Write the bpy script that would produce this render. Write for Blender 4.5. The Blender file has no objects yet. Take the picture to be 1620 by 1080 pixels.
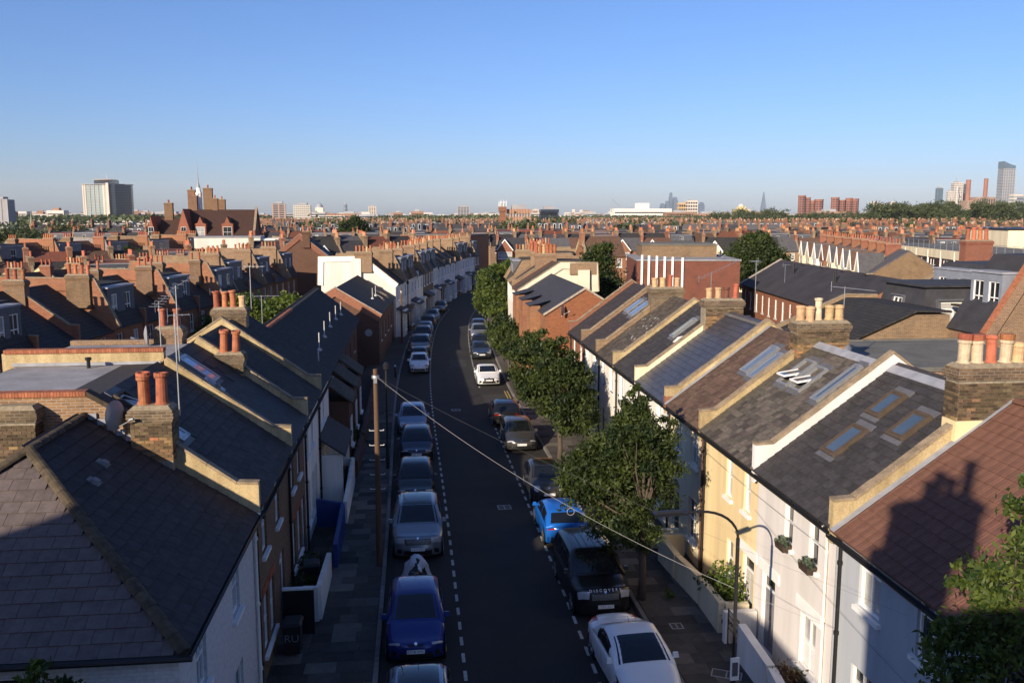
import bpy, math, random
import numpy as np
from math import sin, cos, tan, pi, radians as R, sqrt, atan2, hypot
from mathutils import Matrix, Vector

random.seed(7)
rng = np.random.default_rng(11)
SC = bpy.context.scene
COL = SC.collection

# ---------------------------------------------------------------- camera, sky, sun, exposure
cd = bpy.data.cameras.new('camera')
cam = bpy.data.objects.new('camera', cd)
COL.objects.link(cam)
cam.location = (0, 0, 13.0)
cam.rotation_euler = (R(90 - 8.05), 0, R(-6.3))
cd.sensor_width = 36
cd.lens = 36 * 1400 / 1620
cd.clip_start = 0.3
cd.clip_end = 30000
SC.camera = cam

HAZE_D = 3.6e-5
SUN_EL, SUN_AZ = 21.0, 217.5          # azimuth clockwise from +Y (the street axis)
w = bpy.data.worlds.new('World')
SC.world = w
w.use_nodes = True
wn = w.node_tree
for n in list(wn.nodes): wn.nodes.remove(n)
sky = wn.nodes.new('ShaderNodeTexSky')
sky.sky_type = 'NISHITA'
sky.sun_disc = False
sky.sun_elevation = R(SUN_EL)
sky.sun_rotation = R(SUN_AZ)
sky.altitude = 0
sky.air_density = 1.0
sky.dust_density = 0.8
sky.ozone_density = 8.0
bg = wn.nodes.new('ShaderNodeBackground')
bg.inputs['Strength'].default_value = 0.098
wo = wn.nodes.new('ShaderNodeOutputWorld')
tint = wn.nodes.new('ShaderNodeMix'); tint.data_type = 'RGBA'; tint.blend_type = 'MULTIPLY'; tint.inputs[0].default_value = 1
tint.inputs[7].default_value = (1.10, .965, 1.03, 1)
wn.links.new(sky.outputs[0], tint.inputs[6])
wn.links.new(tint.outputs[2], bg.inputs[0])
wn.links.new(bg.outputs[0], wo.inputs[0])

sd = bpy.data.lights.new('sun', 'SUN')
sun = bpy.data.objects.new('sun', sd)
COL.objects.link(sun)
sd.energy = 5.0
sd.angle = R(0.5)
sd.color = (1.0, 0.84, 0.64)
_s = Vector((sin(R(SUN_AZ)) * cos(R(SUN_EL)), cos(R(SUN_AZ)) * cos(R(SUN_EL)), sin(R(SUN_EL))))
sun.rotation_euler = _s.to_track_quat('Z', 'Y').to_euler()
sun.location = (-60, -40, 60)

SC.view_settings.view_transform = 'Standard'
SC.view_settings.look = 'None'
SC.view_settings.exposure = 0.62
SC.view_settings.gamma = 1.0
SC.view_settings.use_curve_mapping = False
SC.render.engine = 'CYCLES'
SC.cycles.use_denoising = True
SC.cycles.max_bounces = 6
SC.cycles.diffuse_bounces = 3
SC.cycles.glossy_bounces = 3
SC.cycles.transmission_bounces = 4
SC.cycles.transparent_max_bounces = 6
SC.cycles.volume_bounces = 0
SC.cycles.sample_clamp_indirect = 4

# ---------------------------------------------------------------- materials
MATS = {}
def _mk(name):
    m = bpy.data.materials.new(name)
    m.use_nodes = True
    nt = m.node_tree
    b = nt.nodes['Principled BSDF']
    return m, nt, b
def _nd(nt, t, **kw):
    n = nt.nodes.new(t)
    for k, v in kw.items():
        if k.startswith('i_'):
            n.inputs[k[2:].replace('_', ' ')].default_value = v
        else:
            setattr(n, k, v)
    return n
def _col(c): return (c[0], c[1], c[2], 1)
def _mix(nt, fac, a, b, mode='MIX'):
    n = nt.nodes.new('ShaderNodeMix'); n.data_type = 'RGBA'; n.blend_type = mode
    for sock, v in ((n.inputs[0], fac), (n.inputs[6], a), (n.inputs[7], b)):
        if isinstance(v, bpy.types.NodeSocket): nt.links.new(v, sock)
        elif isinstance(v, (int, float)): sock.default_value = v
        else: sock.default_value = _col(v)
    return n.outputs[2]
def _ramp(nt, src, lo, hi):
    n = nt.nodes.new('ShaderNodeMapRange')
    nt.links.new(src, n.inputs[0])
    n.inputs[1].default_value = lo; n.inputs[2].default_value = hi
    return n.outputs[0]
def _coords(nt, uv=False, rand=True):
    tc = nt.nodes.new('ShaderNodeTexCoord')
    out = tc.outputs['UV' if uv else 'Object']
    oi = nt.nodes.new('ShaderNodeObjectInfo')
    if rand:
        ad = nt.nodes.new('ShaderNodeVectorMath'); ad.operation = 'MULTIPLY_ADD'
        cx = nt.nodes.new('ShaderNodeCombineXYZ')
        for k in range(3): nt.links.new(oi.outputs['Random'], cx.inputs[k])
        nt.links.new(cx.outputs[0], ad.inputs[0])
        ad.inputs[1].default_value = (53, 31, 17)
        nt.links.new(out, ad.inputs[2])
        return out, ad.outputs[0], oi.outputs['Random']
    return out, out, oi.outputs['Random']
def _hsv(nt, col, rnd, amt, hue=0.0):
    """per-object brightness (and slight hue) variation"""
    h = nt.nodes.new('ShaderNodeHueSaturation')
    nt.links.new(col, h.inputs['Color'])
    mr = nt.nodes.new('ShaderNodeMapRange')
    nt.links.new(rnd, mr.inputs[0])
    mr.inputs[3].default_value = 1 - amt; mr.inputs[4].default_value = 1 + amt
    nt.links.new(mr.outputs[0], h.inputs['Value'])
    if hue:
        m2 = nt.nodes.new('ShaderNodeMath'); m2.operation = 'MULTIPLY'; nt.links.new(rnd, m2.inputs[0]); m2.inputs[1].default_value = 7.31
        m3 = nt.nodes.new('ShaderNodeMath'); m3.operation = 'FRACT'; nt.links.new(m2.outputs[0], m3.inputs[0])
        m4 = nt.nodes.new('ShaderNodeMapRange'); nt.links.new(m3.outputs[0], m4.inputs[0])
        m4.inputs[3].default_value = .5 - hue; m4.inputs[4].default_value = .5 + hue
        nt.links.new(m4.outputs[0], h.inputs['Hue'])
    return h.outputs[0]
def mat(name, c, rough=.8, var=.2, scale=4.0, c2=None, orand=0.0, hue=0.0, bump=0.0, bscale=30, metal=0, spec=.35, coat=0, fine=0.0, streak=False):
    if name in MATS: return MATS[name]
    m, nt, b = _mk(name)
    obj, vec, rnd = _coords(nt)
    n1 = _nd(nt, 'ShaderNodeTexNoise', i_Scale=scale, i_Detail=6.0, i_Roughness=.62)
    src = vec
    if streak:
        mp = nt.nodes.new('ShaderNodeMapping'); mp.inputs['Scale'].default_value = (1, 1, .12)
        nt.links.new(vec, mp.inputs[0]); src = mp.outputs[0]
    nt.links.new(src, n1.inputs['Vector'])
    f = _ramp(nt, n1.outputs[0], .3, .7)
    lo = tuple(x * (1 - var) for x in c)
    hi = c2 if c2 else tuple(min(.95, x * (1 + var)) for x in c)
    col = _mix(nt, f, lo, hi)
    if fine:
        n2 = _nd(nt, 'ShaderNodeTexNoise', i_Scale=scale * 14, i_Detail=3.0)
        nt.links.new(vec, n2.inputs['Vector'])
        f2 = _ramp(nt, n2.outputs[0], .35, .65)
        col = _mix(nt, f2, col, _mix(nt, fine, col, (.02, .02, .02)))
    if orand or hue: col = _hsv(nt, col, rnd, orand, hue)
    nt.links.new(col, b.inputs['Base Color'])
    b.inputs['Roughness'].default_value = rough
    b.inputs['Metallic'].default_value = metal
    b.inputs['Specular IOR Level'].default_value = spec
    if coat:
        b.inputs['Coat Weight'].default_value = coat; b.inputs['Coat Roughness'].default_value = .05
    if bump:
        n3 = _nd(nt, 'ShaderNodeTexNoise', i_Scale=bscale, i_Detail=4.0)
        nt.links.new(vec, n3.inputs['Vector'])
        bp = _nd(nt, 'ShaderNodeBump', i_Strength=bump, i_Distance=.02)
        nt.links.new(n3.outputs[0], bp.inputs['Height']); nt.links.new(bp.outputs[0], b.inputs['Normal'])
    MATS[name] = m
    return m
def brickmat(name, c1, c2, mortar, bw=.225, bh=.075, mort=.012, stain=.5, soot=(.035, .03, .025), orand=.08, rough=.9, bump=.5):
    """coursed masonry or roofing in metre UVs"""
    if name in MATS: return MATS[name]
    m, nt, b = _mk(name)
    uv, vec, rnd = _coords(nt, uv=True)
    bt = nt.nodes.new('ShaderNodeTexBrick')
    nt.links.new(uv, bt.inputs['Vector'])
    bt.inputs['Color1'].default_value = _col(c1); bt.inputs['Color2'].default_value = _col(c2); bt.inputs['Mortar'].default_value = _col(mortar)
    bt.inputs['Scale'].default_value = 1.0
    bt.inputs['Mortar Size'].default_value = mort
    bt.inputs['Mortar Smooth'].default_value = .2
    bt.inputs['Brick Width'].default_value = bw; bt.inputs['Row Height'].default_value = bh
    bt.inputs['Bias'].default_value = 0.0
    n1 = _nd(nt, 'ShaderNodeTexNoise', i_Scale=.9, i_Detail=8.0, i_Roughness=.65)
    nt.links.new(vec, n1.inputs['Vector'])
    f = _ramp(nt, n1.outputs[0], .48, .8)
    mm = nt.nodes.new('ShaderNodeMath'); mm.operation = 'MULTIPLY'; nt.links.new(f, mm.inputs[0]); mm.inputs[1].default_value = stain
    col = _mix(nt, mm.outputs[0], bt.outputs[0], soot)
    n2 = _nd(nt, 'ShaderNodeTexNoise', i_Scale=9.0, i_Detail=3.0)
    nt.links.new(vec, n2.inputs['Vector'])
    f2 = _ramp(nt, n2.outputs[0], .3, .75)
    col = _mix(nt, f2, _mix(nt, .22, col, (.01, .01, .01)), col)
    if orand: col = _hsv(nt, col, rnd, orand, .008)
    nt.links.new(col, b.inputs['Base Color'])
    b.inputs['Roughness'].default_value = rough
    b.inputs['Specular IOR Level'].default_value = .25
    bp = _nd(nt, 'ShaderNodeBump', i_Strength=bump, i_Distance=.012)
    inv = nt.nodes.new('ShaderNodeMath'); inv.operation = 'SUBTRACT'; inv.inputs[0].default_value = 1; nt.links.new(bt.outputs['Fac'], inv.inputs[1])
    nt.links.new(inv.outputs[0], bp.inputs['Height']); nt.links.new(bp.outputs[0], b.inputs['Normal'])
    MATS[name] = m
    return m
def leafmat(name, c, c2, trans=.35):
    if name in MATS: return MATS[name]
    m, nt, b = _mk(name)
    nt.nodes.remove(b)
    at = nt.nodes.new('ShaderNodeAttribute'); at.attribute_name = 'tone'
    col = _mix(nt, at.outputs['Fac'], c, c2)
    df = nt.nodes.new('ShaderNodeBsdfPrincipled'); df.inputs['Roughness'].default_value = .55; df.inputs['Specular IOR Level'].default_value = .3
    tr = nt.nodes.new('ShaderNodeBsdfTranslucent')
    nt.links.new(col, df.inputs['Base Color'])
    tcol = _mix(nt, 1.0, col, (1.25, 1.25, .5), 'MULTIPLY')
    nt.links.new(tcol, tr.inputs['Color'])
    mx = nt.nodes.new('ShaderNodeMixShader'); mx.inputs[0].default_value = trans
    nt.links.new(df.outputs[0], mx.inputs[1]); nt.links.new(tr.outputs[0], mx.inputs[2])
    nt.links.new(mx.outputs[0], nt.nodes['Material Output'].inputs[0])
    MATS[name] = m
    return m

YSTOCK = brickmat('yellow stock brick', (.31, .175, .078), (.21, .115, .055), (.31, .26, .20), stain=.5)
YSOOT = brickmat('sooty stock brick', (.20, .13, .065), (.10, .065, .04), (.22, .19, .15), stain=.8)
REDB = brickmat('red brick', (.30, .095, .045), (.22, .065, .032), (.25, .17, .12), stain=.35)
ORGB = brickmat('orange brick', (.36, .13, .05), (.27, .085, .04), (.28, .2, .14), stain=.3)
DKBR = brickmat('dark red brick', (.15, .055, .03), (.10, .04, .025), (.14, .1, .08), stain=.4)
BRNB = brickmat('brown stock brick', (.22, .12, .055), (.15, .08, .04), (.25, .2, .15), stain=.5)
WHTB = brickmat('white painted brick', (.70, .70, .70), (.66, .66, .66), (.60, .60, .60), stain=.12, soot=(.35, .34, .32), mort=.008, bump=.6)
CREAM = mat('cream render', (.70, .61, .42), .85, .16, 1.2, bump=.15, streak=True)
YCREAM = mat('yellow cream render', (.70, .56, .32), .85, .16, 1.2, bump=.15, streak=True)
WHITE = mat('white render', (.74, .71, .645), .8, .16, 1.2, bump=.12, streak=True)
LGREY = mat('pale grey render', (.64, .61, .585), .8, .12, 1.2, bump=.12, streak=True)
BGREY = mat('blue grey render', (.40, .43, .47), .8, .12, 1.2, bump=.12, streak=True)
RENDER_OLD = mat('stained render', (.46, .34, .17), .9, .4, 1.5, c2=(.60, .47, .26), bump=.3, fine=.25, streak=True)
PAINTW = mat('white gloss paint', (.80, .80, .78), .45, .06, 3)
STONE = mat('coping stone', (.30, .23, .15), .9, .35, 3, fine=.4, bump=.4)
REDCOP = mat('red coping brick', (.34, .12, .06), .9, .3, 6, fine=.3, orand=.2, bump=.4)
LEAD = mat('lead sheet', (.27, .28, .31), .6, .2, 3, bump=.2, spec=.5)
FELT = mat('grey felt roof', (.27, .27, .28), .85, .25, .8, fine=.15, bump=.2)
FELTG = mat('green grey felt roof', (.135, .132, .115), .95, .25, .8, fine=.15, bump=.2)
BLACK = mat('black paint', (.015, .015, .017), .45, .1, 5)
BLKFELT = mat('black felt', (.035, .035, .04), .8, .25, 1.5, bump=.2)
GREYCLAD = mat('slate grey cladding', (.09, .095, .11), .7, .2, 2, bump=.2)
POTR = mat('terracotta pot', (.40, .135, .065), .85, .3, 5, orand=.25, hue=.012, fine=.25)
POTB = mat('buff pot', (.55, .37, .20), .85, .25, 5, orand=.18, hue=.012, fine=.25)
POTC = mat('cream pot', (.62, .50, .34), .85, .25, 5, orand=.12, fine=.25)
FLAUNCH = mat('flaunching mortar', (.27, .22, .15), .95, .3, 8, fine=.3)
GLASS = mat('window glass', (.022, .026, .03), .06, .3, .7, spec=.9)
GLASSC = mat('curtained glass', (.34, .34, .33), .15, .35, .8, spec=.8)
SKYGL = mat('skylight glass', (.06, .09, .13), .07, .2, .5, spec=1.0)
OAK = mat('brown skylight frame', (.075, .055, .038), .7, .2, 5)
ALUM = mat('grey aluminium', (.35, .36, .37), .4, .1, 5, metal=.6)
STEEL = mat('galvanised steel', (.42, .43, .44), .45, .15, 6, metal=.7)
# roofing for slates that read one by one (objects) and for roofs farther off
SLATE1 = mat('welsh slate', (.042, .039, .041), .8, .3, 7, orand=.22, hue=.015, bump=.15, spec=.25)
SLATE2 = mat('weathered slate', (.105, .088, .07), .7, .35, 6, orand=.42, hue=.02, bump=.25, fine=.25)
SLATEN = mat('blue black slate', (.045, .048, .062), .42, .25, 6, orand=.16, hue=.01, bump=.12, spec=.55)
SLATEB = mat('asbestos slate', (.044, .037, .038), .82, .3, 5, orand=.13, bump=.12, spec=.22)
TILEBR = mat('brown concrete tile', (.118, .072, .05), .85, .35, 5, orand=.28, hue=.01, bump=.3, fine=.3)
TILERD = mat('red brown concrete tile', (.145, .066, .046), .85, .2, 5, orand=.10, hue=.008, bump=.3, fine=.25)
RF_SLATE = brickmat('slate roof', (.062, .060, .067), (.045, .043, .05), (.02, .02, .022), .3, .24, .012, .3, (.09, .085, .06), .18, .7, .5)
RF_BROWN = brickmat('brown tile roof', (.155, .085, .055), (.11, .06, .04), (.04, .028, .022), .26, .26, .014, .4, (.06, .05, .035), .2, .85, .6)
RF_RED = brickmat('red tile roof', (.22, .075, .042), (.16, .055, .035), (.05, .03, .022), .26, .22, .014, .4, (.06, .045, .03), .2, .85, .6)
RF_DARK = brickmat('dark concrete tile roof', (.052, .048, .046), (.036, .034, .034), (.014, .014, .014), .3, .3, .02, .4, (.07, .062, .045), .12, .8, .8)
RF_GREY = brickmat('grey slate roof', (.115, .112, .115), (.085, .083, .09), (.04, .04, .04), .3, .24, .012, .4, (.12, .11, .08), .2, .7, .5)
RF_MOSS = brickmat('mossy slate roof', (.085, .07, .052), (.06, .05, .04), (.025, .022, .02), .3, .26, .014, .7, (.15, .125, .075), .15, .85, .6)

# ---------------------------------------------------------------- mesh building
class MB:
    def __init__(s): s.v = []; s.f = []; s.m = []
    def quad(s, *p, m=0):
        i = len(s.v); s.v.extend([tuple(q) for q in p]); s.f.append(tuple(range(i, i + len(p)))); s.m.append(m); return s
    def box(s, x0, y0, z0, x1, y1, z1, m=0):
        i = len(s.v)
        s.v.extend([(x0, y0, z0), (x1, y0, z0), (x1, y1, z0), (x0, y1, z0), (x0, y0, z1), (x1, y0, z1), (x1, y1, z1), (x0, y1, z1)])
        for f in ((3, 2, 1, 0), (4, 5, 6, 7), (0, 1, 5, 4), (1, 2, 6, 5), (2, 3, 7, 6), (3, 0, 4, 7)):
            s.f.append(tuple(i + k for k in f)); s.m.append(m)
        return s
    def frus(s, x0, y0, x1, y1, z0, z1, e=0.0, m=0):
        """box whose top is e larger (or smaller) on every side"""
        i = len(s.v)
        s.v.extend([(x0, y0, z0), (x1, y0, z0), (x1, y1, z0), (x0, y1, z0), (x0 - e, y0 - e, z1), (x1 + e, y0 - e, z1), (x1 + e, y1 + e, z1), (x0 - e, y1 + e, z1)])
        for f in ((3, 2, 1, 0), (4, 5, 6, 7), (0, 1, 5, 4), (1, 2, 6, 5), (2, 3, 7, 6), (3, 0, 4, 7)):
            s.f.append(tuple(i + k for k in f)); s.m.append(m)
        return s
    def prism_yz(s, poly, x0, x1, m=0, mend=None):
        """poly = (y,z) points counter-clockwise seen from +x"""
        n = len(poly); i = len(s.v)
        s.v.extend([(x0, y, z) for y, z in poly] + [(x1, y, z) for y, z in poly])
        for k in range(n):
            k2 = (k + 1) % n
            s.f.append((i + k, i + k2, i + n + k2, i + n + k)[::-1]); s.m.append(m if not isinstance(m, (list, tuple)) else m[k])
        me = mend if mend is not None else (m if not isinstance(m, (list, tuple)) else m[0])
        s.f.append(tuple(range(i, i + n))[::-1]); s.m.append(me)
        s.f.append(tuple(range(i + n, i + 2 * n))); s.m.append(me)
        return s
    def prism_xz(s, poly, y0, y1, m=0):
        n = len(poly); i = len(s.v)
        s.v.extend([(x, y0, z) for x, z in poly] + [(x, y1, z) for x, z in poly])
        for k in range(n):
            k2 = (k + 1) % n
            s.f.append((i + k, i + k2, i + n + k2, i + n + k)); s.m.append(m)
        s.f.append(tuple(range(i, i + n))); s.m.append(m)
        s.f.append(tuple(range(i + n, i + 2 * n))[::-1]); s.m.append(m)
        return s
    def prism_xy(s, poly, z0, z1, m=0, mtop=None):
        n = len(poly); i = len(s.v)
        s.v.extend([(x, y, z0) for x, y in poly] + [(x, y, z1) for x, y in poly])
        for k in range(n):
            k2 = (k + 1) % n
            s.f.append((i + k, i + k2, i + n + k2, i + n + k)); s.m.append(m)
        s.f.append(tuple(range(i, i + n))[::-1]); s.m.append(m)
        s.f.append(tuple(range(i + n, i + 2 * n))); s.m.append(m if mtop is None else mtop)
        return s
    def tube(s, pts, r, n=6, m=0, caps=True):
        pts = [Vector(p) for p in pts]
        rr = r if isinstance(r, (list, tuple)) else [r] * len(pts)
        rings = []
        for k, p in enumerate(pts):
            d = (pts[min(k + 1, len(pts) - 1)] - pts[max(k - 1, 0)])
            if d.length < 1e-9: d = Vector((0, 0, 1))
            d.normalize()
            a = d.orthogonal() if abs(d.z) < .9 else Vector((1, 0, 0)) - d * d.x
            if abs(d.z) < .9: a = Vector((0, 0, 1)).cross(d)
            a.normalize(); b = d.cross(a)
            i = len(s.v)
            for j in range(n):
                t = 2 * pi * j / n
                q = p + (a * cos(t) + b * sin(t)) * rr[k]
                s.v.append((q.x, q.y, q.z))
            rings.append(i)
        for k in range(len(rings) - 1):
            for j in range(n):
                j2 = (j + 1) % n
                s.f.append((rings[k] + j, rings[k] + j2, rings[k + 1] + j2, rings[k + 1] + j)); s.m.append(m)
        if caps:
            s.f.append(tuple(rings[0] + j for j in range(n))[::-1]); s.m.append(m)
            s.f.append(tuple(rings[-1] + j for j in range(n))); s.m.append(m)
        return s
    def lathe(s, prof, n=12, m=0, cx=0, cy=0, caps=True):
        i = len(s.v)
        for r, z in prof:
            for j in range(n):
                t = 2 * pi * j / n
                s.v.append((cx + r * cos(t), cy + r * sin(t), z))
        for k in range(len(prof) - 1):
            for j in range(n):
                j2 = (j + 1) % n
                s.f.append((i + k * n + j, i + k * n + j2, i + (k + 1) * n + j2, i + (k + 1) * n + j)); s.m.append(m)
        if caps:
            s.f.append(tuple(i + j for j in range(n))[::-1]); s.m.append(m)
            s.f.append(tuple(i + (len(prof) - 1) * n + j for j in range(n))); s.m.append(m)
        return s
    def grid(s, P, m=0, flip=False):
        """P: array [a][b] of points"""
        a = len(P); b = len(P[0]); i = len(s.v)
        for row in P: s.v.extend([tuple(q) for q in row])
        for u in range(a - 1):
            for v in range(b - 1):
                f = (i + u * b + v, i + u * b + v + 1, i + (u + 1) * b + v + 1, i + (u + 1) * b + v)
                s.f.append(f[::-1] if flip else f); s.m.append(m)
        return s
    def mesh(s, name, mats, smooth=False, uv=True):
        me = bpy.data.meshes.new(name)
        me.from_pydata(s.v, [], s.f)
        if not isinstance(mats, (list, tuple)): mats = [mats]
        for m in mats: me.materials.append(m)
        if len(mats) > 1: me.polygons.foreach_set('material_index', s.m)
        if smooth: me.polygons.foreach_set('use_smooth', [True] * len(s.f))
        if uv: add_uv(me)
        me.update()
        return me
def add_uv(me):
    nl = len(me.loops); npol = len(me.polygons)
    if not npol: return
    vi = np.empty(nl, np.int32); me.loops.foreach_get('vertex_index', vi)
    co = np.empty(len(me.vertices) * 3); me.vertices.foreach_get('co', co); co = co.reshape(-1, 3)
    nn = np.empty(npol * 3); me.polygons.foreach_get('normal', nn); nn = nn.reshape(-1, 3)
    lt = np.empty(npol, np.int32); me.polygons.foreach_get('loop_total', lt)
    n = np.repeat(nn, lt, 0)
    t = np.stack([-n[:, 1], n[:, 0], np.zeros(nl)], 1)
    L = np.linalg.norm(t, axis=1)
    flat = L < 1e-3
    t[flat] = (1, 0, 0); L[flat] = 1
    t /= L[:, None]
    b = np.cross(n, t)
    p = co[vi]
    uv = np.empty((nl, 2)); uv[:, 0] = (p * t).sum(1); uv[:, 1] = (p * b).sum(1)
    lay = me.uv_layers.new(name='UVMap')
    lay.data.foreach_set('uv', uv.ravel())
def ob(name, data, parent=None, mtx=None, loc=None):
    o = bpy.data.objects.new(name, data)
    COL.objects.link(o)
    if parent is not None: o.parent = parent
    if mtx is not None: o.matrix_basis = mtx
    elif loc is not None: o.location = loc
    return o
def tag(o, label=None, cat=None, group=None, kind=None):
    if label: o['label'] = label
    if cat: o['category'] = cat
    if group: o['group'] = group
    if kind: o['kind'] = kind
    return o
def thing(name, label, cat, loc=(0, 0, 0), rot=0, group=None):
    o = ob(name, None, None, Matrix.Translation(loc) @ Matrix.Rotation(rot, 4, 'Z'))
    o.empty_display_size = .5
    return tag(o, label, cat, group)
def kids(o): return o.children
def dup(root, loc, rot, label=None, group=None):
    r = root.copy(); COL.objects.link(r)
    r.matrix_basis = Matrix.Translation(loc) @ Matrix.Rotation(rot, 4, 'Z')
    if label: r['label'] = label
    if group: r['group'] = group
    for ch in list(root.children):
        c = ch.copy(); COL.objects.link(c); c.parent = r
        for g in list(ch.children):
            d = g.copy(); COL.objects.link(d); d.parent = c
    return r
def text_mesh(txt, size, m, extrude=0.0, space=1.0):
    c = bpy.data.curves.new('lettering', 'FONT'); c.body = txt; c.size = size; c.align_x = 'CENTER'; c.align_y = 'CENTER'; c.extrude = extrude; c.space_character = space
    o = bpy.data.objects.new('lettering', c); COL.objects.link(o)
    me = bpy.data.meshes.new_from_object(o.evaluated_get(bpy.context.evaluated_depsgraph_get()))
    bpy.data.objects.remove(o); bpy.data.curves.remove(c)
    me.name = 'lettering'; me.materials.clear(); me.materials.append(m)
    return me
INK = mat('plate ink', (.01, .01, .012), .6, .05, 4)
CHROME = mat('chrome', (.6, .6, .62), .15, .1, 5, metal=1.0)
PLATES = {t: text_mesh(t, .105, INK, 0, 1.05) for t in ('XT18 VMC', 'KV19 KFX', 'OE67 WDL', 'LD21 AZT', 'GF15 XLB', 'BK14 YFH', 'WP16 RKA', 'EY12 HNC')}
PLATES['DISCOVERY'] = text_mesh('DISCOVERY', .13, mat('pale badge letters', (.7, .7, .7), .4, .05, 4), .008, 1.75)
PLATES['RU'] = text_mesh('RU', .34, mat('grey brushed paint', (.2, .2, .2), .8, .2, 4), .002)
YAW_, KP = R(6.3), cos(R(8.05)) + .1415 * sin(R(8.05))
def at_(px, D):
    """x of something seen in column px that stands D metres up the street axis"""
    q = (px - 810) / 1400
    return D * (q * cos(YAW_) + KP * sin(YAW_)) / (-q * sin(YAW_) + KP * cos(YAW_))
def hh(py, D, px=655):
    q = (px - 810) / 1400
    return 13 + (342 - py) / 1400 * D * KP / (-q * sin(YAW_) + KP * cos(YAW_)) * .985
def nth(k):
    T = {2: 'twenty', 3: 'thirty', 4: 'forty', 5: 'fifty'}
    if k < 20: return ORD[k]
    k += 1
    t, u = divmod(k, 10)
    return T[t] + '-' + ORD[u - 1] if u else {2: 'twentieth', 3: 'thirtieth', 4: 'fortieth', 5: 'fiftieth'}[t]
ORD = ['first', 'second', 'third', 'fourth', 'fifth', 'sixth', 'seventh', 'eighth', 'ninth', 'tenth', 'eleventh', 'twelfth', 'thirteenth', 'fourteenth',
       'fifteenth', 'sixteenth', 'seventeenth', 'eighteenth', 'nineteenth', 'twentieth']
# ---------------------------------------------------------------- building components
CACHE = {}
def cached(key, fn):
    if key not in CACHE: CACHE[key] = fn()
    return CACHE[key]
def wallgrid(mb, w, h, holes, depth=.11, m=0, y=0.0, mrev=None, z0=0.0):
    xs = sorted({0.0, w} | {round(v, 4) for q in holes for v in (q[0], q[0] + q[2])})
    zs = sorted({z0, h} | {round(v, 4) for q in holes for v in (q[1], q[1] + q[3])})
    for i in range(len(xs) - 1):
        for j in range(len(zs) - 1):
            cx, cz = (xs[i] + xs[i + 1]) / 2, (zs[j] + zs[j + 1]) / 2
            if any(q[0] < cx < q[0] + q[2] and q[1] < cz < q[1] + q[3] for q in holes): continue
            mb.quad((xs[i], y, zs[j]), (xs[i + 1], y, zs[j]), (xs[i + 1], y, zs[j + 1]), (xs[i], y, zs[j + 1]), m=m)
    mr = m if mrev is None else mrev
    for q in holes:
        x0, a, x1, b = q[0], q[1], q[0] + q[2], q[1] + q[3]
        e = y + depth
        mb.quad((x0, y, a), (x0, y, b), (x0, e, b), (x0, e, a), m=mr)
        mb.quad((x1, y, a), (x1, e, a), (x1, e, b), (x1, y, b), m=mr)
        mb.quad((x0, y, a), (x0, e, a), (x1, e, a), (x1, y, a), m=mr)
        mb.quad((x0, y, b), (x1, y, b), (x1, e, b), (x0, e, b), m=mr)
def frame_mb(w, h, style):
    f = MB(); t = .055
    y0, y1 = -.03, .035
    def bar(a, b, c, d): f.box(a, y0, b, c, y1, d)
    bar(0, 0, t, h); bar(w - t, 0, w, h); bar(t, 0, w - t, t * 1.3); bar(t, h - t, w - t, h)
    if style == 'sash':
        f.box(t, y0 - .012, h * .5 - .025, w - t, y1, h * .5 + .025)
        if w > .8: f.box(w / 2 - .012, y0 + .012, t * 1.3, w / 2 + .012, y1 - .002, h * .5 - .025); f.box(w / 2 - .012, y0 + .012, h * .5 + .025, w / 2 + .012, y1 - .002, h - t)
    elif style == 'grid':
        f.box(t, y0 - .012, h * .5 - .025, w - t, y1, h * .5 + .025)
        for k in (1, 2): f.box(w * k / 3 - .012, y0 + .012, t * 1.3, w * k / 3 + .012, y1 - .002, h * .5 - .025); f.box(w * k / 3 - .012, y0 + .012, h * .5 + .025, w * k / 3 + .012, y1 - .002, h - t)
    elif style == 'case':
        f.box(t, y0 - .008, h * .72 - .03, w - t, y1, h * .72 + .03)
        f.box(w / 2 - .03, y0 - .006, t * 1.3, w / 2 + .03, y1 - .002, h * .72 - .03)
        f.box(w / 2 - .03, y0 - .006, h * .72 + .03, w / 2 + .03, y1 - .002, h - t)
    elif style == 'shutter':
        f.box(t, y0 - .012, h * .5 - .025, w - t, y1, h * .5 + .025)
        f.box(w / 2 - .03, y0 + .012, t * 1.3, w / 2 + .03, y1 + .02, h - t - .002)
        k = t * 1.3 + .03
        while k < h * .5 - .06:
            f.box(t, y0 + .02, k, w / 2 - .03, y1 + .012, k + .03); f.box(w / 2 + .03, y0 + .02, k, w - t, y1 + .012, k + .03); k += .055
    return f
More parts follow.
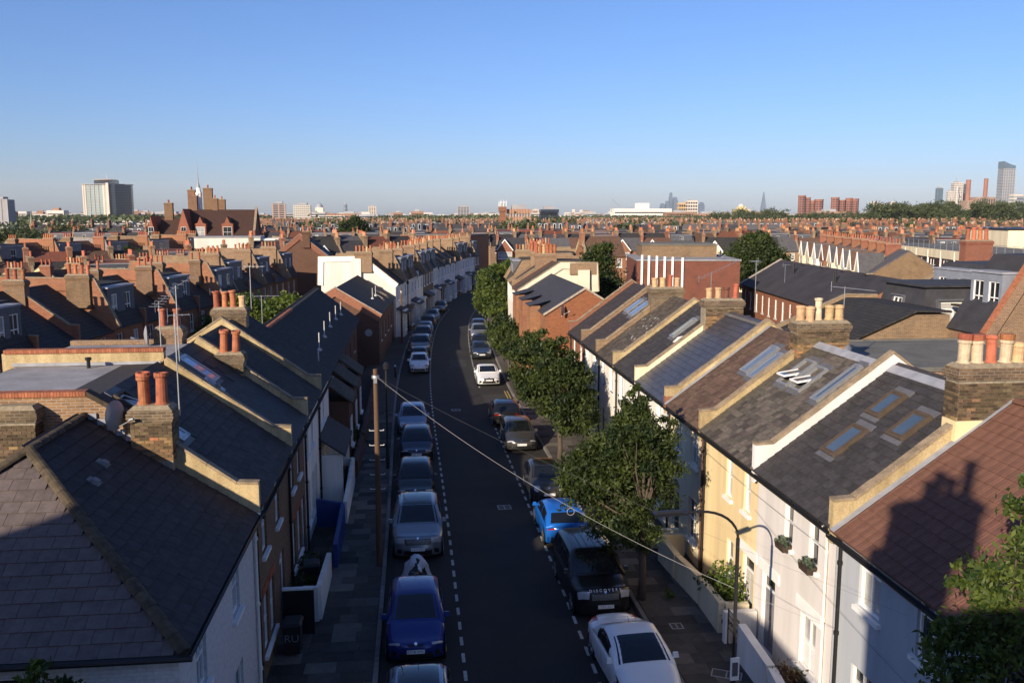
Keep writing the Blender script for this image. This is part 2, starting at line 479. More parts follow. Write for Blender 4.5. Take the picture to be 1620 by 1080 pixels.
def window(parent, x, z, w, h, style='sash', glass=None, y=.10, mtx=None, sill=True, lod=1, fmat=None, boxed=None):
    glass = glass or (GLASSC if random.random() < .25 else GLASS)
    fmat = fmat or PAINTW
    M = (mtx or Matrix()) @ Matrix.Translation((x, y, z))
    if lod == 0:
        def mk():
            f = frame_mb(w, h, style if style in ('sash', 'plain') else 'sash')
            f.quad((.03, .02, .03), (w - .03, .02, .03), (w - .03, .02, h - .03), (.03, .02, h - .03), m=1)
            if sill: f.box(-.06, -.14, -.09, w + .06, .02, 0, m=0)
            return f.mesh('window', [fmat, glass])
        return ob('window', cached(('w0', round(w, 2), round(h, 2), style, glass.name, fmat.name, sill), mk), parent, M)
    o = ob('window', cached(('wf', round(w, 2), round(h, 2), style, fmat.name), lambda: frame_mb(w, h, style).mesh('window_frame', fmat)), parent, M)
    ob('pane', cached(('wp', round(w, 2), round(h, 2), glass.name), lambda: MB().quad((.02, .02, .02), (w - .02, .02, .02), (w - .02, .02, h - .02), (.02, .02, h - .02)).mesh('pane', glass)), o)
    if sill:
        ob('sill', cached(('ws', round(w, 2)), lambda: MB().box(-.1, -.2, -.11, w + .1, .0, -.002).mesh('sill', PAINTW)), o)
    return o
def offs(P, t):
    """polyline (y,z) moved t along its upward normal, mitred"""
    out = []
    N = []
    for (a, b) in zip(P, P[1:]):
        d = Vector((b[0] - a[0], b[1] - a[1])); d.normalize(); N.append(Vector((-d.y, d.x)))
    for i, p in enumerate(P):
        if i == 0: n = N[0]; k = 1
        elif i == len(P) - 1: n = N[-1]; k = 1
        else:
            n = (N[i - 1] + N[i]); n.normalize(); k = 1 / max(.35, n.dot(N[i]))
        out.append((p[0] + n.x * t * k, p[1] + n.y * t * k))
    return out
def zat(P, y):
    for a, b in zip(P, P[1:]):
        if a[0] <= y <= b[0]: return a[1] + (b[1] - a[1]) * (y - a[0]) / (b[0] - a[0] + 1e-9)
    return P[-1][1] if y > P[-1][0] else P[0][1]
def gable(eave, ridge, ry, d, back=None, over=.18):
    s = (ridge - eave) / ry
    back = eave if back is None else back
    s2 = (ridge - back) / (d - ry)
    return [(-over, eave - over * s), (ry, ridge), (d + .12, back - .12 * s2)]
def mansard(eave, d, rise=2.5, run=1.15):
    return [(-.1, eave), (run, eave + rise), (d - .8, eave + rise + .12), (d + .05, eave)]
def shell(parent, w, d, P, front, side, roof, holes=(), t=.1, backholes=(), roofname='roof', e=.004):
    zf, zb = zat(P, 0) - .02, zat(P, d) - .02
    mb = MB()
    wallgrid(mb, w, zf, list(holes), m=0)
    Q = [(0, 0)] + [(0, zf)] + [(y, z - .02) for y, z in P[1:-1]] + [(d, zb), (d, 0)]
    mb.quad(*[(e, y, z) for y, z in Q][::-1], m=1)
    mb.quad(*[(w - e, y, z) for y, z in Q], m=1)
    mb.quad((w, d, 0), (0, d, 0), (0, d, zb), (w, d, zb), m=1)
    wall = ob('wall', mb.mesh('wall', [front, side]), parent)
    up = offs(P, t)
    poly = [(y, z) for y, z in P[::-1]] + up
    rb = MB().prism_yz(poly[::-1], .01, w - .01)
    rf = ob(roofname, rb.mesh('roof', roof), parent)
    return wall, rf
def parapet(parent, x, P, ht=.34, th=.22, wallm=RENDER_OLD, copm=STONE, kneel=True, low=.25, yend=None, name='party_wall'):
    """upstand between two roofs, following them; its coping is a sub-part"""
    P = [p for p in P]
    if yend is not None: P = [p for p in P if p[0] < yend] + [(yend, zat(P, yend))]
    up = offs(P, ht); lo = offs(P, -low)
    if kneel:
        y0 = P[0][0]
        yk = y0 + .55
        zk = zat(P, yk) + ht * 1.2
        up = [(y0 - .02, zk - .03), (yk, zk)] + [p for p in up[1:]]
        lo = [(y0 - .02, lo[0][1] - .1)] + lo[1:]
    poly = lo + up[::-1]
    o = ob(name, MB().prism_yz(poly, x - th / 2, x + th / 2).mesh('party_wall', wallm), parent)
    c0 = offs(up, .005); c1 = offs(up, .075)
    cp = MB()
    for k in range(len(up) - 1):
        a0, a1, b0, b1 = c0[k], c0[k + 1], c1[k + 1], c1[k]
        L = hypot(a1[0] - a0[0], a1[1] - a0[1]); n = max(1, int(L / .62))
        for q in range(n):
            f0, f1 = q / n, (q + .985) / n
            j = random.uniform(-.008, .008)
            lp = lambda p, r, f: (p[0] + (r[0] - p[0]) * f, p[1] + (r[1] - p[1]) * f + j)
            cp.prism_yz([lp(a0, a1, f0), lp(a0, a1, f1), lp(b1, b0, f1), lp(b1, b0, f0)], x - th / 2 - .025, x + th / 2 + .025)
    ob('coping', cp.mesh('coping', copm), o)
    return o
def pot_mesh(kind):
    def mk():
        b = MB()
        if kind == 'r': pr = [(.15, 0), (.15, .05), (.125, .08), (.115, .5), (.115, .62), (.15, .64), (.15, .72), (.11, .72), (.1, .60)]; mm = POTR
        elif kind == 'b': pr = [(.165, 0), (.165, .06), (.14, .1), (.145, .42), (.17, .46), (.17, .54), (.12, .54), (.11, .45)]; mm = POTB
        elif kind == 'c': pr = [(.16, 0), (.17, .05), (.13, .09), (.14, .50), (.165, .52), (.165, .58), (.14, .60), (.15, .72), (.105, .72), (.1, .60)]; mm = POTC
        elif kind == 't': pr = [(.14, 0), (.14, .06), (.12, .1), (.12, .75), (.15, .78), (.15, .85), (.1, .85), (.09, .7)]; mm = POTC
        elif kind == 'd': pr = [(.15, 0), (.15, .05), (.12, .08), (.11, .40), (.15, .42), (.155, .52), (.1, .52), (.09, .4)]; mm = mat('sooty pot', (.12, .05, .035), .9, .3, 5, orand=.2)
        elif kind == 'm': pr = [(.13, 0), (.13, .5), (.16, .52), (.16, .55), (.05, .68), (.0, .7)]; mm = ALUM
        b.lathe(pr, 14)
        if kind == 'c': b.lathe([(.145, .585), (.168, .60), (.172, .74), (.10, .745)], 14, m=1)
        return b.mesh('chimney_pot', [mm, POTR], smooth=False)
    return cached(('pot', kind), mk)
def brick_mesh(kind, L):
    def mk():
        mm = {'y': mat('stock brick piece', (.245, .15, .07), .92, .3, 9, orand=.38, hue=.018, fine=.45),
              's': mat('sooty brick piece', (.12, .082, .045), .92, .4, 9, orand=.5, hue=.015, fine=.5),
              'r': mat('red brick piece', (.27, .095, .05), .92, .3, 9, orand=.35, hue=.015, fine=.4),
              'o': mat('orange brick piece', (.33, .15, .06), .92, .3, 9, orand=.35, hue=.018, fine=.4)}[kind]
        return MB().box(.006, -.02, .005, L - .006, .014, .07).mesh('brick', mm)
    return cached(('brick', kind, L), mk)
MORTAR = mat('lime mortar', (.27, .23, .17), .95, .35, 6, fine=.3)
def face_bricks(parent, p0, t, n, L, z0, z1, kind='y', top='s', ntop=5, budget=None):
    """bricks laid on a face: p0 start, t along, n outward"""
    t = Vector(t); n = Vector(n)
    R_ = Matrix(((t.x, n.x, 0), (t.y, n.y, 0), (0, 0, 1))).to_4x4()
    rows = int((z1 - z0) / .075); cnt = 0
    for r in range(rows):
        x = 0.0; half = r % 2
        z = z0 + r * .075
        while x < L - .04:
            l = .1125 if (half and x == 0) else .225
            if x + l > L + .03:
                l = .1125 if L - x < .17 else .225
            if x + l > L + .06: break
            k = kind
            if r >= rows - ntop or random.random() < .14: k = top
            elif random.random() < .12: k = {'y': 'o', 'r': 'o', 'o': 'y', 's': 'y'}[kind]
            p = Vector(p0) + t * x
            M = Matrix.Translation((p.x, p.y, z)) @ R_
            ob('brick', brick_mesh(k, l), parent, M)
            cnt += 1
            x += l
    return cnt
def chimney(parent, cx, cy, z0, z1, sx, sy, pots, brick=None, faces='', kind='y', potscale=1.0, far=False, name='chimney'):
    brick = brick or YSOOT
    b = MB()
    zc = z1 - .40
    i = .015 if faces else 0
    b.box(cx - sx / 2 + i, cy - sy / 2 + i, z0, cx + sx / 2 - i, cy + sy / 2 - i, zc, m=1 if faces else 0)
    e = .03
    for k, (a, ex) in enumerate(((0, .03), (.075, .06), (.15, .06), (.225, .03))):
        b.box(cx - sx / 2 - ex, cy - sy / 2 - ex, zc + a, cx + sx / 2 + ex, cy + sy / 2 + ex, zc + a + .074)
    b.frus(cx - sx / 2 - .01, cy - sy / 2 - .01, cx + sx / 2 + .01, cy + sy / 2 + .01, zc + .30, z1, -.10, m=2)
    if far:
        for (dx, dy, kd) in pots:
            r = .14 * potscale; h = .62 * potscale
            b.lathe([(r, z1 - .08), (r * .8, z1), (r * .8, z1 + h * .85), (r, z1 + h * .88), (r, z1 + h), (r * .6, z1 + h)], 8, m=3 if kd in 'rd' else 4, cx=cx + dx, cy=cy + dy)
        return ob(name, b.mesh('chimney', [brick, MORTAR, FLAUNCH, POTR, POTB]), parent)
    o = ob(name, b.mesh('chimney', [brick, MORTAR, FLAUNCH]), parent)
    for (dx, dy, kd) in pots:
        s = potscale * random.uniform(.94, 1.06)
        ob('chimney_pot', pot_mesh(kd), o, Matrix.Translation((cx + dx, cy + dy, z1 - .05)) @ Matrix.Rotation(random.uniform(-.05, .05), 4, 'X') @ Matrix.Rotation(random.uniform(-.05, .05), 4, 'Y') @ Matrix.Rotation(random.uniform(0, 6), 4, 'Z') @ Matrix.Diagonal((s, s, s, 1)))
    zb = z0
    for f in faces.split():
        ax = f[1]; sg = 1 if f[0] == '+' else -1
        zz = float(f[2:]) if len(f) > 2 else z0
        if ax == 'y':
            n = (0, sg, 0); t = (sg, 0, 0)       # t x n = z
            p0 = (cx - sg * sx / 2, cy + sg * (sy / 2 - .014), 0); L = sx
        else:
            n = (sg, 0, 0); t = (0, -sg, 0)
            p0 = (cx + sg * (sx / 2 - .014), cy + sg * sy / 2, 0); L = sy
        face_bricks(o, p0, t, n, L, zz, zc - .002, kind)
    return o
def tile_mesh(key, tw, th, mm, thick=.014, over=.05):
    def mk():
        b = MB(); i = .004
        v = [(i, -.0, .030), (tw - i, -.0, .030), (tw - i, th + over, .006), (i, th + over, .006)]
        b.v = [(x, y, z - thick) for x, y, z in v] + v
        for f in ((3, 2, 1, 0), (4, 5, 6, 7), (0, 1, 5, 4), (1, 2, 6, 5), (2, 3, 7, 6), (3, 0, 4, 7)): b.f.append(f); b.m.append(0)
        return b.mesh(key, mm)
    return cached(('tile', key, tw, th), mk)
def pantile_mesh(key, tw, th, mm):
    """interlocking concrete tile with a roll along each side"""
    def mk():
        b = MB()
        xs = [.003, tw * .12, tw * .24, tw * .5, tw * .76, tw * .88, tw - .003]
        zs = [.0, .016, .0, .004, .0, .016, .0]
        top = [(x, 0, z + .034) for x, z in zip(xs, zs)]; bk = [(x, th + .05, z + .008) for x, z in zip(xs, zs)]
        bot = [(x, 0, z + .008) for x, z in zip(xs, zs)]
        b.grid([bk, top, bot])
        return b.mesh(key, mm)
    return cached(('ptile', key, tw, th), mk)
def slates(rf, root, O, u, v, U, V, tw, th, mesh, name, skip=(), inside=None, limit=300, jit=.004, stagger=True, clip=None):
    """tiles laid course by course on the plane through O; the nearest ones are objects, the rest one joined part"""
    O = Vector(O); u = Vector(u).normalized(); v = Vector(v).normalized(); n = u.cross(v)
    Rm = Matrix((u, v, n)).transposed().to_4x4()
    W = root.matrix_basis
    camp = Vector((0, 0, 13))
    places = []
    r = 0
    while r * th < V - .02:
        x = -(tw / 2 if (r % 2 and stagger) else 0)
        while x < U - .02:
            cx, cy = x + tw / 2, r * th + th / 2
            ok = -.01 < x + .02 or True
            u0, u1 = clip(r * th + th * .5) if clip else (0.0, U)
            if x + tw < u0 + .05 or x > u1 - .05: ok = False
            if inside and not inside(cx, cy): ok = False
            for (a, b_, c, d_) in skip:
                if a - tw * .5 < cx < c + tw * .5 and b_ - th * .5 < cy < d_ + th * .4: ok = False
            if ok:
                sx = 1.0; xx = x
                a_, b_2 = max(x, u0), min(x + tw, u1); sx = (b_2 - a_) / tw; xx = a_
                if sx > .12:
                    p = O + u * xx + v * (r * th)
                    places.append(((W @ p - camp).length, p, sx))
            x += tw
        r += 1
    places.sort(key=lambda q: q[0])
    for dist, p, sx in places[:limit]:
        M = Matrix.Translation(p + n * random.uniform(0, jit)) @ Rm @ Matrix.Rotation(random.gauss(0, jit * 1.2), 4, 'Z') @ Matrix.Diagonal((sx, 1, 1, 1))
        ob(name, mesh, rf, M)
    rest = places[limit:]
    if rest:
        vs = np.empty(len(mesh.vertices) * 3); mesh.vertices.foreach_get('co', vs); vs = vs.reshape(-1, 3)
        fs = [tuple(p.vertices) for p in mesh.polygons]
        b = MB()
        for dist, p, sx in rest:
            i = len(b.v)
            M = Matrix.Translation(p + n * random.uniform(0, jit)) @ Rm
            for q in vs: b.v.append(tuple(M @ Vector((q[0] * sx, q[1], q[2]))))
            for f in fs: b.f.append(tuple(i + k for k in f)); b.m.append(0)
        tag(ob(name, b.mesh(name + 's', mesh.materials[0]), rf), kind='stuff')
def slope_mtx(P0, P1, x, up):
    """frame lying on the roof slope from P0 to P1 (y,z), at x, distance up the slope"""
    d = Vector((0, P1[0] - P0[0], P1[1] - P0[1])).normalized()
    u = Vector((1, 0, 0)); n = u.cross(d)
    Rm = Matrix((u, d, n)).transposed().to_4x4()
    p = Vector((x, P0[0], P0[1])) + d * up
    return Matrix.Translation(p) @ Rm
def skylight(parent, M, w, h, frame=None, open_=0.0, glass=None):
    frame = frame or OAK
    def mk():
        b = MB(); t = .09
        b.box(-t, -t, 0, 0, h + t, .11).box(w, -t, 0, w + t, h + t, .11).box(0, -t, 0, w, 0, .10).box(0, h, 0, w, h + t, .12)
        b.box(-t - .05, h + t, .0, w + t + .05, h + t + .22, .045, m=1).box(-t - .05, -t - .16, .0, w + t + .05, -t, .04, m=1)
        return b.mesh('skylight', [frame, mat('dark flashing', (.10, .10, .11), .6, .2, 4)])
    o = ob('skylight', cached(('sky', w, h, frame.name), mk), parent, M)
    g = glass or SKYGL
    Mp = Matrix.Translation((0, h * .5, .075)) @ Matrix.Rotation(-open_, 4, 'X') @ Matrix.Translation((0, -h * .5, 0)) if open_ else Matrix.Translation((0, 0, .075))
    def mkp():
        b = MB(); q = .05
        b.box(0.006, .006, -.03, q, h - .006, .03, m=1).box(w - q, .006, -.03, w - .006, h - .006, .03, m=1).box(q, .006, -.03, w - q, q, .03, m=1).box(q, h - q, -.03, w - q, h - .006, .03, m=1)
        b.quad((q, q, .012), (w - q, q, .012), (w - q, h - q, .012), (q, h - q, .012))
        b.quad((q, q, -.012), (q, h - q, -.012), (w - q, h - q, -.012), (w - q, q, -.012))
        return b.mesh('pane', [g, PAINTW if open_ else frame])
    ob('pane', cached(('skyp', w, h, g.name, bool(open_), frame.name), mkp), o, Mp)
    return o
def gutter(parent, w, y, z, x0=0.0, name='gutter', mm=None):
    b = MB()
    pr = [(-.06, .045), (-.06, -.01), (-.035, -.05), (.035, -.05), (.06, -.01), (.06, .045), (.045, .045), (.02, -.03), (-.02, -.03), (-.045, .045)]
    b.prism_yz([(y + a, z + c) for a, c in pr], x0, w)
    return ob(name, b.mesh('gutter', mm or BLACK), parent)
def downpipe(parent, x, y, z0, z1, mm=None, r=.045):
    b = MB()
    b.tube([(x, y + .12 - .25, z1 + .15), (x, y - .02, z1 - .1), (x, y, z1 - .25), (x, y, z0)], r, 8)
    z = z0 + .9
    while z < z1 - .3:
        b.lathe([(r * 1.5, z), (r * 1.5, z + .09)], 8, cx=x, cy=y); z += 1.8
    return ob('downpipe', b.mesh('downpipe', mm or BLACK), parent)
def hipcaps(parent, a, b, name='ridge_tile', mm=None, L=.33, r=.11):
    """half-round tiles along a line"""
    a = Vector(a); b = Vector(b); d = b - a; n = max(1, int(d.length / L)); d.normalize()
    side = d.cross(Vector((0, 0, 1))).normalized(); up = side.cross(d)
    mm = mm or mat('ridge tile clay', (.10, .065, .045), .85, .35, 5, orand=.25, fine=.35)
    def mk():
        m = MB(); rows = []
        for yy, rr in ((0, r), (L * 1.02, r * .93)):
            rows.append([(rr * cos(t), yy, rr * sin(t) * .8) for t in [pi * k / 6 for k in range(7)]])
        m.grid(rows, flip=True)
        m.quad(*[(p[0] * .99, 0, p[2] * .99) for p in rows[0]])
        return m.mesh(name, mm)
    me = cached(('cap', name, L, r, mm.name), mk)
    Rm = Matrix((side, d, up)).transposed().to_4x4()
    for k in range(n):
        ob(name, me, parent, Matrix.Translation(a + d * (k * (b - a).length / n)) @ Rm @ Matrix.Rotation(random.gauss(0, .012), 4, 'Z'))
def dormer(parent, x, w, P, y0, y1, z0, z1, nwin=1, mm=None, wm=None, lod=0, wh=None, glass=None):
    """flat-topped dormer box standing out of a front slope, windows to the front"""
    b = MB()
    m = mm or GREYCLAD
    wh = wh or (z1 - z0) * .72
    ww = min(.85, (w - .2) / nwin - .12)
    holes = []
    for k in range(nwin):
        cx = w * (k + .5) / nwin
        holes.append((cx - ww / 2, z0 + .14, ww, wh))
    b2 = MB(); wallgrid(b2, w, z1 - .1, holes, depth=.08, z0=z0)
    for q in b2.v: b.v.append((q[0] + x, q[1] + y0, q[2]))
    b.f += b2.f; b.m += b2.m
    b.quad((x, y0, z0), (x, y0, z1 - .1), (x, y1, z1 - .1), (x, y1, z0)); b.quad((x + w, y0, z0), (x + w, y1, z0), (x + w, y1, z1 - .1), (x + w, y0, z1 - .1))
    b.box(x - .06, y0 - .08, z1 - .1, x + w + .06, y1, z1, m=1)
    o = ob('dormer', b.mesh('dormer', [m, wm or LEAD]), parent)
    for h in holes: window(o, x + h[0], h[1], h[2], h[3], 'sash', y=y0 + .07, sill=False, lod=0, glass=glass)
    return o
def aerial(label, loc, h=2.2, rot=0.0, n=7, boom=1.2, tilt=0.0):
    b = MB()
    b.tube([(0, 0, 0), (0, 0, h)], .018, 6)
    d = Vector((cos(rot), sin(rot), tilt)); s = Vector((-sin(rot), cos(rot), 0))
    c = Vector((0, 0, h - .05))
    b.tube([c - d * boom * .3, c + d * boom * .7], .012, 5)
    for k in range(n):
        p = c + d * (boom * (k / (n - 1) - .3)); l = .26 - .012 * k
        b.tube([p - s * l, p + s * l], .007, 4)
    b.tube([c - d * boom * .32 + Vector((0, 0, .18)), c - d * boom * .32 - Vector((0, 0, .18))], .008, 4)
    return tag(ob('tv_aerial', b.mesh('tv_aerial', STEEL, uv=False), None, loc=loc), label, 'aerial', 'television aerials on the roofs')
def dish(label, loc, rot, r=.32, group='satellite dishes', arm=(0, 0, 0), mm=None):
    root = thing('satellite_dish', label, 'dish', loc, rot, group)
    b = MB(); rows = []
    for k in range(5):
        q = r * k / 4
        rows.append([(-.25 * q * q / r - .02, q * cos(t), q * sin(t) * 1.08) for t in [2 * pi * j / 16 for j in range(17)]])
    b.grid(rows); b.grid([[(p[0] - .012, p[1], p[2]) for p in row] for row in rows], flip=True)
    ob('reflector', b.mesh('reflector', mm or mat('dish grey', (.22, .23, .25), .5, .1, 4), smooth=True, uv=False), root)
    c = MB().tube([(-.1, 0, -r * .9), (.34, 0, -.1)], .012, 5).tube([(.30, 0, -.1), (.42, 0, -.06)], .035, 8)
    ob('receiver_arm', c.mesh('receiver_arm', STEEL, uv=False), root)
    c = MB().tube([(-.06, 0, 0), (-.16, 0, -.05), (-.16, 0, -.45)], .02, 6)
    ob('bracket', c.mesh('bracket', STEEL, uv=False), root)
    return root
# ---------------------------------------------------------------- ground, road, pavements
def interp(tab, y):
    if y <= tab[0][0]: return tab[0][1]
    for a, b in zip(tab, tab[1:]):
        if y <= b[0]:
            f = (y - a[0]) / (b[0] - a[0]); f2 = f
            return a[1] + (b[1] - a[1]) * f2
    a, b = tab[-2], tab[-1]
    return b[1] + (b[1] - a[1]) / (b[0] - a[0]) * (y - b[0])
_raw = [(-30, 3.0), (40, 3.0), (60, 2.75), (75, 2.9), (92, 3.5), (105, 4.3), (116, 5.3), (132, 7.8), (154, 11.2), (172, 14.6), (200, 21)]
def xc(y):  # centre line of the street, smoothed
    return sum(interp(_raw, y + d) for d in (-8, -4, 0, 4, 8)) / 5
HW = 4.2
GROUND = mat('garden ground', (.055, .052, .035), .95, .4, .05, c2=(.05, .065, .028), fine=.3)
gm = MB()
rad = [0, 40, 90, 160, 300, 600, 1200, 2500, 5000, 9000]
for k in range(len(rad) - 1):
    for j in range(24):
        a0, a1 = 2 * pi * j / 24, 2 * pi * (j + 1) / 24
        q = lambda r, a: (r * sin(a), 60 + r * cos(a), -.06)
        if k == 0: gm.quad(q(0, 0), q(rad[1], a1), q(rad[1], a0))
        else: gm.quad(q(rad[k], a0), q(rad[k], a1), q(rad[k + 1], a1), q(rad[k + 1], a0))
for i, f in enumerate(gm.f): gm.f[i] = f
me = gm.mesh('ground', GROUND)
if me.polygons[0].normal.z < 0: me.flip_normals()
tag(ob('ground', me), 'open ground between the terraces out to the horizon', 'ground', kind='structure')

ASPH = mat('asphalt', (.028, .0255, .0235), .88, .18, .6, fine=.25, bump=.25, bscale=60, spec=.3)
def strip(name, ys, fl, fr, z, m, zl=None):
    b = MB(); rows = [[(fl(y), y, z), (fr(y), y, z)] for y in ys]
    b.grid(rows, flip=True)
    return b.mesh(name, m)
YS = [-25 + 4 * k for k in range(54)]
road = tag(ob('road', strip('road', YS, lambda y: xc(y) - HW, lambda y: xc(y) + HW, 0.0, ASPH)), 'dark asphalt street running between the two terraces', 'road', kind='structure')
KERB = mat('granite kerb', (.20, .185, .17), .85, .3, 5, orand=.2, fine=.3)
PAVBASE = mat('pavement bed', (.10, .09, .08), .95, .3, 2, fine=.3)
SLAB = mat('paving slab', (.070, .060, .051), .88, .25, 3, orand=.45, hue=.012, fine=.3, bump=.2)
SLABL = mat('pale paving slab', (.135, .116, .096), .88, .2, 3, orand=.25, hue=.01, fine=.3, bump=.2)
PAVFAR = brickmat('paving', (.095, .08, .068), (.075, .065, .056), (.04, .045, .04), .9, .6, .012, .3, (.06, .055, .05), 0, .9, .3)
LOFF = lambda y: interp([(-30, 3.4), (70, 3.2), (90, 2.6), (105, 2.4), (200, 2.6)], y)
def pave(side):
    s = -1 if side == 'shaded' else 1
    wd = 3.5
    inner = lambda y: xc(y) + s * HW
    outer = lambda y: xc(y) + s * (HW + (LOFF(y) if s < 0 else wd))
    b = MB()
    rows = []
    for y in YS: rows.append([(inner(y) + s * .14, y, .115), (outer(y), y, .115)])
    b.grid(rows, flip=(s > 0))
    root = tag(ob('pavement', b.mesh('pavement', PAVFAR)), f'slab pavement along the {side} side of the street', 'pavement', kind='structure')
    if root.data.polygons[0].normal.z < 0: root.data.flip_normals()
    kb = cached('kerb', lambda: MB().box(-.07, .006, -.05, .07, .894, .125).mesh('kerb_stone', KERB))
    y = 12.0; k = 0
    while y < 100:
        x = inner(y) + s * .07; ang = -atan2(inner(y + .9) - inner(y), .9)
        ob('kerb_stone', kb, root, Matrix.Translation((x, y, 0)) @ Matrix.Rotation(ang, 4, 'Z'))
        y += .9
    far = MB()
    while y < 185:
        far.quad((inner(y), y, 0.0), (inner(y + 4), y + 4, 0.0), (inner(y + 4), y + 4, .125), (inner(y), y, .125)) if s < 0 else far.quad((inner(y + 4), y + 4, 0.0), (inner(y), y, 0.0), (inner(y), y, .125), (inner(y + 4), y + 4, .125))
        far.quad((inner(y), y, .125), (inner(y + 4), y + 4, .125), (inner(y + 4) + s * .14, y + 4, .125), (inner(y) + s * .14, y, .125)); y += 4
    tag(ob('kerb_stone', far.mesh('kerb_stones', KERB), root), kind='stuff')
    y = 16.0; n = 0
    sl = {}
    while n < 300 and y < 70:
        wrow = .62
        x = .16
        first = random.choice([.45, .6, .9])
        span = (LOFF(y) if s < 0 else 3.1)
        while x < span - .1:
            ww = min(random.choice([.6, .9, .9, .75]) if x > .2 else first, span - x)
            if ww < .12: break
            pale = random.random() < .22
            q = round(ww, 2)
            me = cached(('slab', q, pale), lambda: MB().box(.004, .004, 0, q - .004, wrow - .004, .05).mesh('paving_slab', SLABL if pale else SLAB))
            X = inner(y) + s * x - (q if s < 0 else 0)
            ob('paving_slab', me, root, Matrix.Translation((X, y, .088 + random.uniform(0, .004))) @ Matrix.Rotation(random.gauss(0, .002), 4, 'X'))
            x += ww; n += 1
        y += wrow
    return root
pav_l = pave('shaded'); pav_r = pave('sunlit')
# painted markings: thin sheets, each dash a piece of its own
LINE = mat('worn road paint', (.46, .45, .42), .8, .3, 8, fine=.3)
YLINE = mat('worn yellow paint', (.50, .38, .10), .8, .3, 8, fine=.3)
def dashes(offset, y0, y1, gaps=(), name='bay_marking'):
    y = y0
    me = cached('dash', lambda: MB().quad((-.05, 0, 0), (.05, 0, 0), (.05, .55, 0), (-.05, .55, 0)).mesh('bay_marking', LINE))
    while y < y1:
        if not any(a < y < b for a, b in gaps):
            x = xc(y) + offset; ang = -atan2(xc(y + 1) - xc(y), 1)
            ob(name, me, road, Matrix.Translation((x, y, .004)) @ Matrix.Rotation(ang, 4, 'Z'))
        y += 1.05
dashes(-1.72, 14, 125)
dashes(2.02, 14, 128, gaps=((57.5, 65.5),))
ob('bay_marking', MB().quad((4.8, 57.4, .004), (7.0, 57.4, .004), (7.0, 57.5, .004), (4.8, 57.5, .004)).mesh('bay_marking', LINE), road)
yl = MB()
for dx in (3.75, 3.95):
    yl.quad((xc(58) + dx, 58, .004), (xc(58) + dx + .07, 58, .004), (xc(64) + dx + .07, 65, .004), (xc(64) + dx, 65, .004))
ob('yellow_line', yl.mesh('yellow_line', YLINE), road)
PATCH = mat('asphalt repair', (.020, .019, .019), .9, .2, 1.5, fine=.2, bump=.2, bscale=60); PATCH2 = mat('worn asphalt', (.038, .036, .034), .88, .3, 1.0, fine=.3, bump=.2, bscale=60)
rp = random.Random(5)
for k, (x, y, w_, l_) in enumerate(((-.9, 21, .6, 26), (1.6, 33, 1.3, 2.2), (3.4, 44.5, .45, 13), (5.0, 61, 1.9, 3.0), (2.2, 66, .5, 9), (4.4, 27, 1.0, 1.5), (3.0, 76, 1.4, 4), (2.4, 52, .9, 1.2), (6.1, 44.5, .8, 1.4))):
    b = MB(); n = max(2, int(l_ / 1.0)); L_ = []; R2 = []
    for q in range(n + 1):
        yy = y + l_ * q / n; dx = xc(yy) - 3.0
        L_.append((x + dx + rp.uniform(-.03, .03), yy, .002)); R2.append((x + dx + w_ + rp.uniform(-.03, .03), yy, .002))
    b.grid([[a, c] for a, c in zip(L_, R2)], flip=True)
    me = b.mesh('repair_patch', PATCH if k % 3 else PATCH2)
    if me.polygons[0].normal.z < 0: me.flip_normals()
    ob('repair_patch', me, road)
# ironwork
IRON = mat('cast iron', (.05, .05, .05), .6, .3, 8)
def cover(x, y, w, d, rot, label, z=.146, pale=False):
    t = thing('manhole_cover', label, 'manhole cover', (x, y, z), rot, None)
    b = MB(); f = .04
    b.box(0, 0, -.02, w, f, .006).box(0, d - f, -.02, w, d, .006).box(0, f, -.02, f, d - f, .006).box(w - f, f, -.02, w, d - f, .006)
    b.box(w / 2 - f / 2, f, -.02, w / 2 + f / 2, d - f, .006)
    ob('frame', b.mesh('cover_frame', mat('pale steel frame', (.30, .29, .27), .6, .3, 8)), t)
    ob('lid', MB().box(f, f, -.02, w / 2 - f / 2, d - f, .001).mesh('lid', IRON), t)
    ob('lid', MB().box(w / 2 + f / 2, f, -.02, w - f, d - f, .001).mesh('lid', IRON), t)
cover(8.15, 22.7, .85, .45, R(-25), 'twin iron access cover in a pale frame set in the sunlit pavement')
cover(3.6, 38.0, .6, .6, .05, 'square drain cover in the middle of the shaded road', z=.004)
cover(2.4, 58.5, .6, .6, .1, 'square drain cover farther up the middle of the road', z=.004)
cover(7.9, 25.6, .4, .4, 0, 'small square water cover in the sunlit pavement near the street tree')

# ---------------------------------------------------------------- the sunlit terrace (faces the street from +x)
XR = 10.25
ROTR = R(-90)
def rh(y_far, y_near, label, front, rfmat, P, holes, group='terraced houses along the sunlit side of the street', side=YSTOCK, d=8.0, t=.1):
    w = y_far - y_near
    root = thing('terraced_house', label, 'house', (XR, y_far, 0), ROTR, group)
    wall, rf = shell(root, w, d, P, front, side, rfmat, holes, t=t)
    return root, wall, rf, w
PR = gable(5.5, 8.42, 4.0, 8.0)
SR = hypot(4.18, 2.92 / 4 * 4.18)
def front_tiles(rf, root, w, P, mesh, tw, th, name, skip=(), x0=.12, x1=None, limit=300, lift=.10, stagger=True, jit=.004):
    U = (w if x1 is None else x1) - x0
    a = offs(P, lift)
    d = Vector((0, P[1][0] - P[0][0], P[1][1] - P[0][1])); V = d.length
    slates(rf, root, (x0, a[0][0], a[0][1]), (1, 0, 0), d, U, V, tw, th, mesh, name, skip, limit=limit, stagger=stagger, jit=jit)
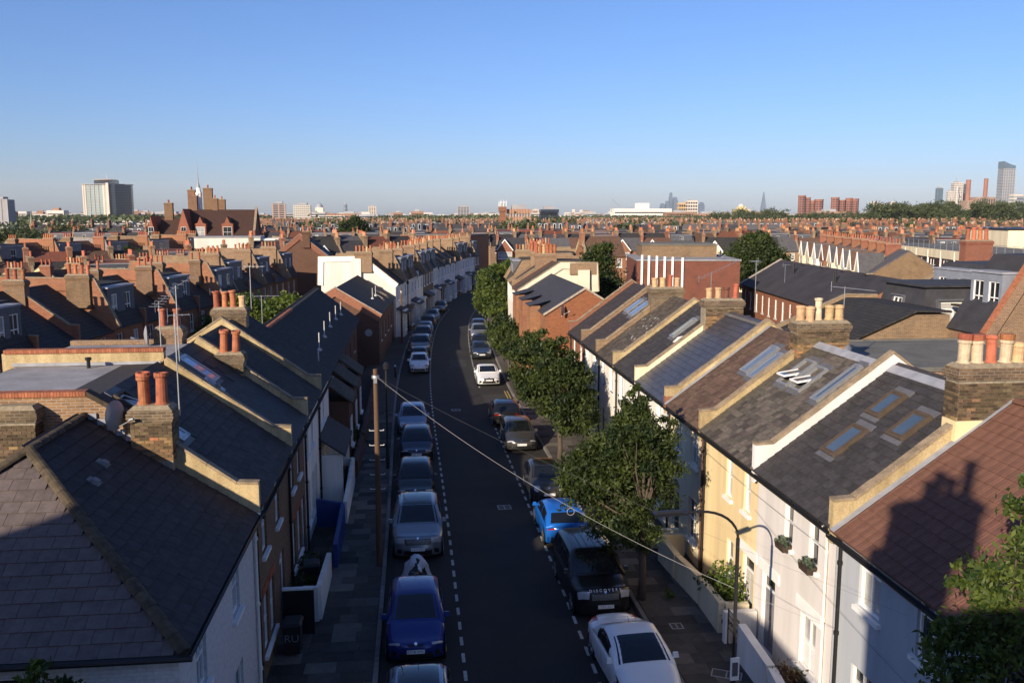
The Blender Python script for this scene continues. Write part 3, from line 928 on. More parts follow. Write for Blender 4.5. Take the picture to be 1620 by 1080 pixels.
def flash(parent, x0, x1, P, m=LEAD, lift=.135, name='flashing'):
    a = offs(P, lift); b = offs(P, lift + .012)
    return ob(name, MB().prism_yz([a[0], a[1], b[1], b[0]], x0, x1).mesh('flashing', m), parent)
def doorset(root, x, z, w, h, col, y=.1, fan=True):
    M = Matrix.Translation((x, y, z))
    b = MB(); t = .07
    hh = h - (.45 if fan else 0)
    b.box(0, -.03, 0, t, .04, h).box(w - t, -.03, 0, w, .04, h).box(t, -.03, h - t, w - t, .04, h)
    if fan: b.box(t, -.03, hh, w - t, .04, hh + .06)
    o = ob('door', b.mesh('door_frame', PAINTW), root, M)
    c = MB(); c.box(t, .0, 0, w - t, .04, hh)
    for (a0, b0, a1, b1) in ((.12, .15, .44, .8), (.54, .15, .86, .8), (.12, .95, .44, 1.75), (.54, .95, .86, 1.75)):
        W_ = w - 2 * t; c.box(t + W_ * a0, -.012, b0, t + W_ * a1, 0, min(b1, hh - .1))
    ob('panel', c.mesh('door_panel', col), o)
    if fan: ob('pane', MB().quad((t, .01, hh + .06), (w - t, .01, hh + .06), (w - t, .01, h - t), (t, .01, h - t)).mesh('pane', GLASS), o)
    return o
def lintel(root, x, z, w, h=.32, m=None, name='lintel'):
    return ob(name, MB().box(x - .12, -.03, z, x + w + .12, .001, z + h).mesh('lintel', m or PAINTW), root)

# R0 grey house with the red-brown tiled roof
P0 = gable(5.45, 8.42, 4.2, 8.4)
h0 = [(1.15, 3.95, .95, 1.3), (3.55, 3.95, 1.0, 1.35), (1.0, .95, 1.0, 1.5), (3.5, 0.15, 1.0, 2.5)]
r0, wall, rf, w0 = rh(19.88, 11.0, 'blue grey rendered house under the red brown tiled roof', BGREY, TILERD, P0, h0)
for k in (0, 1): window(r0, *h0[k], style='case', glass=GLASSC if k == 0 else GLASS)
window(r0, *h0[2], style='case'); doorset(r0, *h0[3], mat('navy door', (.03, .04, .07), .4, .1, 3))
front_tiles(rf, r0, w0, P0, pantile_mesh('roof_tile', .30, .335, TILERD), .30, .335, 'roof_tile', x0=.30, stagger=False, jit=.003)
hipcaps(rf, (.35, 4.2, 8.55), (w0, 4.2, 8.55), mm=TILERD, L=.42, r=.14)
flash(rf, .115, .32, P0, lift=.15)
gutter(r0, w0, -.30, 5.28, .1)
downpipe(r0, .32, -.07, .12, 5.3)
parapet(r0, 0.0, PR, ht=.32, th=.22, wallm=RENDER_OLD, yend=3.2)
chimney(r0, -.05, 3.72, 7.3, 9.47, .55, 1.95, [(0, -.72, 'c'), (0, -.36, 'c'), (0, 0, 'r'), (0, .36, 'c'), (0, .7, 'b')], faces='+x8.1 -y8.1', kind='s')
ob('chimney_base', MB().box(-.33, 2.73, 7.0, .23, 4.7, 8.08).mesh('chimney_base', YCREAM), r0)

# R1 pale grey house, dark slates, three roof windows
h1 = [(1.95, 3.9, .55, 1.35), (3.5, 3.9, .55, 1.35), (3.2, .95, .95, 1.5), (.55, .15, .95, 2.35)]
r1, wall, rf, w1 = rh(24.9, 19.9, 'pale grey house with three roof windows in smooth dark slates', LGREY, SLATE1, PR, h1)
for k in (0, 1): window(r1, *h1[k], style='sash', glass=GLASS)
window(r1, *h1[2], style='shutter', glass=GLASSC)
doorset(r1, *h1[3], mat('grey door', (.20, .20, .22), .4, .1, 3))
lintel(r1, 3.05, 2.5, 1.25); lintel(r1, .4, 2.52, 1.25)
V = hypot(4.18, 3.05)
sk1 = [(1.75, 1.75, 1.75 + .62, 1.75 + 1.05), (1.55, 3.45, 1.55 + .55, 3.45 + .85), (3.2, 3.1, 3.2 + .6, 3.1 + .85)]
front_tiles(rf, r1, w1, PR, tile_mesh('roof_slate', .33, .27, SLATE1), .33, .27, 'roof_slate', skip=[(a - .1, b - .08, c - .1, d + .12) for a, b, c, d in sk1])
PRl = offs(PR, .10)
for a, b, c, d in sk1: skylight(rf, slope_mtx(PRl[0], PRl[1], a, b), c - a, d - b)
ob('lead_ridge', MB().prism_yz([(3.78, 8.36), (4.0, 8.545), (4.4, 8.3), (4.4, 8.37), (4.0, 8.60), (3.76, 8.42)], .12, w1 - .12).mesh('lead_ridge', LEAD), rf)
gutter(r1, w1, -.24, 5.31)
downpipe(r1, 4.62, -.06, .12, 5.2, mm=WHITE, r=.035)
parapet(r1, 0.0, PR, ht=.40, th=.2, wallm=LGREY)
# R2 cream house, patchy slates, open roof windows
h2 = [(2.35, 3.78, .55, 1.4), (3.95, 3.8, .55, 1.4), (2.6, 1.15, .6, 1.25), (4.05, .15, .95, 2.3)]
r2, wall, rf, w2 = rh(30.0, 24.9, 'cream house with two open roof windows in patchy weathered slates', YCREAM, SLATE2, PR, h2)
for k in (0, 1): window(r2, *h2[k], style='sash', glass=GLASSC)
window(r2, *h2[2], style='sash'); doorset(r2, *h2[3], mat('pale door', (.50, .48, .44), .4, .1, 3))
lintel(r2, 3.95, 2.5, 1.15)
sk2 = [(1.0, 3.15, 1.62, 3.15 + 1.15), (2.05, 3.15, 2.65, 3.15 + 1.05), (3.75, 3.1, 4.05, 4.75)]
front_tiles(rf, r2, w2, PR, tile_mesh('weathered_slate', .27, .235, SLATE2), .27, .235, 'roof_slate', skip=[(a - .1, b - .08, c - .1, d + .12) for a, b, c, d in sk2], jit=.008)
for k, (a, b, c, d) in enumerate(sk2): skylight(rf, slope_mtx(PRl[0], PRl[1], a, b), c - a, d - b, frame=ALUM, open_=R(28) if k < 2 else 0)
ob('lead_ridge', MB().prism_yz([(3.78, 8.36), (4.0, 8.545), (4.4, 8.3), (4.4, 8.37), (4.0, 8.60), (3.76, 8.42)], .12, w2 - .12).mesh('lead_ridge', LEAD), rf)
gutter(r2, w2, -.24, 5.31)
downpipe(r2, .28, -.07, .12, 5.3); downpipe(r2, .08, -.07, .12, 5.3, mm=mat('rusty brown pipe', (.10, .05, .03), .6, .3, 6))
parapet(r2, 0.0, PR, ht=.31, th=.2, wallm=RENDER_OLD, yend=3.4)
chimney(r2, -.02, 4.15, 6.9, 9.34, .62, 1.95, [(0, -.75, 'b'), (0.12, -.45, 'b'), (0, -.08, 't'), (0, .32, 'b'), (0, .7, 'b')], faces='+x7.8 -y7.3', kind='y')
ob('chimney_base', MB().prism_yz([(2.7, 6.6), (5.1, 6.9), (5.1, 7.9), (3.17, 7.9)], -.34, .29).mesh('chimney_base', RENDER_OLD), r2)
# R3 brown tiles
h3 = [(.75, 3.8, .85, 1.45), (2.9, 3.8, .85, 1.45), (2.8, .9, .95, 1.6), (.7, .15, .95, 2.4)]
r3, wall, rf, w3 = rh(34.4, 30.0, 'cream house with two long roof windows in mossy brown tiles', CREAM, TILEBR, PR, h3)
for k in (0, 1, 2): window(r3, *h3[k], style='sash')
doorset(r3, *h3[3], mat('dark green door', (.02, .05, .03), .4, .1, 3))
sk3 = [(2.35, 2.95, 2.85, 4.35), (3.25, 2.85, 3.65, 4.15)]
front_tiles(rf, r3, w3, PR, tile_mesh('brown_tile', .26, .24, TILEBR), .26, .24, 'roof_tile', skip=[(a - .1, b - .08, c - .1, d + .12) for a, b, c, d in sk3], jit=.006)
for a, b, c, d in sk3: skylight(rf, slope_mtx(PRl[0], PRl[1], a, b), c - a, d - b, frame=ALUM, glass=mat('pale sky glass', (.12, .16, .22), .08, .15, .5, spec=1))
gutter(r3, w3, -.24, 5.31); downpipe(r3, .2, -.06, .12, 5.3)
flash(rf, .12, .34, PR, lift=.14)
parapet(r3, 0.0, PR, ht=.31, th=.2, wallm=RENDER_OLD)
ob('brick_end', MB().box(-.135, -.215, 5.2, .135, .12, 5.78).mesh('brick_end', REDB), r3)
# R4 blue-black slates
h4 = [(1.0, 3.8, .85, 1.45), (3.1, 3.8, .85, 1.45), (3.0, .9, .95, 1.6), (.8, .15, .95, 2.4)]
r4, wall, rf, w4 = rh(39.35, 34.4, 'white house under neat blue black slates', WHITE, SLATEN, PR, h4)
for k in (0, 1, 2): window(r4, *h4[k], style='sash')
doorset(r4, *h4[3], mat('black door', (.02, .02, .02), .4, .1, 3))
front_tiles(rf, r4, w4, PR, tile_mesh('blue_slate', .42, .30, SLATEN), .42, .30, 'roof_slate', jit=.002)
hipcaps(rf, (.3, 4.0, 8.52), (w4, 4.0, 8.52), mm=mat('grey ridge tile', (.13, .12, .115), .8, .3, 5, orand=.2), L=.45, r=.13)
gutter(r4, w4, -.24, 5.31); downpipe(r4, .2, -.06, .12, 5.3)
parapet(r4, 0.0, PR, ht=.33, th=.2, wallm=CREAM, yend=3.2)
chimney(r4, -.02, 3.85, 7.0, 9.27, .62, 1.85, [(0, -.62, 'b'), (0, -.2, 'b'), (0, .2, 'd'), (0, .62, 'r')], faces='+x7.7', kind='y')
# R5..R8
def rsimple(y1, y0, label, front, sl, P=PR, par=RENDER_OLD, name='roof_slate', tw=.4, th=.3, sk=(), ch=None, side=YSTOCK, yend=None, skm=None, holes=None):
    w = y1 - y0
    hs = holes or [(.7, 3.8, .85, 1.45), (w - 1.6, 3.8, .85, 1.45), (w - 1.7, .9, .95, 1.6), (.6, .15, .95, 2.4)]
    root, wall, rf, w = rh(y1, y0, label, front, sl, P, hs, side=side)
    for k in (0, 1, 2): window(root, *hs[k], style='sash', lod=0)
    doorset(root, *hs[3], random.choice([MATS['black door'], MATS['navy door'], MATS['dark green door']]))
    front_tiles(rf, root, w, P, tile_mesh(name + sl.name, tw, th, sl), tw, th, name, skip=[(a - .1, b - .08, c - .1, d + .12) for a, b, c, d in sk])
    pl = offs(P, .1)
    for a, b, c, d in sk: skylight(rf, slope_mtx(pl[0], pl[1], a, b), c - a, d - b, frame=ALUM, glass=skm)
    gutter(root, w, -.24, 5.31); downpipe(root, .2, -.06, .12, 5.3)
    parapet(root, 0.0, P, ht=.31, th=.2, wallm=par, yend=yend)
    if ch: chimney(root, -.02, ch[0], 7.0, ch[1], .62, ch[2], ch[3], faces=ch[4] if len(ch) > 4 else '', kind='y')
    return root
PALESK = MATS['pale sky glass']
r5 = rsimple(43.9, 39.35, 'white house with a cracked old roof window in dark slates', WHITE, SLATE1, par=RENDER_OLD, sk=[(2.3, 3.0, 2.7, 4.3)], skm=mat('algae glass', (.28, .30, .22), .4, .3, 2))
junk = MB().box(-.3, -.2, 0, .3, .2, .06).box(.4, -.1, 0, .9, .25, .07)
tag(ob('loose_flashing', junk.mesh('loose_flashing', WHITE), None, r5.matrix_basis @ slope_mtx(PRl[0], PRl[1], 3.55, 3.0) @ Matrix.Rotation(.4, 4, 'Z')), 'white scraps of loose flashing lying on the dark slates by the third chimney', 'debris')
MOSSS = mat('lichened slate', (.085, .068, .052), .8, .4, 6, orand=.35, hue=.02, fine=.3)
r6 = rsimple(48.2, 43.9, 'white house under lichen spotted brown slates', WHITE, MOSSS, par=YSTOCK, tw=.35, th=.28, yend=3.1, ch=(3.75, 9.1, 1.85, [(0, -.65, 'b'), (0, -.2, 'b'), (0, .22, 'r'), (0, .62, 'b')]))
lm = MB()
for k in range(26):
    a, b = random.uniform(.4, 3.9), random.uniform(1.6, 3.6); s = random.uniform(.04, .1)
    pts = [(a + s * cos(t) * random.uniform(.6, 1.2), b + s * sin(t) * random.uniform(.6, 1.2), .142) for t in [2 * pi * q / 7 for q in range(7)]]
    lm.v += [tuple(slope_mtx(PRl[0], PRl[1], 0, 0) @ Vector((x, y, z - .1))) for x, y, z in pts]; lm.f.append(tuple(range(len(lm.v) - 7, len(lm.v)))); lm.m.append(0)
tag(ob('lichen_patch', lm.mesh('lichen_patch', mat('lichen', (.42, .40, .33), .95, .3, 9)), r6), kind='stuff')
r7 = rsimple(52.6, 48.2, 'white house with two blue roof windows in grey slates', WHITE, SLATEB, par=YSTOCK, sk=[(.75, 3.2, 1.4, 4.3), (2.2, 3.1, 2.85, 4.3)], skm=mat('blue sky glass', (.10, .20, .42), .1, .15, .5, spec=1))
r8 = rsimple(57.2, 52.6, 'end house of the sunlit terrace beside the red brick gable', REDB, SLATEB, par=REDB)
for r_ in (r5, r6, r7, r8): pass
# red brick quoin at the far end, and flat-roofed back additions
def rear(root, x0, x1, y0, y1, z, wm=YSTOCK, fm=FELTG, lip=True, name='rear_extension'):
    b = MB().box(x0, y0, 0, x1, y1, z, m=0)
    o = ob(name, b.mesh(name, [wm]), root)
    c = MB().box(x0 - .06, y0, z, x1 + .06, y1 + .06, z + .10)
    if lip: c.box(x0 - .08, y0, z + .10, x0 + .06, y1 + .08, z + .16).box(x1 - .06, y0, z + .10, x1 + .08, y1 + .08, z + .16)
    ob('flat_roof', c.mesh('flat_roof', fm), o)
    return o
rear(r2, 1.2, w2 - .1, 4.9, 8.6, 7.3)
rear(r1, .3, w1 - .15, 4.85, 9.6, 7.55, fm=mat('slate grit roof', (.33, .31, .28), .9, .2, 3, fine=.3))
rear(r4, .5, 2.7, 5.2, 9.0, 5.4, fm=BLKFELT)
rear(r5, .3, 3.9, 4.7, 9.0, 7.1, fm=BLKFELT, wm=GREYCLAD)
rear(r6, .3, 3.9, 4.7, 8.5, 7.3, fm=BLKFELT, wm=GREYCLAD)
rear(r3, -2.0, w3 + .6, 4.9, 13.8, 7.5, wm=YSTOCK)
rear(r7, .3, 3.9, 5.2, 10.0, 6.6, fm=FELT)

# window boxes on the pale grey house, bell box, house alarm
def windowbox(x, y, z, rot, label):
    t = thing('window_box', label, 'window box', (x, y, z), rot, 'planted window boxes')
    b = MB().frus(-.26, -.11, .26, .11, 0, .2, .03).box(-.27, -.02, .2, .27, .02, .2)
    ob('trough', b.mesh('trough', mat('slatted brown box', (.05, .035, .025), .7, .3, 9)), t)
    leafball(t, 'foliage', [(0, 0, .24, .25, .09, .10)], 150, .07, LEAF_GREY)
LEAF_GREY = leafmat('grey green leaves', (.06, .085, .06), (.12, .15, .11))
def leafmesh(name, pts, size, m, up=.35, aspect=.5, tones=None, seed=0, tri=False):
    """rhombic leaves around the given points; tone is a per-leaf attribute"""
    g = np.random.default_rng(seed + len(pts))
    n = len(pts)
    d = g.normal(size=(n, 3)); d[:, 2] = d[:, 2] * .6 + up; d /= np.linalg.norm(d, axis=1)[:, None]
    a = g.normal(size=(n, 3)); a -= (a * d).sum(1)[:, None] * d; a /= np.linalg.norm(a, axis=1)[:, None]
    b = np.cross(d, a)
    s = size * g.uniform(.65, 1.35, n)[:, None]
    v = np.empty((n, 4, 3))
    bend = d * s * .18
    v[:, 0] = pts - a * s - bend; v[:, 1] = pts - b * s * aspect; v[:, 2] = pts + a * s - bend; v[:, 3] = pts + b * s * aspect
    me = bpy.data.meshes.new(name)
    me.vertices.add(n * 4); me.vertices.foreach_set('co', v.ravel())
    me.loops.add(n * 4); me.polygons.add(n)
    me.polygons.foreach_set('loop_start', np.arange(0, n * 4, 4, dtype=np.int32))
    me.polygons.foreach_set('loop_total', np.full(n, 4, np.int32))
    me.loops.foreach_set('vertex_index', np.arange(n * 4, dtype=np.int32))
    me.materials.append(m)
    at = me.attributes.new('tone', 'FLOAT', 'FACE')
    t = g.uniform(0, 1, n) if tones is None else np.clip(tones + g.normal(0, .16, n), 0, 1)
    at.data.foreach_set('value', t.astype(np.float32))
    me.update(calc_edges=True)
    return me
def blobpoints(blobs, n, seed=0, clump=28, spread=.12, shell=.55):
    g = np.random.default_rng(seed)
    B = np.array(blobs, float)
    wgt = (B[:, 3] * B[:, 4] * B[:, 5]) ** .7; wgt /= wgt.sum()
    nc = max(3, n // clump)
    k = g.choice(len(B), nc, p=wgt)
    d = g.normal(size=(nc, 3)); d /= np.linalg.norm(d, axis=1)[:, None]
    r = shell + (1 - shell) * g.uniform(0, 1, nc) ** .6
    r *= g.uniform(.86, 1.12, nc)
    c = B[k, :3] + d * r[:, None] * B[k, 3:6]
    tone = g.uniform(0, 1, nc)
    idx = g.integers(0, nc, n)
    sc = (B[k, 3:6].mean(1) * spread)[idx][:, None]
    p = c[idx] + g.normal(size=(n, 3)) * sc * np.array([1, 1, .7])
    return p, tone[idx], c
def leafball(parent, name, blobs, n, size, m, seed=1, clump=20, spread=.3):
    p, t, c = blobpoints(blobs, n, seed, clump, spread)
    return ob(name, leafmesh(name, p, size, m, tones=t, seed=seed), parent)
windowbox(XR - .15, 22.67, 3.8, R(90), 'window box of grey green plants under the farther sash window of the pale grey house')
windowbox(XR - .15, 21.12, 3.8, R(90), 'window box of grey green plants under the sash window by the white downpipe')
windowbox(XR - .2, 21.25, .62, R(90), 'window box of reddish plants below the shuttered ground floor window')

# ---------------------------------------------------------------- front garden walls, gate, plants on the sunlit side
def gwall(label, pts, h, th, m, cap=None, z=.08, hs=None):
    t = thing('garden_wall', label, 'wall', (pts[0][0], pts[0][1], z), 0, 'front garden walls')
    b = MB(); c = MB()
    ox, oy = pts[0]
    hs = hs or [h] * len(pts)
    for k in range(len(pts) - 1):
        (x0, y0), (x1, y1) = pts[k], pts[k + 1]
        x0 -= ox; x1 -= ox; y0 -= oy; y1 -= oy
        L = hypot(x1 - x0, y1 - y0); nx, ny = -(y1 - y0) / L * th / 2, (x1 - x0) / L * th / 2
        ex, ey = (x1 - x0) / L * (th / 2 - .003 * k), (y1 - y0) / L * (th / 2 - .003 * k)
        if k > 0: x0 += ex * 1.02; y0 += ey * 1.02
        i = len(b.v)
        A = [(x0 - nx, y0 - ny), (x0 + nx, y0 + ny), (x1 + nx, y1 + ny), (x1 - nx, y1 - ny)]
        ha, hb = hs[k], hs[k + 1]
        zz = [ha, ha, hb, hb]
        b.v += [(x, y, 0) for x, y in A] + [(x, y, q) for (x, y), q in zip(A, zz)]
        for f in ((0, 1, 2, 3), (7, 6, 5, 4), (1, 0, 4, 5), (2, 1, 5, 6), (3, 2, 6, 7), (0, 3, 7, 4)): b.f.append(tuple(i + q for q in f)); b.m.append(0)
        if cap:
            e = .03 / (th / 2) + 1; i = len(c.v)
            A = [(x0 - nx * e, y0 - ny * e), (x0 + nx * e, y0 + ny * e), (x1 + nx * e, y1 + ny * e), (x1 - nx * e, y1 - ny * e)]
            c.v += [(x, y, q + .002) for (x, y), q in zip(A, zz)] + [(x, y, q + .06) for (x, y), q in zip(A, zz)]
            for f in ((0, 1, 2, 3), (7, 6, 5, 4), (1, 0, 4, 5), (2, 1, 5, 6), (3, 2, 6, 7), (0, 3, 7, 4)): c.f.append(tuple(i + q for q in f)); c.m.append(0)
    ob('wall', b.mesh('wall', m), t)
    if cap: ob('coping', c.mesh('coping', cap), t)
    return t
gwall('curved cream rendered garden wall in front of the cream house', [(10.1, 31.6), (9.1, 31.3), (9.2, 29.5), (9.38, 27.3), (9.35, 25.2), (10.15, 25.1)], 1.0, .22, CREAM, hs=[.9, 1.05, .95, 1.0, 1.05, 1.05])
gwall('white rendered garden wall in front of the pale grey house', [(9.35, 23.55), (9.35, 21.4), (9.3, 20.3), (10.2, 20.2)], .9, .24, WHITE, hs=[1.15, 1.0, .85, .9])
gwall('white pier and side wall between the cream and pale grey houses', [(9.2, 24.6), (10.2, 24.6)], 1.05, .2, WHITE)
gwall('low cream garden wall beyond the street tree', [(10.1, 36.5), (9.2, 36.4), (9.2, 32.4), (10.1, 32.3)], .85, .2, CREAM)
gwall('low white garden wall under the blue black slates', [(9.2, 41.8), (9.2, 37.2), (10.1, 37.1)], .8, .2, WHITE)
gt = thing('garden_gate', 'black wrought iron gate with scrollwork by the white wall', 'gate', (9.3, 23.65, .12), 0)
b = MB()
for (a, c_) in (((0, 0, 0), (0, 0, 1.15)), ((0, .85, 0), (0, .85, 1.15))): b.tube([a, c_], .02, 6)
for z in (.06, .55, .95, 1.12): b.tube([(0, 0, z), (0, .85, z)], .013, 5)
ob('frame', b.mesh('gate_frame', BLACK, uv=False), gt)
for k in range(1, 8):
    ob('bar', cached('gbar', lambda: MB().tube([(0, 0, .06), (0, 0, 1.0), (0, .03, 1.1)], .009, 5).mesh('bar', BLACK, uv=False)), gt, loc=(0, .106 * k, 0))
b = MB()
for k in range(5):
    cy = .1 + .165 * k
    b.tube([(0, cy + .07 * cos(t) * (1 - t / 16), .75 + .1 * sin(t) * (1 - t / 16)) for t in [q * .6 for q in range(18)]], .008, 4)
ob('scrollwork', b.mesh('scrollwork', BLACK, uv=False), gt)
# ---------------------------------------------------------------- the shaded terrace (faces the street from -x)
XL = -4.3
ROTL = R(90)
# corner house with the hipped slate roof: local x -> +Y, local y -> -X
L1Y0, L1Y1 = 15.45, 22.9
HG = 'terraced houses along the shaded side of the street'
l1 = thing('corner_house', 'white painted corner house with the hipped slate roof', 'house', (XL, L1Y0, 0), ROTL, HG)
wl = L1Y1 - L1Y0; dl = 8.0
eL, rL, ryL = 5.42, 8.0, 3.95
hx = 4.0                     # where the hip meets the ridge
hl = [(1.2, 3.7, .8, 1.35), (4.6, 3.7, .8, 1.35), (4.5, .8, .95, 1.6), (1.3, .9, .8, 1.5), (2.7, .15, .95, 2.4)]
b = MB(); wallgrid(b, wl, eL, hl, m=0)
b.quad((wl, 0, 0), (wl, dl, 0), (wl, dl, eL), (wl, ryL, rL - .05), (wl, 0, eL), m=0)
b.quad((wl, dl, 0), (0, dl, 0), (0, dl, eL), (wl, dl, eL), m=0)
b2 = MB(); wallgrid(b2, dl, eL, [(1.5, 3.6, .8, 1.35), (4.6, 3.6, .8, 1.35)], m=0)
for q in b2.v: b.v.append((q[1], dl - q[0], q[2]))
nf = len(b.v) - len(b2.v)
b.f += [tuple(nf + k for k in f) for f in b2.f]; b.m += b2.m
ob('wall', b.mesh('wall', WHTB), l1)
for h in hl[:4]: window(l1, *h, style='grid' if h[1] > 3 else 'sash')
doorset(l1, *hl[4], mat('blue door', (.05, .09, .2), .4, .1, 3))
for q in ((1.5, 3.6), (4.6, 3.6)):
    window(l1, 0, 0, .8, 1.35, 'sash', y=0, mtx=Matrix.Translation((.1, dl - q[0], q[1])) @ Matrix.Rotation(R(-90), 4, 'Z'))
ov = .17
se = (rL - eL) / ryL
ze = eL - ov * se
A = (-ov, -ov, ze); B = (wl, -ov, ze); Cc = (wl, ryL, rL); D = (hx, ryL, rL); E_ = (-ov, dl + ov, ze); F_ = (wl, dl + ov, ze)
b = MB()
b.quad(A, B, Cc, D); b.quad(E_, A, D); b.quad(F_, E_, D, Cc)
b.quad((A[0], A[1], A[2] - .12), (B[0], B[1], B[2] - .12), B, A); b.quad((E_[0], E_[1], E_[2] - .12), (A[0], A[1], A[2] - .12), A, E_)
b.quad((A[0], A[1], A[2] - .12), (E_[0], E_[1], E_[2] - .12), (F_[0], F_[1], F_[2] - .12), (B[0], B[1], B[2] - .12))
rf1 = ob('roof', b.mesh('roof', SLATEB), l1)
d1 = Vector((0, ryL + ov, rL - ze)); V1 = d1.length
run = hx + ov
slates(rf1, l1, A, (1, 0, 0), d1, wl + ov, V1, .36, .30, tile_mesh('big_slate', .36, .30, SLATEB), 'roof_slate', clip=lambda v: ((v / V1) * run + .06, wl + ov - .1), limit=300, jit=.003)
nA = Vector((0, dl / 2 + ov, 0)); fr = Vector((0, dl + ov, ze)) 
d2 = Vector((hx + ov, 0, rL - ze)); V2 = d2.length; Wd = dl + 2 * ov
fsl = mat('warm grey slate', (.105, .084, .08), .75, .25, 5, orand=.13, bump=.12)
slates(rf1, l1, E_, (0, -1, 0), d2, Wd, V2, .36, .30, tile_mesh('front_slate', .36, .30, fsl), 'roof_slate',
       clip=lambda v: ((v / V2) * (dl - ryL + ov) + .08, Wd - (v / V2) * (ryL + ov) - .08), limit=300, jit=.003)
hm = mat('mossy hip tile', (.05, .036, .023), .92, .5, 5, orand=.35, c2=(.10, .075, .045), fine=.4)
hipcaps(rf1, Vector(A) + Vector((0, 0, .05)), Vector(D) + Vector((0, 0, .05)), 'hip_tile', hm, .40, .13)
hipcaps(rf1, Vector(E_) + Vector((0, 0, .05)), Vector(D) + Vector((0, 0, .05)), 'hip_tile', hm, .40, .13)
hipcaps(rf1, Vector(D) + Vector((0, 0, .05)), Vector(Cc) + Vector((0, 0, .05)), 'ridge_tile', hm, .40, .13)
gutter(l1, wl, -ov - .07, ze - .02, -.2)
b = MB(); b.tube([(-ov - .07, -.3, ze - .03), (-ov - .07, dl + .3, ze - .03)], .06, 8)
ob('gutter', b.mesh('gutter', BLACK), l1)
downpipe(l1, wl - .12, -.06, .12, 5.2, mm=WHITE)
def slopept(x, up):
    return Vector(A) + Vector((x, 0, 0)) + d1.normalized() * up
vm = mat('grey tile vent', (.16, .16, .16), .6, .2, 5)
Rs = Matrix((Vector((1, 0, 0)), d1.normalized(), Vector((1, 0, 0)).cross(d1.normalized()))).transposed().to_4x4()
for (x, up) in ((5.35, 3.55), (4.25, 3.35)):
    ob('roof_vent', cached('vent', lambda: MB().box(0, 0, 0, .26, .3, .05).frus(.03, .03, .23, .22, .05, .11, -.02).mesh('roof_vent', vm)), rf1, Matrix.Translation(slopept(x, up)) @ Rs)

PL = [(-.18, 5.36), (3.85, 8.25), (8.2, 8.17), (8.3, 5.0)]
def lh(y0, y1, label, front, sl, holes, P=PL, side=YSTOCK, style='sash'):
    w = y1 - y0
    root = thing('terraced_house', label, 'house', (XL, y0, 0), ROTL, HG)
    wall, rf = shell(root, w, 8.3, P, front, side, sl, holes)
    for h in holes:
        if len(h) == 5: doorset(root, *h[:4], MATS['navy door'])
        else: window(root, *h, style=style)
    return root, wall, rf, w
# L2: brown brick front, dark slates, rooflights
hs = [(1.2, 3.65, .8, 1.5), (3.6, 3.65, .8, 1.5), (1.0, .85, .8, 1.7), (2.1, .85, .8, 1.7), (4.0, .15, .95, 2.4, 'd')]
l2, wall, rf, w = lh(22.9, 29.1, 'brown brick house with the flat felt roof behind its patched slates', BRNB, SLATE1, hs)
redarch = mat('red arch brick', (.33, .09, .04), .9, .25, 6, fine=.2)
for q in hs[2:4]: ob('arch', MB().box(q[0] - .08, -.02, q[1] + q[3], q[0] + q[2] + .08, .001, q[1] + q[3] + .26).mesh('arch', redarch), l2)
for q in hs[:2]: ob('arch', MB().box(q[0] - .06, -.015, q[1] + q[3], q[0] + q[2] + .06, .001, q[1] + q[3] + .2).mesh('arch', YSTOCK), l2)
V = hypot(4.03, 2.89)
pl = offs(PL, .1)
sk = [(1.0, 2.75, 1.55, 3.55), (1.15, 1.55 + 2.4, 1.75, 4.75)]
front_tiles(rf, l2, w, PL, tile_mesh('old_slate', .38, .28, SLATE1), .38, .28, 'roof_slate', skip=[(a - .1, b - .08, c - .1, d + .12) for a, b, c, d in sk], jit=.006)
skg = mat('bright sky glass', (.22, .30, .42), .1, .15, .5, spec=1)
skylight(rf, slope_mtx(pl[0], pl[1], sk[0][0], sk[0][1]), .55, .8, frame=ALUM, glass=skg)
skylight(rf, slope_mtx(pl[0], pl[1], sk[1][0], sk[1][1]), .6, .8, frame=OAK, open_=R(14), glass=GLASS)
ob('flat_roof', MB().box(.3, 3.95, 8.20, w - .3, 8.1, 8.33).mesh('flat_roof', FELT), l2)
gutter(l2, w, -.24, 5.2); downpipe(l2, .1, -.06, .12, 5.2)
# party wall with the corner house: brick, rising to a level coping behind the ridge
pw = MB()
pw.prism_yz([(3.8, 5.0), (8.9, 5.0), (8.9, 8.55), (3.85, 8.55), (2.9, 7.95), (2.9, 5.0)], -.17, .08)
pwo = ob('party_wall', pw.mesh('party_wall', [YSTOCK]), l2)
# bricks you can pick out on its sunlit face
face_bricks(pwo, (-.155, 8.9, 0), (0, -1, 0), (-1, 0, 0), 4.95, 7.85, 8.53, 'y', 'o', 1)
cop = cached('redcop', lambda: MB().box(-.17, 0, 0, .17, .068, .12).mesh('coping_brick', REDCOP))
for k in range(66): ob('coping_brick', cop, pwo, Matrix.Translation((-.045, 3.9 + .0755 * k, 8.555)))
c = MB()
for k in range(5):
    t0, t1 = k / 5, (k + .97) / 5
    q = lambda t: (3.9 - 1.0 * t, 8.60 - .62 * t)
    a0, a1 = q(t0), q(t1)
    c.prism_yz([(a1[0], a1[1] - .05), (a0[0], a0[1] - .05), (a0[0], a0[1] + .09), (a1[0], a1[1] + .09)], -.2, .12)
ob('coping', c.mesh('coping', mat('mossy coping', (.06, .045, .03), .95, .4, 6, fine=.4)), pwo)
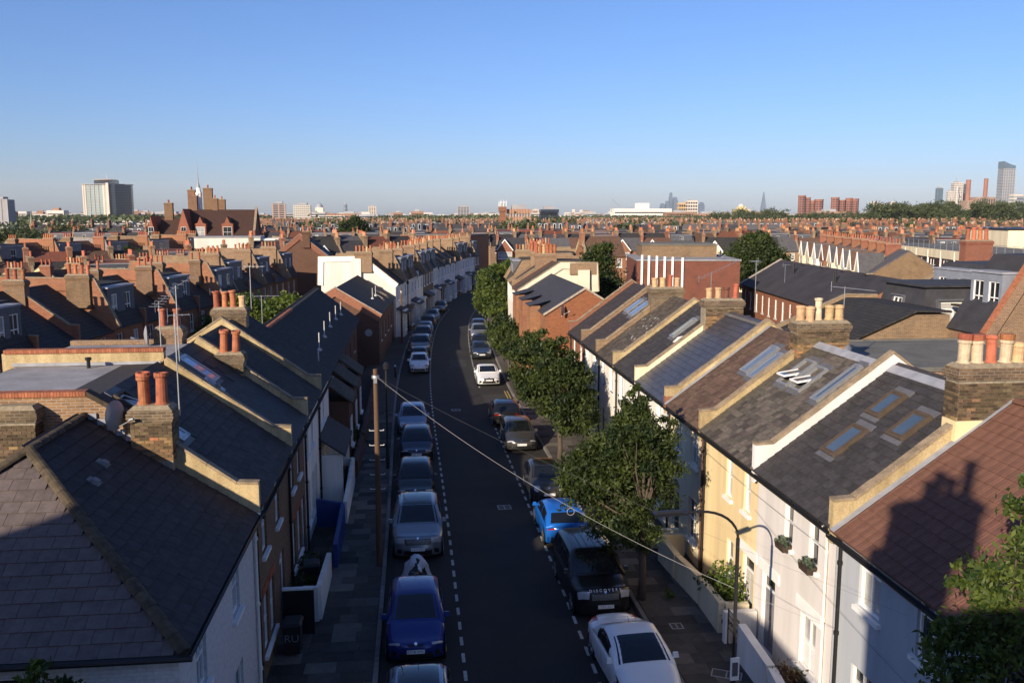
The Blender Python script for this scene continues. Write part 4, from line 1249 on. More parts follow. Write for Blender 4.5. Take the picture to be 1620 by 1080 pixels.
# the two stacks on it
cl = chimney(l2, -.06, 2.32, 5.9, 8.3, .66, 1.02, [(-.02, -.22, 'r'), (-.02, .22, 'r'), (.16, -.2, 'r'), (.16, .26, 'r')], faces='-x6.9 -y6.9', kind='y', potscale=1.12)
chimney(l2, -.32, 5.45, 5.9, 8.42, .62, 1.0, [], faces='-x6.9 -y6.9', kind='s')
parapet(l2, 0.0, [PL[0], (2.0, zat(PL, 2.0)), (2.6, zat(PL, 2.6))], ht=.32, th=.2, wallm=RENDER_OLD)
st = MB()
for k in range(9):
    y = 1.9 + .22 * k
    z = 5.42 + (y + .17) * se
    st.box(-.24, y, z + .05, -.165, y + .2, z + .2)
ob('stepped_flashing', st.mesh('stepped_flashing', LEAD), l2)
# L3: brick and white, smooth dark roof
hs = [(.8, 3.65, .75, 1.5), (2.5, 3.65, .75, 1.5), (.7, .85, .85, 1.7), (2.1, .85, .85, 1.7), (3.3, .15, .9, 2.4, 'd')]
l3, wall, rf, w = lh(29.1, 33.6, 'brown brick house with a smooth dark roof and rooflights', BRNB, BLKFELT, hs)
for q in hs[:4]: ob('arch', MB().box(q[0] - .06, -.015, q[1] + q[3], q[0] + q[2] + .06, .001, q[1] + q[3] + .2).mesh('arch', redarch if q[1] < 2 else YSTOCK), l3)
front_tiles(rf, l3, w, PL, tile_mesh('smooth_slate', .6, .42, mat('smooth dark slate', (.034, .034, .038), .75, .25, 5, orand=.12)), .6, .42, 'roof_slate', jit=.002,
            skip=[(1.1, 3.2, 2.1, 4.9), (2.2, 3.0, 2.6, 3.9)])
skylight(rf, slope_mtx(pl[0], pl[1], 1.25, 3.45), .75, 1.25, frame=ALUM, glass=skg)
skylight(rf, slope_mtx(pl[0], pl[1], .45, 3.0), .55, .6, frame=ALUM, glass=skg)
ob('flue', MB().lathe([(.07, 0), (.07, .3), (.10, .32), (.10, .4), (.02, .46)], 8).mesh('flue', mat('flue grey', (.2, .19, .18), .6, .2, 5)), rf, loc=(.5, 2.2, 7.1))
ob('flat_roof', MB().box(.3, 3.95, 8.22, w - .3, 8.1, 8.36).mesh('flat_roof', FELT), l3)
gutter(l3, w, -.24, 5.2); downpipe(l3, .1, -.06, .12, 5.2)
parapet(l3, 0.0, PL[:2], ht=.32, th=.2, wallm=RENDER_OLD)
pw = MB().prism_yz([(3.7, 5.0), (8.6, 5.0), (8.6, 8.72), (3.7, 8.72)], -.1, .14)
pwo3 = ob('party_wall', pw.mesh('party_wall', [RENDER_OLD]), l3)
for k in range(64): ob('coping_brick', cop, pwo3, Matrix.Translation((.02, 3.7 + .0755 * k, 8.722)))
ob('lead_flashing', MB().box(-.14, 3.8, 8.32, -.101, 8.3, 8.42).mesh('lead_flashing', LEAD), pwo3)
b = MB().lathe([(.06, 0), (.06, .25), (.10, .26), (.10, .34), (0, .36)], 8)
ob('roof_cowl', b.mesh('roof_cowl', BLACK), l2, loc=(w + 1.0, 5.8, 8.32))
# L4, L5
hs = [(.7, 3.65, .75, 1.5), (2.4, 3.65, .75, 1.5), (.7, .85, .85, 1.7), (2.1, .85, .85, 1.7), (3.2, .15, .9, 2.4, 'd')]
PL4 = gable(5.5, 8.3, 3.9, 8.2)
TILEDK = mat('dark interlocking tile', (.05, .043, .04), .8, .3, 5, orand=.16, fine=.3)
l4, wall, rf, w = lh(33.6, 38.6, 'white fronted house under dark tiles with four red pots', WHITE, TILEDK, hs, P=PL4)
front_tiles(rf, l4, w, PL4, pantile_mesh('dark_tile', .33, .36, TILEDK), .33, .36, 'roof_tile', stagger=False)
gutter(l4, w, -.24, 5.2); downpipe(l4, .1, -.06, .12, 5.2)
parapet(l4, 0.0, PL4, ht=.32, th=.2, wallm=RENDER_OLD, yend=3.9)
chimney(l4, -.06, 2.55, 6.0, 8.03, .66, 1.02, [(-.1, -.22, 'r'), (-.1, .22, 'r'), (.16, -.2, 'r'), (.16, .26, 'r')], faces='-x6.7', kind='y', potscale=1.1)
ob('vent_grille', MB().box(-.1, 5, 8.1, .14, 8.2, 8.5).mesh('vent_grille', YSTOCK), l4)
hs = [(.6, 3.65, .75, 1.5), (2.0, 3.65, .75, 1.5), (.5, .5, .7, 2.0), (1.4, .5, .7, 2.0), (2.9, .15, .9, 2.4, 'd')]
l5, wall, rf, w = lh(38.6, 43.6, 'white fronted house with a slate porch roof below its windows', WHITE, TILEDK, hs, P=PL4)
front_tiles(rf, l5, w, PL4, pantile_mesh('dark_tile', .33, .36, TILEDK), .33, .36, 'roof_tile', stagger=False)
gutter(l5, w, -.24, 5.2); downpipe(l5, .1, -.06, .12, 5.2)
parapet(l5, 0.0, PL4, ht=.32, th=.2, wallm=RENDER_OLD)
chimney(l5, 2.4, 4.0, 7.0, 8.95, .72, 1.5, [(0, -.55, 'b'), (0, -.15, 'r'), (0, .22, 'r'), (0, .58, 'r')], faces='-x7.4', kind='s', potscale=1.05)
b = MB().prism_yz([(-1.15, 2.55), (.02, 3.35), (.02, 3.25), (-1.15, 2.45)], .1, 4.6)
ob('porch_roof', b.mesh('porch_roof', SLATE1), l5)
for x in (.3, 4.2): ob('bay_wall', MB().box(x, -1.0, .1, x + .12, -.02, 2.5).mesh('bay_wall', WHITE), l5)
# front walls on the shaded side
gwall('white rendered front wall with a stepped pier by the shaded pavement', [(-3.7, 27.5), (-3.2, 27.45), (-3.2, 31.0)], 1.15, .16, WHITE, hs=[1.2, 1.2, .95])
gwall('blue painted front wall and side screen beside the white house', [(-4.2, 36.3), (-3.1, 36.2), (-3.05, 31.8)], 1.1, .16, mat('bright blue paint', (.016, .045, .18), .6, .15, 2), hs=[1.25, 1.1, .95])
gwall('white front wall with a taller pier beyond the blue wall', [(-4.1, 42.6), (-3.1, 42.5), (-3.05, 36.6)], 1.2, .16, WHITE, hs=[1.1, 1.3, 1.0])
gwall('black timber side screen with a white top beside the wheelie bin', [(-4.2, 26.6), (-3.25, 26.6)], 1.5, .1, BLACK, cap=PAINTW)
gwall('low red brick wall with brick coping before the dark brick building', [(-3.05, 72), (-3.0, 50.5), (-3.05, 43.4), (-4.0, 43.3)], .8, .22, DKBR, cap=mat('dark coping', (.09, .05, .035), .9, .3, 5))
def bin_(x, y, rot, label, txt=None):
    t = thing('wheelie_bin', label, 'bin', (x, y, .12), rot, 'wheelie bins')
    b = MB().frus(-.22, -.26, .22, .26, .1, .95, .04)
    ob('body', b.mesh('bin_body', mat('black bin plastic', (.02, .02, .022), .55, .15, 5)), t)
    ob('lid', MB().frus(-.29, -.33, .29, .33, .96, 1.05, -.05).mesh('bin_lid', MATS['black bin plastic']), t)
    for s in (-.2, .2): ob('wheel', cached('binwheel', lambda: MB().tube([(-.03, 0, 0), (.03, 0, 0)], .1, 10).mesh('wheel', BLACK)), t, loc=(s, .24, .1))
    if txt:
        ob('lettering', PLATES[txt], t, Matrix.Translation((0, -.297, .58)) @ Matrix.Rotation(R(3), 4, 'X') @ Matrix.Rotation(R(90), 4, 'X'))
bin_(-3.75, 25.4, 0, 'black wheelie bin painted with large pale letters RU', 'RU')
bin_(-3.7, 29.9, R(8), 'black wheelie bin behind the white stepped front wall')
bin_(-3.6, 41.6, R(-5), 'black wheelie bin in the yard beyond the blue wall')

# dark brick buildings beyond the terrace, lower and long
RFD = RF_DARK
bb = thing('brick_building', 'long dark brick building with a sagging dark tiled roof and small hipped bays', 'building', (-4.75, 44.2, 0), ROTL)
Pb = gable(4.75, 7.05, 2.95, 6.5, over=.2)
hb = [(3 + 4.4 * k, 2.5, .9, 1.3) for k in range(6)]
wall, rf = shell(bb, 28.5, 6.5, Pb, DKBR, YSTOCK, RFD, hb, t=.12)
for h in hb: window(bb, *h, lod=0)
window(bb, 0, 0, .6, .8, 'plain', y=0, mtx=Matrix.Translation((-.04, .9, 3.6)) @ Matrix.Rotation(R(-90), 4, 'Z'), lod=0)
# edge wall and ridge
parapet(bb, .0, Pb, ht=.12, th=.26, wallm=BRNB, copm=STONE, kneel=False, yend=2.9)
hipcaps(rf, (.2, 2.95, 7.2), (12, 2.95, 7.2), mm=mat('orange ridge tile', (.32, .12, .06), .85, .3, 5, orand=.25), L=.45, r=.16)
hipcaps(rf, (12, 2.95, 7.2), (28.5, 2.95, 7.2), mm=TILEDK, L=.45, r=.14)
dt = pantile_mesh('dark_tile', .33, .36, TILEDK)
up = offs(Pb, .12); d = Vector((0, Pb[1][0] - Pb[0][0], Pb[1][1] - Pb[0][1]))
slates(rf, bb, (.15, up[0][0], up[0][1]), (1, 0, 0), d, 28.1, d.length, .33, .36, dt, 'roof_tile', limit=300, stagger=False)
for k, xx in enumerate((1.2, 5.2, 9.2)):
    b = MB()
    b.box(xx, -1.3, 0, xx + 2.4, 0.05, 3.55)
    o = ob('bay', b.mesh('bay', [DKBR]), bb)
    r_ = MB(); e0 = .2
    x0, x1, y0 = xx - e0, xx + 2.4 + e0, -1.3 - e0
    r_.quad((x0, y0, 3.55), (x1, y0, 3.55), (x1, .35, 4.95), (x0, .35, 4.95))
    r_.quad((x0, y0, 3.45), (x0, .35, 4.85), (x1, .35, 4.85), (x1, y0, 3.45))
    r_.quad((x0, y0, 3.45), (x1, y0, 3.45), (x1, y0, 3.55), (x0, y0, 3.55))
    r_.quad((x0, y0, 3.45), (x0, y0, 3.55), (x0, .35, 4.95), (x0, .35, 4.85)); r_.quad((x1, y0, 3.45), (x1, .35, 4.85), (x1, .35, 4.95), (x1, y0, 3.55))
    ob('bay_roof', r_.mesh('bay_roof', RF_MOSS), o)
    window(o, xx + .7, 1.0, 1.0, 1.5, lod=0, y=-1.32)
for k, (x, up_) in enumerate(((2.2, .7), (6.4, 1.2), (11, 1.4), (15.6, 1.5), (20, 1.5), (23.5, 1.4))):
    M = slope_mtx(offs(Pb, .12)[0], offs(Pb, .12)[1], x, up_)
    p = M.translation
    ob('vent_pipe', cached('ventpipe', lambda: MB().tube([(0, 0, -.1), (0, 0, 1.05)], .035, 6).lathe([(.16, .02), (.14, .12), (.05, .18)], 8).mesh('vent_pipe', mat('pale vent pipe', (.45, .45, .44), .5, .1, 5))), bb, Matrix.Translation(p))
b2_ = thing('brick_building', 'dark roofed brick building with an orange brick gable below the white gable end', 'building', (-3.1, 77.0, 0), R(90 - 3))
Pc = gable(4.55, 6.75, 3.7, 7.4, over=.2)
wall, rf = shell(b2_, 17, 7.4, Pc, DKBR, DKBR, RFD, [(2 + 3.6 * k, 2.0, 1.0, 1.4) for k in range(4)], t=.12)  # gable wall's shade is put into the colour by the darker brick
for k in range(4): window(b2_, 2 + 3.6 * k, 2.0, 1.0, 1.4, lod=0)
parapet(b2_, .0, Pc, ht=.14, th=.3, wallm=ORGB, copm=mat('pale verge', (.36, .30, .24), .9, .3, 5), kneel=False, low=.5)  # orange strip paints the sunlit edge of the same gable
M = Matrix.Translation((.0, 3.0, 4.0)) @ Matrix.Rotation(R(-90), 4, 'Z')
b = MB().lathe([(.0, 0), (.32, 0), (.32, .05), (0, .05)], 16)
ob('round_window', b.mesh('round_window', GLASSC), b2_, Matrix.Translation((-.05, .9, 3.0)) @ Matrix.Rotation(R(90), 4, 'Y'))
for (x, up_) in ((9.5, .9), (13, .8)):
    skylight(rf, slope_mtx(offs(Pc, .12)[0], offs(Pc, .12)[1], x, up_), .7, .9, frame=OAK)
for x in (6, 9): ob('vent_pipe', CACHE['ventpipe'], b2_, Matrix.Translation(slope_mtx(offs(Pc, .12)[0], offs(Pc, .12)[1], x, 1.6).translation))
# ---------------------------------------------------------------- terraces in the middle distance
def shell_c(root, key, *a, **k):
    if ('shell', key) in CACHE:
        wm, rm = CACHE[('shell', key)]
        return ob('wall', wm, root), ob('roof', rm, root)
    wa, rf = shell(root, *a, **k)
    CACHE[('shell', key)] = (wa.data, rf.data)
    return wa, rf
def par_c(root, key, x, P, **k):
    kk = ('par', key)
    if kk in CACHE:
        a, c = CACHE[kk]
        o = ob('party_wall', a, root, loc=(x, 0, 0)); ob('coping', c, o); return o
    o = parapet(root, 0.0, P, **k)
    CACHE[kk] = (o.data, o.children[0].data)
    o.location = (x, 0, 0)
    return o
def chim_c(root, x, y, z0, z1, sx, sy, n, kinds, brick, near=False, scale=1.0):
    pots = [(0, (k - (n - 1) / 2) * (sy - .32) / max(1, n - 1), kinds[k % len(kinds)]) for k in range(n)]
    hh = round(z1 - z0, 2)
    if near:
        o = chimney(root, 0, 0, 0, hh, sx, sy, pots, brick=brick, potscale=scale)
        o.location = (x, y, z0); return o
    key = ('chim', hh, sx, sy, n, kinds, brick.name, scale)
    if key not in CACHE:
        o = chimney(root, 0, 0, 0, hh, sx, sy, [], brick=brick)
        b = MB()
        for dx, dy, kd in pots:
            r = .13 * scale; h = .6 * scale * random.uniform(.85, 1.1)
            b.lathe([(r, hh - .08), (r * .8, hh), (r * .8, hh + h * .82), (r, hh + h * .86), (r, hh + h), (r * .6, hh + h)], 8, m=0 if kd in 'rd' else 1, cx=dx, cy=dy)
        CACHE[key] = (o.data, b.mesh('chimney_pots', [POTR, POTB]))
        o.location = (x, y, z0)
    else:
        o = ob('chimney', CACHE[key][0], root, loc=(x, y, z0))
    if n: tag(ob('chimney_pots', CACHE[key][1], o), kind='stuff')
    return o
def dorm_c(root, key, x, w, P, y0, y1, z0, z1, nwin, mm, lod=0, glass=None):
    kk = ('dorm', key, round(w, 2), nwin, mm.name)
    if kk in CACHE:
        dm, wins = CACHE[kk]
        o = ob('dormer', dm, root, loc=(x, 0, 0))
        for m_, mt in wins: ob('window', m_, o, mt)
        return o
    o = dormer(root, 0, w, P, y0, y1, z0, z1, nwin, mm, glass=glass)
    CACHE[kk] = (o.data, [(c.data, c.matrix_basis.copy()) for c in o.children])
    o.location = (x, 0, 0)
    return o
STYLEWORD = {'gable': 'pitched roof', 'mansard': 'dormered mansard', 'flat': 'flat topped', 'bay': 'gabled bay'}
RFW = {'slate roof': 'slate', 'brown tile roof': 'brown tiled', 'red tile roof': 'red tiled', 'dark concrete tile roof': 'dark tiled', 'grey slate roof': 'grey slated', 'mossy slate roof': 'mossy slated'}
def midhouse(label, loc, rot, w, style, front, side, roofm, group, eave=5.6, ridge=8.5, d=8.0, near=False, pots=4, kinds='rrrr', chim=True, par=True,
             parm=RENDER_OLD, sky=0, brick=None, dmat=GREYCLAD, nd=None, lodwin=0, parh=.32, wy=.10, backwin=False, zoff=0.0, cscale=1.0, par2=False, windows=True):
    root = thing('terraced_house', label, 'house', (loc[0], loc[1], zoff), rot, group)
    brick = brick or side
    if style == 'mansard': P = mansard(eave, d, ridge - eave - .1, 1.25)
    elif style == 'flat': P = [(-.12, eave - .1), (3.5, ridge), (d - .1, ridge - .08), (d + .02, eave)]
    else: P = gable(eave, ridge, d / 2, d)
    hs = []
    if windows:
        n = 2 if w < 6.5 else 3
        for k in range(n): hs.append((w * (k + .5) / n - .45, eave - 1.75, .9, 1.4)); hs.append((w * (k + .5) / n - .45, .9, .9, 1.5))
    if style == 'bay': hs = [(w - 1.2, eave - 1.75, .8, 1.4), (w - 1.3, .2, .95, 2.3)]
    key = (style, round(w, 2), d, eave, ridge, front.name, side.name, roofm.name, windows)
    wall, rf = shell_c(root, key, w, d, P, front, side, roofm, hs)
    for q in hs:
        if q[3] < 2: window(root, *q, lod=0, y=wy)
        else: ob('door', cached(('mdoor', q[2]), lambda: MB().box(0, .1, 0, q[2], .14, 2.3).mesh('door', MATS['navy door'])), root, loc=(q[0], 0, q[1]))
    if backwin:
        for k in range(2):
            window(root, 0, 0, .9, 1.3, 'sash', y=-.03, lod=0, mtx=Matrix.Translation((w * (k + .5) / 2 + .45, d, eave - 1.7)) @ Matrix.Rotation(pi, 4, 'Z'))
    if par: par_c(root, (key, parm.name, parh), 0.0, P, ht=parh, th=.24, wallm=parm, kneel=(style == 'gable'))
    if par2: par_c(root, (key, parm.name, parh), w, P, ht=parh, th=.24, wallm=parm, kneel=(style == 'gable'))
    if style == 'mansard':
        n = nd or 2
        dorm_c(root, (eave, ridge, d), .35, w - .9, P, .30, 1.6, eave + .45, ridge - .12, n, dmat)
    if style == 'bay':
        bw = w * .55
        kk = ('bay', round(w, 2), eave, front.name, roofm.name)
        def mk():
            b = MB()
            hs2 = [(.25, .9, bw - .5, 1.6), (.25, eave - 1.8, bw - .5, 1.5)]
            b2 = MB(); wallgrid(b2, bw, eave + .1, hs2, depth=.08)
            b.v = [(x, y - .9, z) for x, y, z in b2.v]; b.f = b2.f; b.m = [0] * len(b2.f)
            b.quad((0, -.9, 0), (0, -.9, eave + .1), (0, 0, eave + .1), (0, 0, 0)).quad((bw, -.9, 0), (bw, 0, 0), (bw, 0, eave + .1), (bw, -.9, eave + .1))
            t = eave + .1 + bw * .62
            b.quad((-.02, -.92, eave + .1), (bw + .02, -.92, eave + .1), (bw / 2, -.92, t))
            b.quad((-.15, -1.0, eave), (bw / 2, -1.0, t + .12), (bw / 2, 2.2, t + .12), (-.15, 2.2, eave), m=1)
            b.quad((bw + .15, -1.0, eave), (bw + .15, 2.2, eave), (bw / 2, 2.2, t + .12), (bw / 2, -1.0, t + .12), m=1)
            b.prism_xz([(-.2, eave), (.02, eave), (bw / 2, t - .08), (bw - .02, eave), (bw + .2, eave), (bw / 2, t + .2)], -1.04, -.93, m=2)
            return b.mesh('bay', [front, roofm, PAINTW]), hs2
        if kk not in CACHE: CACHE[kk] = mk()
        o = ob('bay', CACHE[kk][0], root, loc=(.2, 0, 0))
        for q in CACHE[kk][1]: window(o, q[0], q[1], q[2], q[3], 'case', y=-.84, lod=0)
    if chim and pots:
        near_y = d * .42 if style != 'mansard' else 1.9
        chim_c(root, 0.0, near_y, ridge - 1.4, ridge + .8, .58, .38 + .29 * pots, pots, kinds, brick, near=near, scale=cscale)
    for k in range(sky):
        U = offs(P, .1)
        skylight(rf, slope_mtx(U[0], U[1], .8 + 1.3 * k, 2.6), .7, 1.0, frame=ALUM)
    return root
def row(desc, pts, n, group, pick, rot_extra=0, start=0, zoff=0.0):
    """n houses along a polyline; the depth lies on the left-hand side of the direction of travel"""
    L = [0]
    for a, b in zip(pts, pts[1:]): L.append(L[-1] + hypot(b[0] - a[0], b[1] - a[1]))
    def at(s):
        for k in range(len(pts) - 1):
            if s <= L[k + 1] + 1e-6:
                f = (s - L[k]) / (L[k + 1] - L[k]); return (pts[k][0] + (pts[k + 1][0] - pts[k][0]) * f, pts[k][1] + (pts[k + 1][1] - pts[k][1]) * f)
        return pts[-1]
    out = []
    rev = hypot(*pts[0]) > hypot(*pts[-1])
    for k in range(n):
        a, b = at(L[-1] * k / n), at(L[-1] * (k + 1) / n)
        wdt = hypot(b[0] - a[0], b[1] - a[1]); rot = atan2(b[1] - a[1], b[0] - a[0])
        idx = (n - 1 - k) if rev else k
        kw = pick(k, idx)
        lab = kw.pop('label', None)
        rw = RFW[kw['roofm'].name]
        if not lab: lab = f"{rw} {STYLEWORD[kw['style']]} house, {nth(idx)} from near end of {desc}"
        out.append(midhouse(lab, a, rot, round(wdt, 2) - .0, group=group, zoff=zoff, **kw))
    return out
# row A: backs beyond the gardens behind the shaded terrace
def pA(k, idx):
    if k < 2: return dict(style='gable', front=WHITE, side=ORGB, roofm=RF_DARK, parm=ORGB, sky=1 + (k == 0), pots=2, kinds='rr', near=True, chim=(k == 1))
    st = {2: 'mansard', 5: 'mansard', 7: 'mansard', 9: 'mansard'}.get(k, 'gable')
    return dict(style=st, front=ORGB, side=ORGB, roofm=RF_DARK, parh=.55, parm=ORGB, pots=[2, 3, 4][k % 3], kinds='rr', near=(k < 6), brick=BRNB, dmat=GREYCLAD, nd=3 if k == 2 else 2, ridge=8.5, sky=0, cscale=.9)
row('the brick row behind gardens', [(-22.4, 36), (-20.7, 50.3), (-19.6, 62), (-16.2, 84)], 10, 'brick houses behind the gardens', pA)
def pB(k, idx):
    r_ = random.Random(k * 3 + 1)
    return dict(style='gable', front=BRNB, side=YSTOCK, roofm=r_.choice([RF_DARK, RF_DARK, RF_SLATE, RF_BROWN]), parm=r_.choice([RENDER_OLD, YCREAM, RENDER_OLD, REDCOP]), parh=.5, pots=[5, 3][k % 2], kinds='rrrb', brick=[BRNB, REDB, ORGB][k % 3], sky=r_.choice([0, 0, 2]), chim=True, ridge=8.5)
row('the dark red-potted row', [(-44, 66), (-36, 100), (-27, 138)], 15, 'dark roofed houses with red chimney pots', pB, zoff=-1.5)
def pC(k, idx):
    return dict(style=['mansard', 'gable'][k % 2], front=BRNB, side=[mat('grey hung slate', (.20, .185, .18), .75, .2, 2), REDB][k % 2], roofm=[RF_DARK, RF_BROWN][k % 2], parh=.6, parm=[ORGB, BRNB, MATS['grey hung slate']][k % 3], pots=[6, 4][k % 2], kinds='rrrr', brick=[ORGB, BRNB][k % 2], dmat=MATS['grey hung slate'], nd=1, ridge=9.0, eave=6.0)
row('the grey dormered row', [(-66, 112), (-52, 140), (-36, 176)], 14, 'grey dormered houses', pC)
def pA2(k, idx):
    return dict(style=['mansard', 'gable'][k % 2], front=BRNB, side=ORGB, roofm=[RF_DARK, RF_SLATE][k % 2], parh=.5, parm=[YSTOCK, ORGB][k % 2], pots=[5, 3][k % 2], kinds='rrrb', brick=YSTOCK, dmat=GREYCLAD, ridge=8.7)
row('the yellow brick row', [(-17.6, 88), (-14.5, 112)], 5, 'yellow brick mansard houses', pA2)
def pX(k, idx):
    return dict(style=['gable', 'bay', 'gable', 'mansard'][k % 4], front=[ORGB, REDB, BRNB, ORGB][k % 4], side=ORGB, roofm=[RF_RED, RF_BROWN, RF_DARK][k % 3], parh=.5, parm=[ORGB, YSTOCK][k % 2], pots=[4, 6, 3][k % 3], kinds='rrrr', brick=[ORGB, REDB, BRNB][k % 3], ridge=8.4, eave=5.6)
row('the red brick row', [(-52, 100), (-28, 112)], 5, 'red brick houses facing the view', pX, zoff=-.8)
row('the second red brick row', [(-50, 122), (-22, 136)], 6, 'second row of red brick houses', pX, zoff=-.3)
# the curving terrace on the shaded side: white gable end first
def pL(k, idx):
    if k == 0: return dict(style='flat', front=WHITE, side=mat('white lime render', (.60, .565, .50), .85, .14, 1.0, bump=.12, streak=True), roofm=RF_DARK, parm=WHITE, pots=5, kinds='rbrr', eave=5.7, ridge=8.5, brick=YSTOCK, label='white gable ended house at the start of the curving shaded terrace')
    st = ['mansard', 'mansard', 'gable', 'mansard', 'mansard', 'mansard', 'gable', 'gable', 'gable', 'gable'][(k - 1) % 10]
    fr = [WHITE, LGREY, WHITE, BRNB, BRNB, WHITE, LGREY, WHITE, WHITE, LGREY][(k - 1) % 10]
    return dict(style=st, front=fr, side=YSTOCK, roofm=[RF_BROWN, RF_BROWN, RF_SLATE, RF_SLATE, RF_SLATE, RF_SLATE, RF_DARK, RF_DARK, RF_SLATE, RF_DARK][(k - 1) % 10], parm=[YSTOCK, YSTOCK, WHITE, YSTOCK, YSTOCK, GREYCLAD, YSTOCK, YSTOCK, YSTOCK, YSTOCK][(k - 1) % 10], pots=[5, 4, 6, 4][k % 4], kinds='rbrr', eave=5.7, ridge=8.5, sky=0, brick=YSTOCK, dmat=GREYCLAD, nd=2, wy=.01)
Lrow = row('the curving shaded terrace', [(-2.0, 95), (.6, 112), (3.4, 130), (7.6, 150), (12.4, 170)], 15, 'houses of the curving terrace', pL)
# chimney breast and far corner of the white gable, porch canopies, shop sign
wg = Lrow[0]
b = MB().prism_yz([(3.6, .2), (4.6, .2), (4.6, 8.55), (3.6, 8.55)], -.36, -.17)
ob('chimney_breast', b.mesh('chimney_breast', MATS['white lime render']), wg)
ob('outlet_box', MB().box(-.5, 1.6, 5.1, -.17, 1.95, 5.6).mesh('outlet_box', BRNB), wg)
for k, h in enumerate(Lrow):
    bm_ = [WHITE, BRNB, LGREY][k % 3]
    def mkbay(bm_=bm_):
        b = MB(); b2 = MB(); wallgrid(b2, 2.1, 2.75, [(.18, .75, .75, 1.7), (1.17, .75, .75, 1.7)], depth=.08)
        b.v = [(x, y - .75, z) for x, y, z in b2.v]; b.f = b2.f; b.m = b2.m
        b.quad((0, -.75, 0), (0, -.75, 2.75), (0, 0, 2.75), (0, 0, 0)).quad((2.1, -.75, 0), (2.1, 0, 0), (2.1, 0, 2.75), (2.1, -.75, 2.75)).box(-.08, -.85, 2.75, 2.18, 0, 2.95)
        return b.mesh('bay', bm_)
    o = ob('bay', cached(('lbay', bm_.name), mkbay), h, loc=(.55, 0, 0))
    for x_ in (.18, 1.17): window(o, x_, .75, .75, 1.7, lod=0, y=-.69)
    window(o, 0, 0, .5, 1.7, 'plain', lod=0, y=0, sill=False, mtx=Matrix.Translation((-.012, -.12, .75)) @ Matrix.Rotation(R(-90), 4, 'Z'))
    ob('door', cached('ldoor', lambda: MB().box(0, -.03, .1, .9, .0, 2.3).mesh('door', random.choice([MATS['navy door'], MATS['black door']]))), h, loc=(3.5, 0, 0))
    if k % 2 == 0:
        b = MB().prism_yz([(-1.1, 2.7), (.0, 3.25), (0, 3.15), (-1.1, 2.6)], .3, 4.0)
        ob('porch_roof', cached(('porch', k % 4), lambda: b.mesh('porch_roof', RF_SLATE)), h)
# beyond the red gable on the sunlit side
def pT(k, idx):
    if idx == 0: return dict(style='flat', front=WHITE, side=mat('cream lime render', (.62, .55, .42), .85, .08, 1.0, bump=.12), roofm=RF_MOSS, parm=MATS['cream lime render'], pots=0, eave=6.5, ridge=8.75, d=6.4, par=False, par2=True, label='cream gable ended house behind the red brick gable')
    return dict(style=['gable', 'gable', 'flat', 'mansard'][idx % 4], front=WHITE, side=YSTOCK, roofm=[RF_MOSS, RF_BROWN, RF_MOSS][idx % 3], parm=YSTOCK, pots=6 if idx < 4 else 4, kinds='rrbr', eave=6.2, ridge=8.6, d=7.5, brick=YSTOCK, cscale=1.5 if idx in (1, 2) else 1.0)
Trow = row('the mossy roofed terrace', [(14.8, 122), (12.2, 110), (10.2, 97), (9.2, 76)], 9, 'mossy roofed terrace on the sunlit side', pT)
b = MB().prism_yz([(4.9, 1.0), (5.9, 1.0), (5.9, 8.4), (4.9, 8.4)], .17, .5)
ob('chimney_breast', cached('cb', lambda: b.mesh('chimney_breast', MATS['cream lime render'])), Trow[-1], loc=(5.1, 0, 0))
b = MB().box(5.15, 4.2, 8.0, 5.35, 6.5, 9.0)
ob('broken_wall', b.mesh('broken_wall', YSTOCK), Trow[-1])
# red brick gabled house
rgP = gable(6.3, 8.0, 2.75, 5.5, over=.15)
rg = thing('red_brick_house', 'red brick house with a plain gable wall and a satellite dish on it', 'house', (9.0, 75.6, 0), ROTR)
hs = [(2 + 4.2 * k, 3.9, 1.0, 1.6) for k in range(3)] + [(2 + 4.2 * k, .9, 1.0, 1.7) for k in range(3)]
wall, rf = shell(rg, 15.4, 5.5, rgP, ORGB, brickmat('warm red brick', (.36, .125, .055), (.28, .09, .042), (.20, .10, .06), stain=.15), RF_SLATE, hs, t=.1)
for q in hs: window(rg, *q, lod=0)
ob('verge', MB().prism_yz([offs(rgP, .0)[0], offs(rgP, .0)[1], offs(rgP, .0)[2], offs(rgP, .13)[2], offs(rgP, .13)[1], offs(rgP, .13)[0]], 15.4, 15.52).mesh('verge', MATS['pale verge']), rg)
for xx in (1.5, 6.0, 10.4):
    b = MB().box(xx, -.75, 0, xx + .35, 0, 6.6).box(xx + 1.9, -.75, 0, xx + 2.25, 0, 6.6).box(xx + .35, -.7, 5.6, xx + 1.9, 0, 6.6)
    ob('bay', b.mesh('bay', ORGB), rg)
    r_ = MB().quad((xx - .1, -.85, 6.6), (xx + 2.35, -.85, 6.6), (xx + 2.35, .7, 7.0), (xx - .1, .7, 7.0)); ob('bay_roof', r_.mesh('bay_roof', RF_SLATE), rg)
dish('grey satellite dish fixed to the plain red brick gable wall', (10.2, 59.75, 6.6), R(-25), r=.36, mm=ALUM)
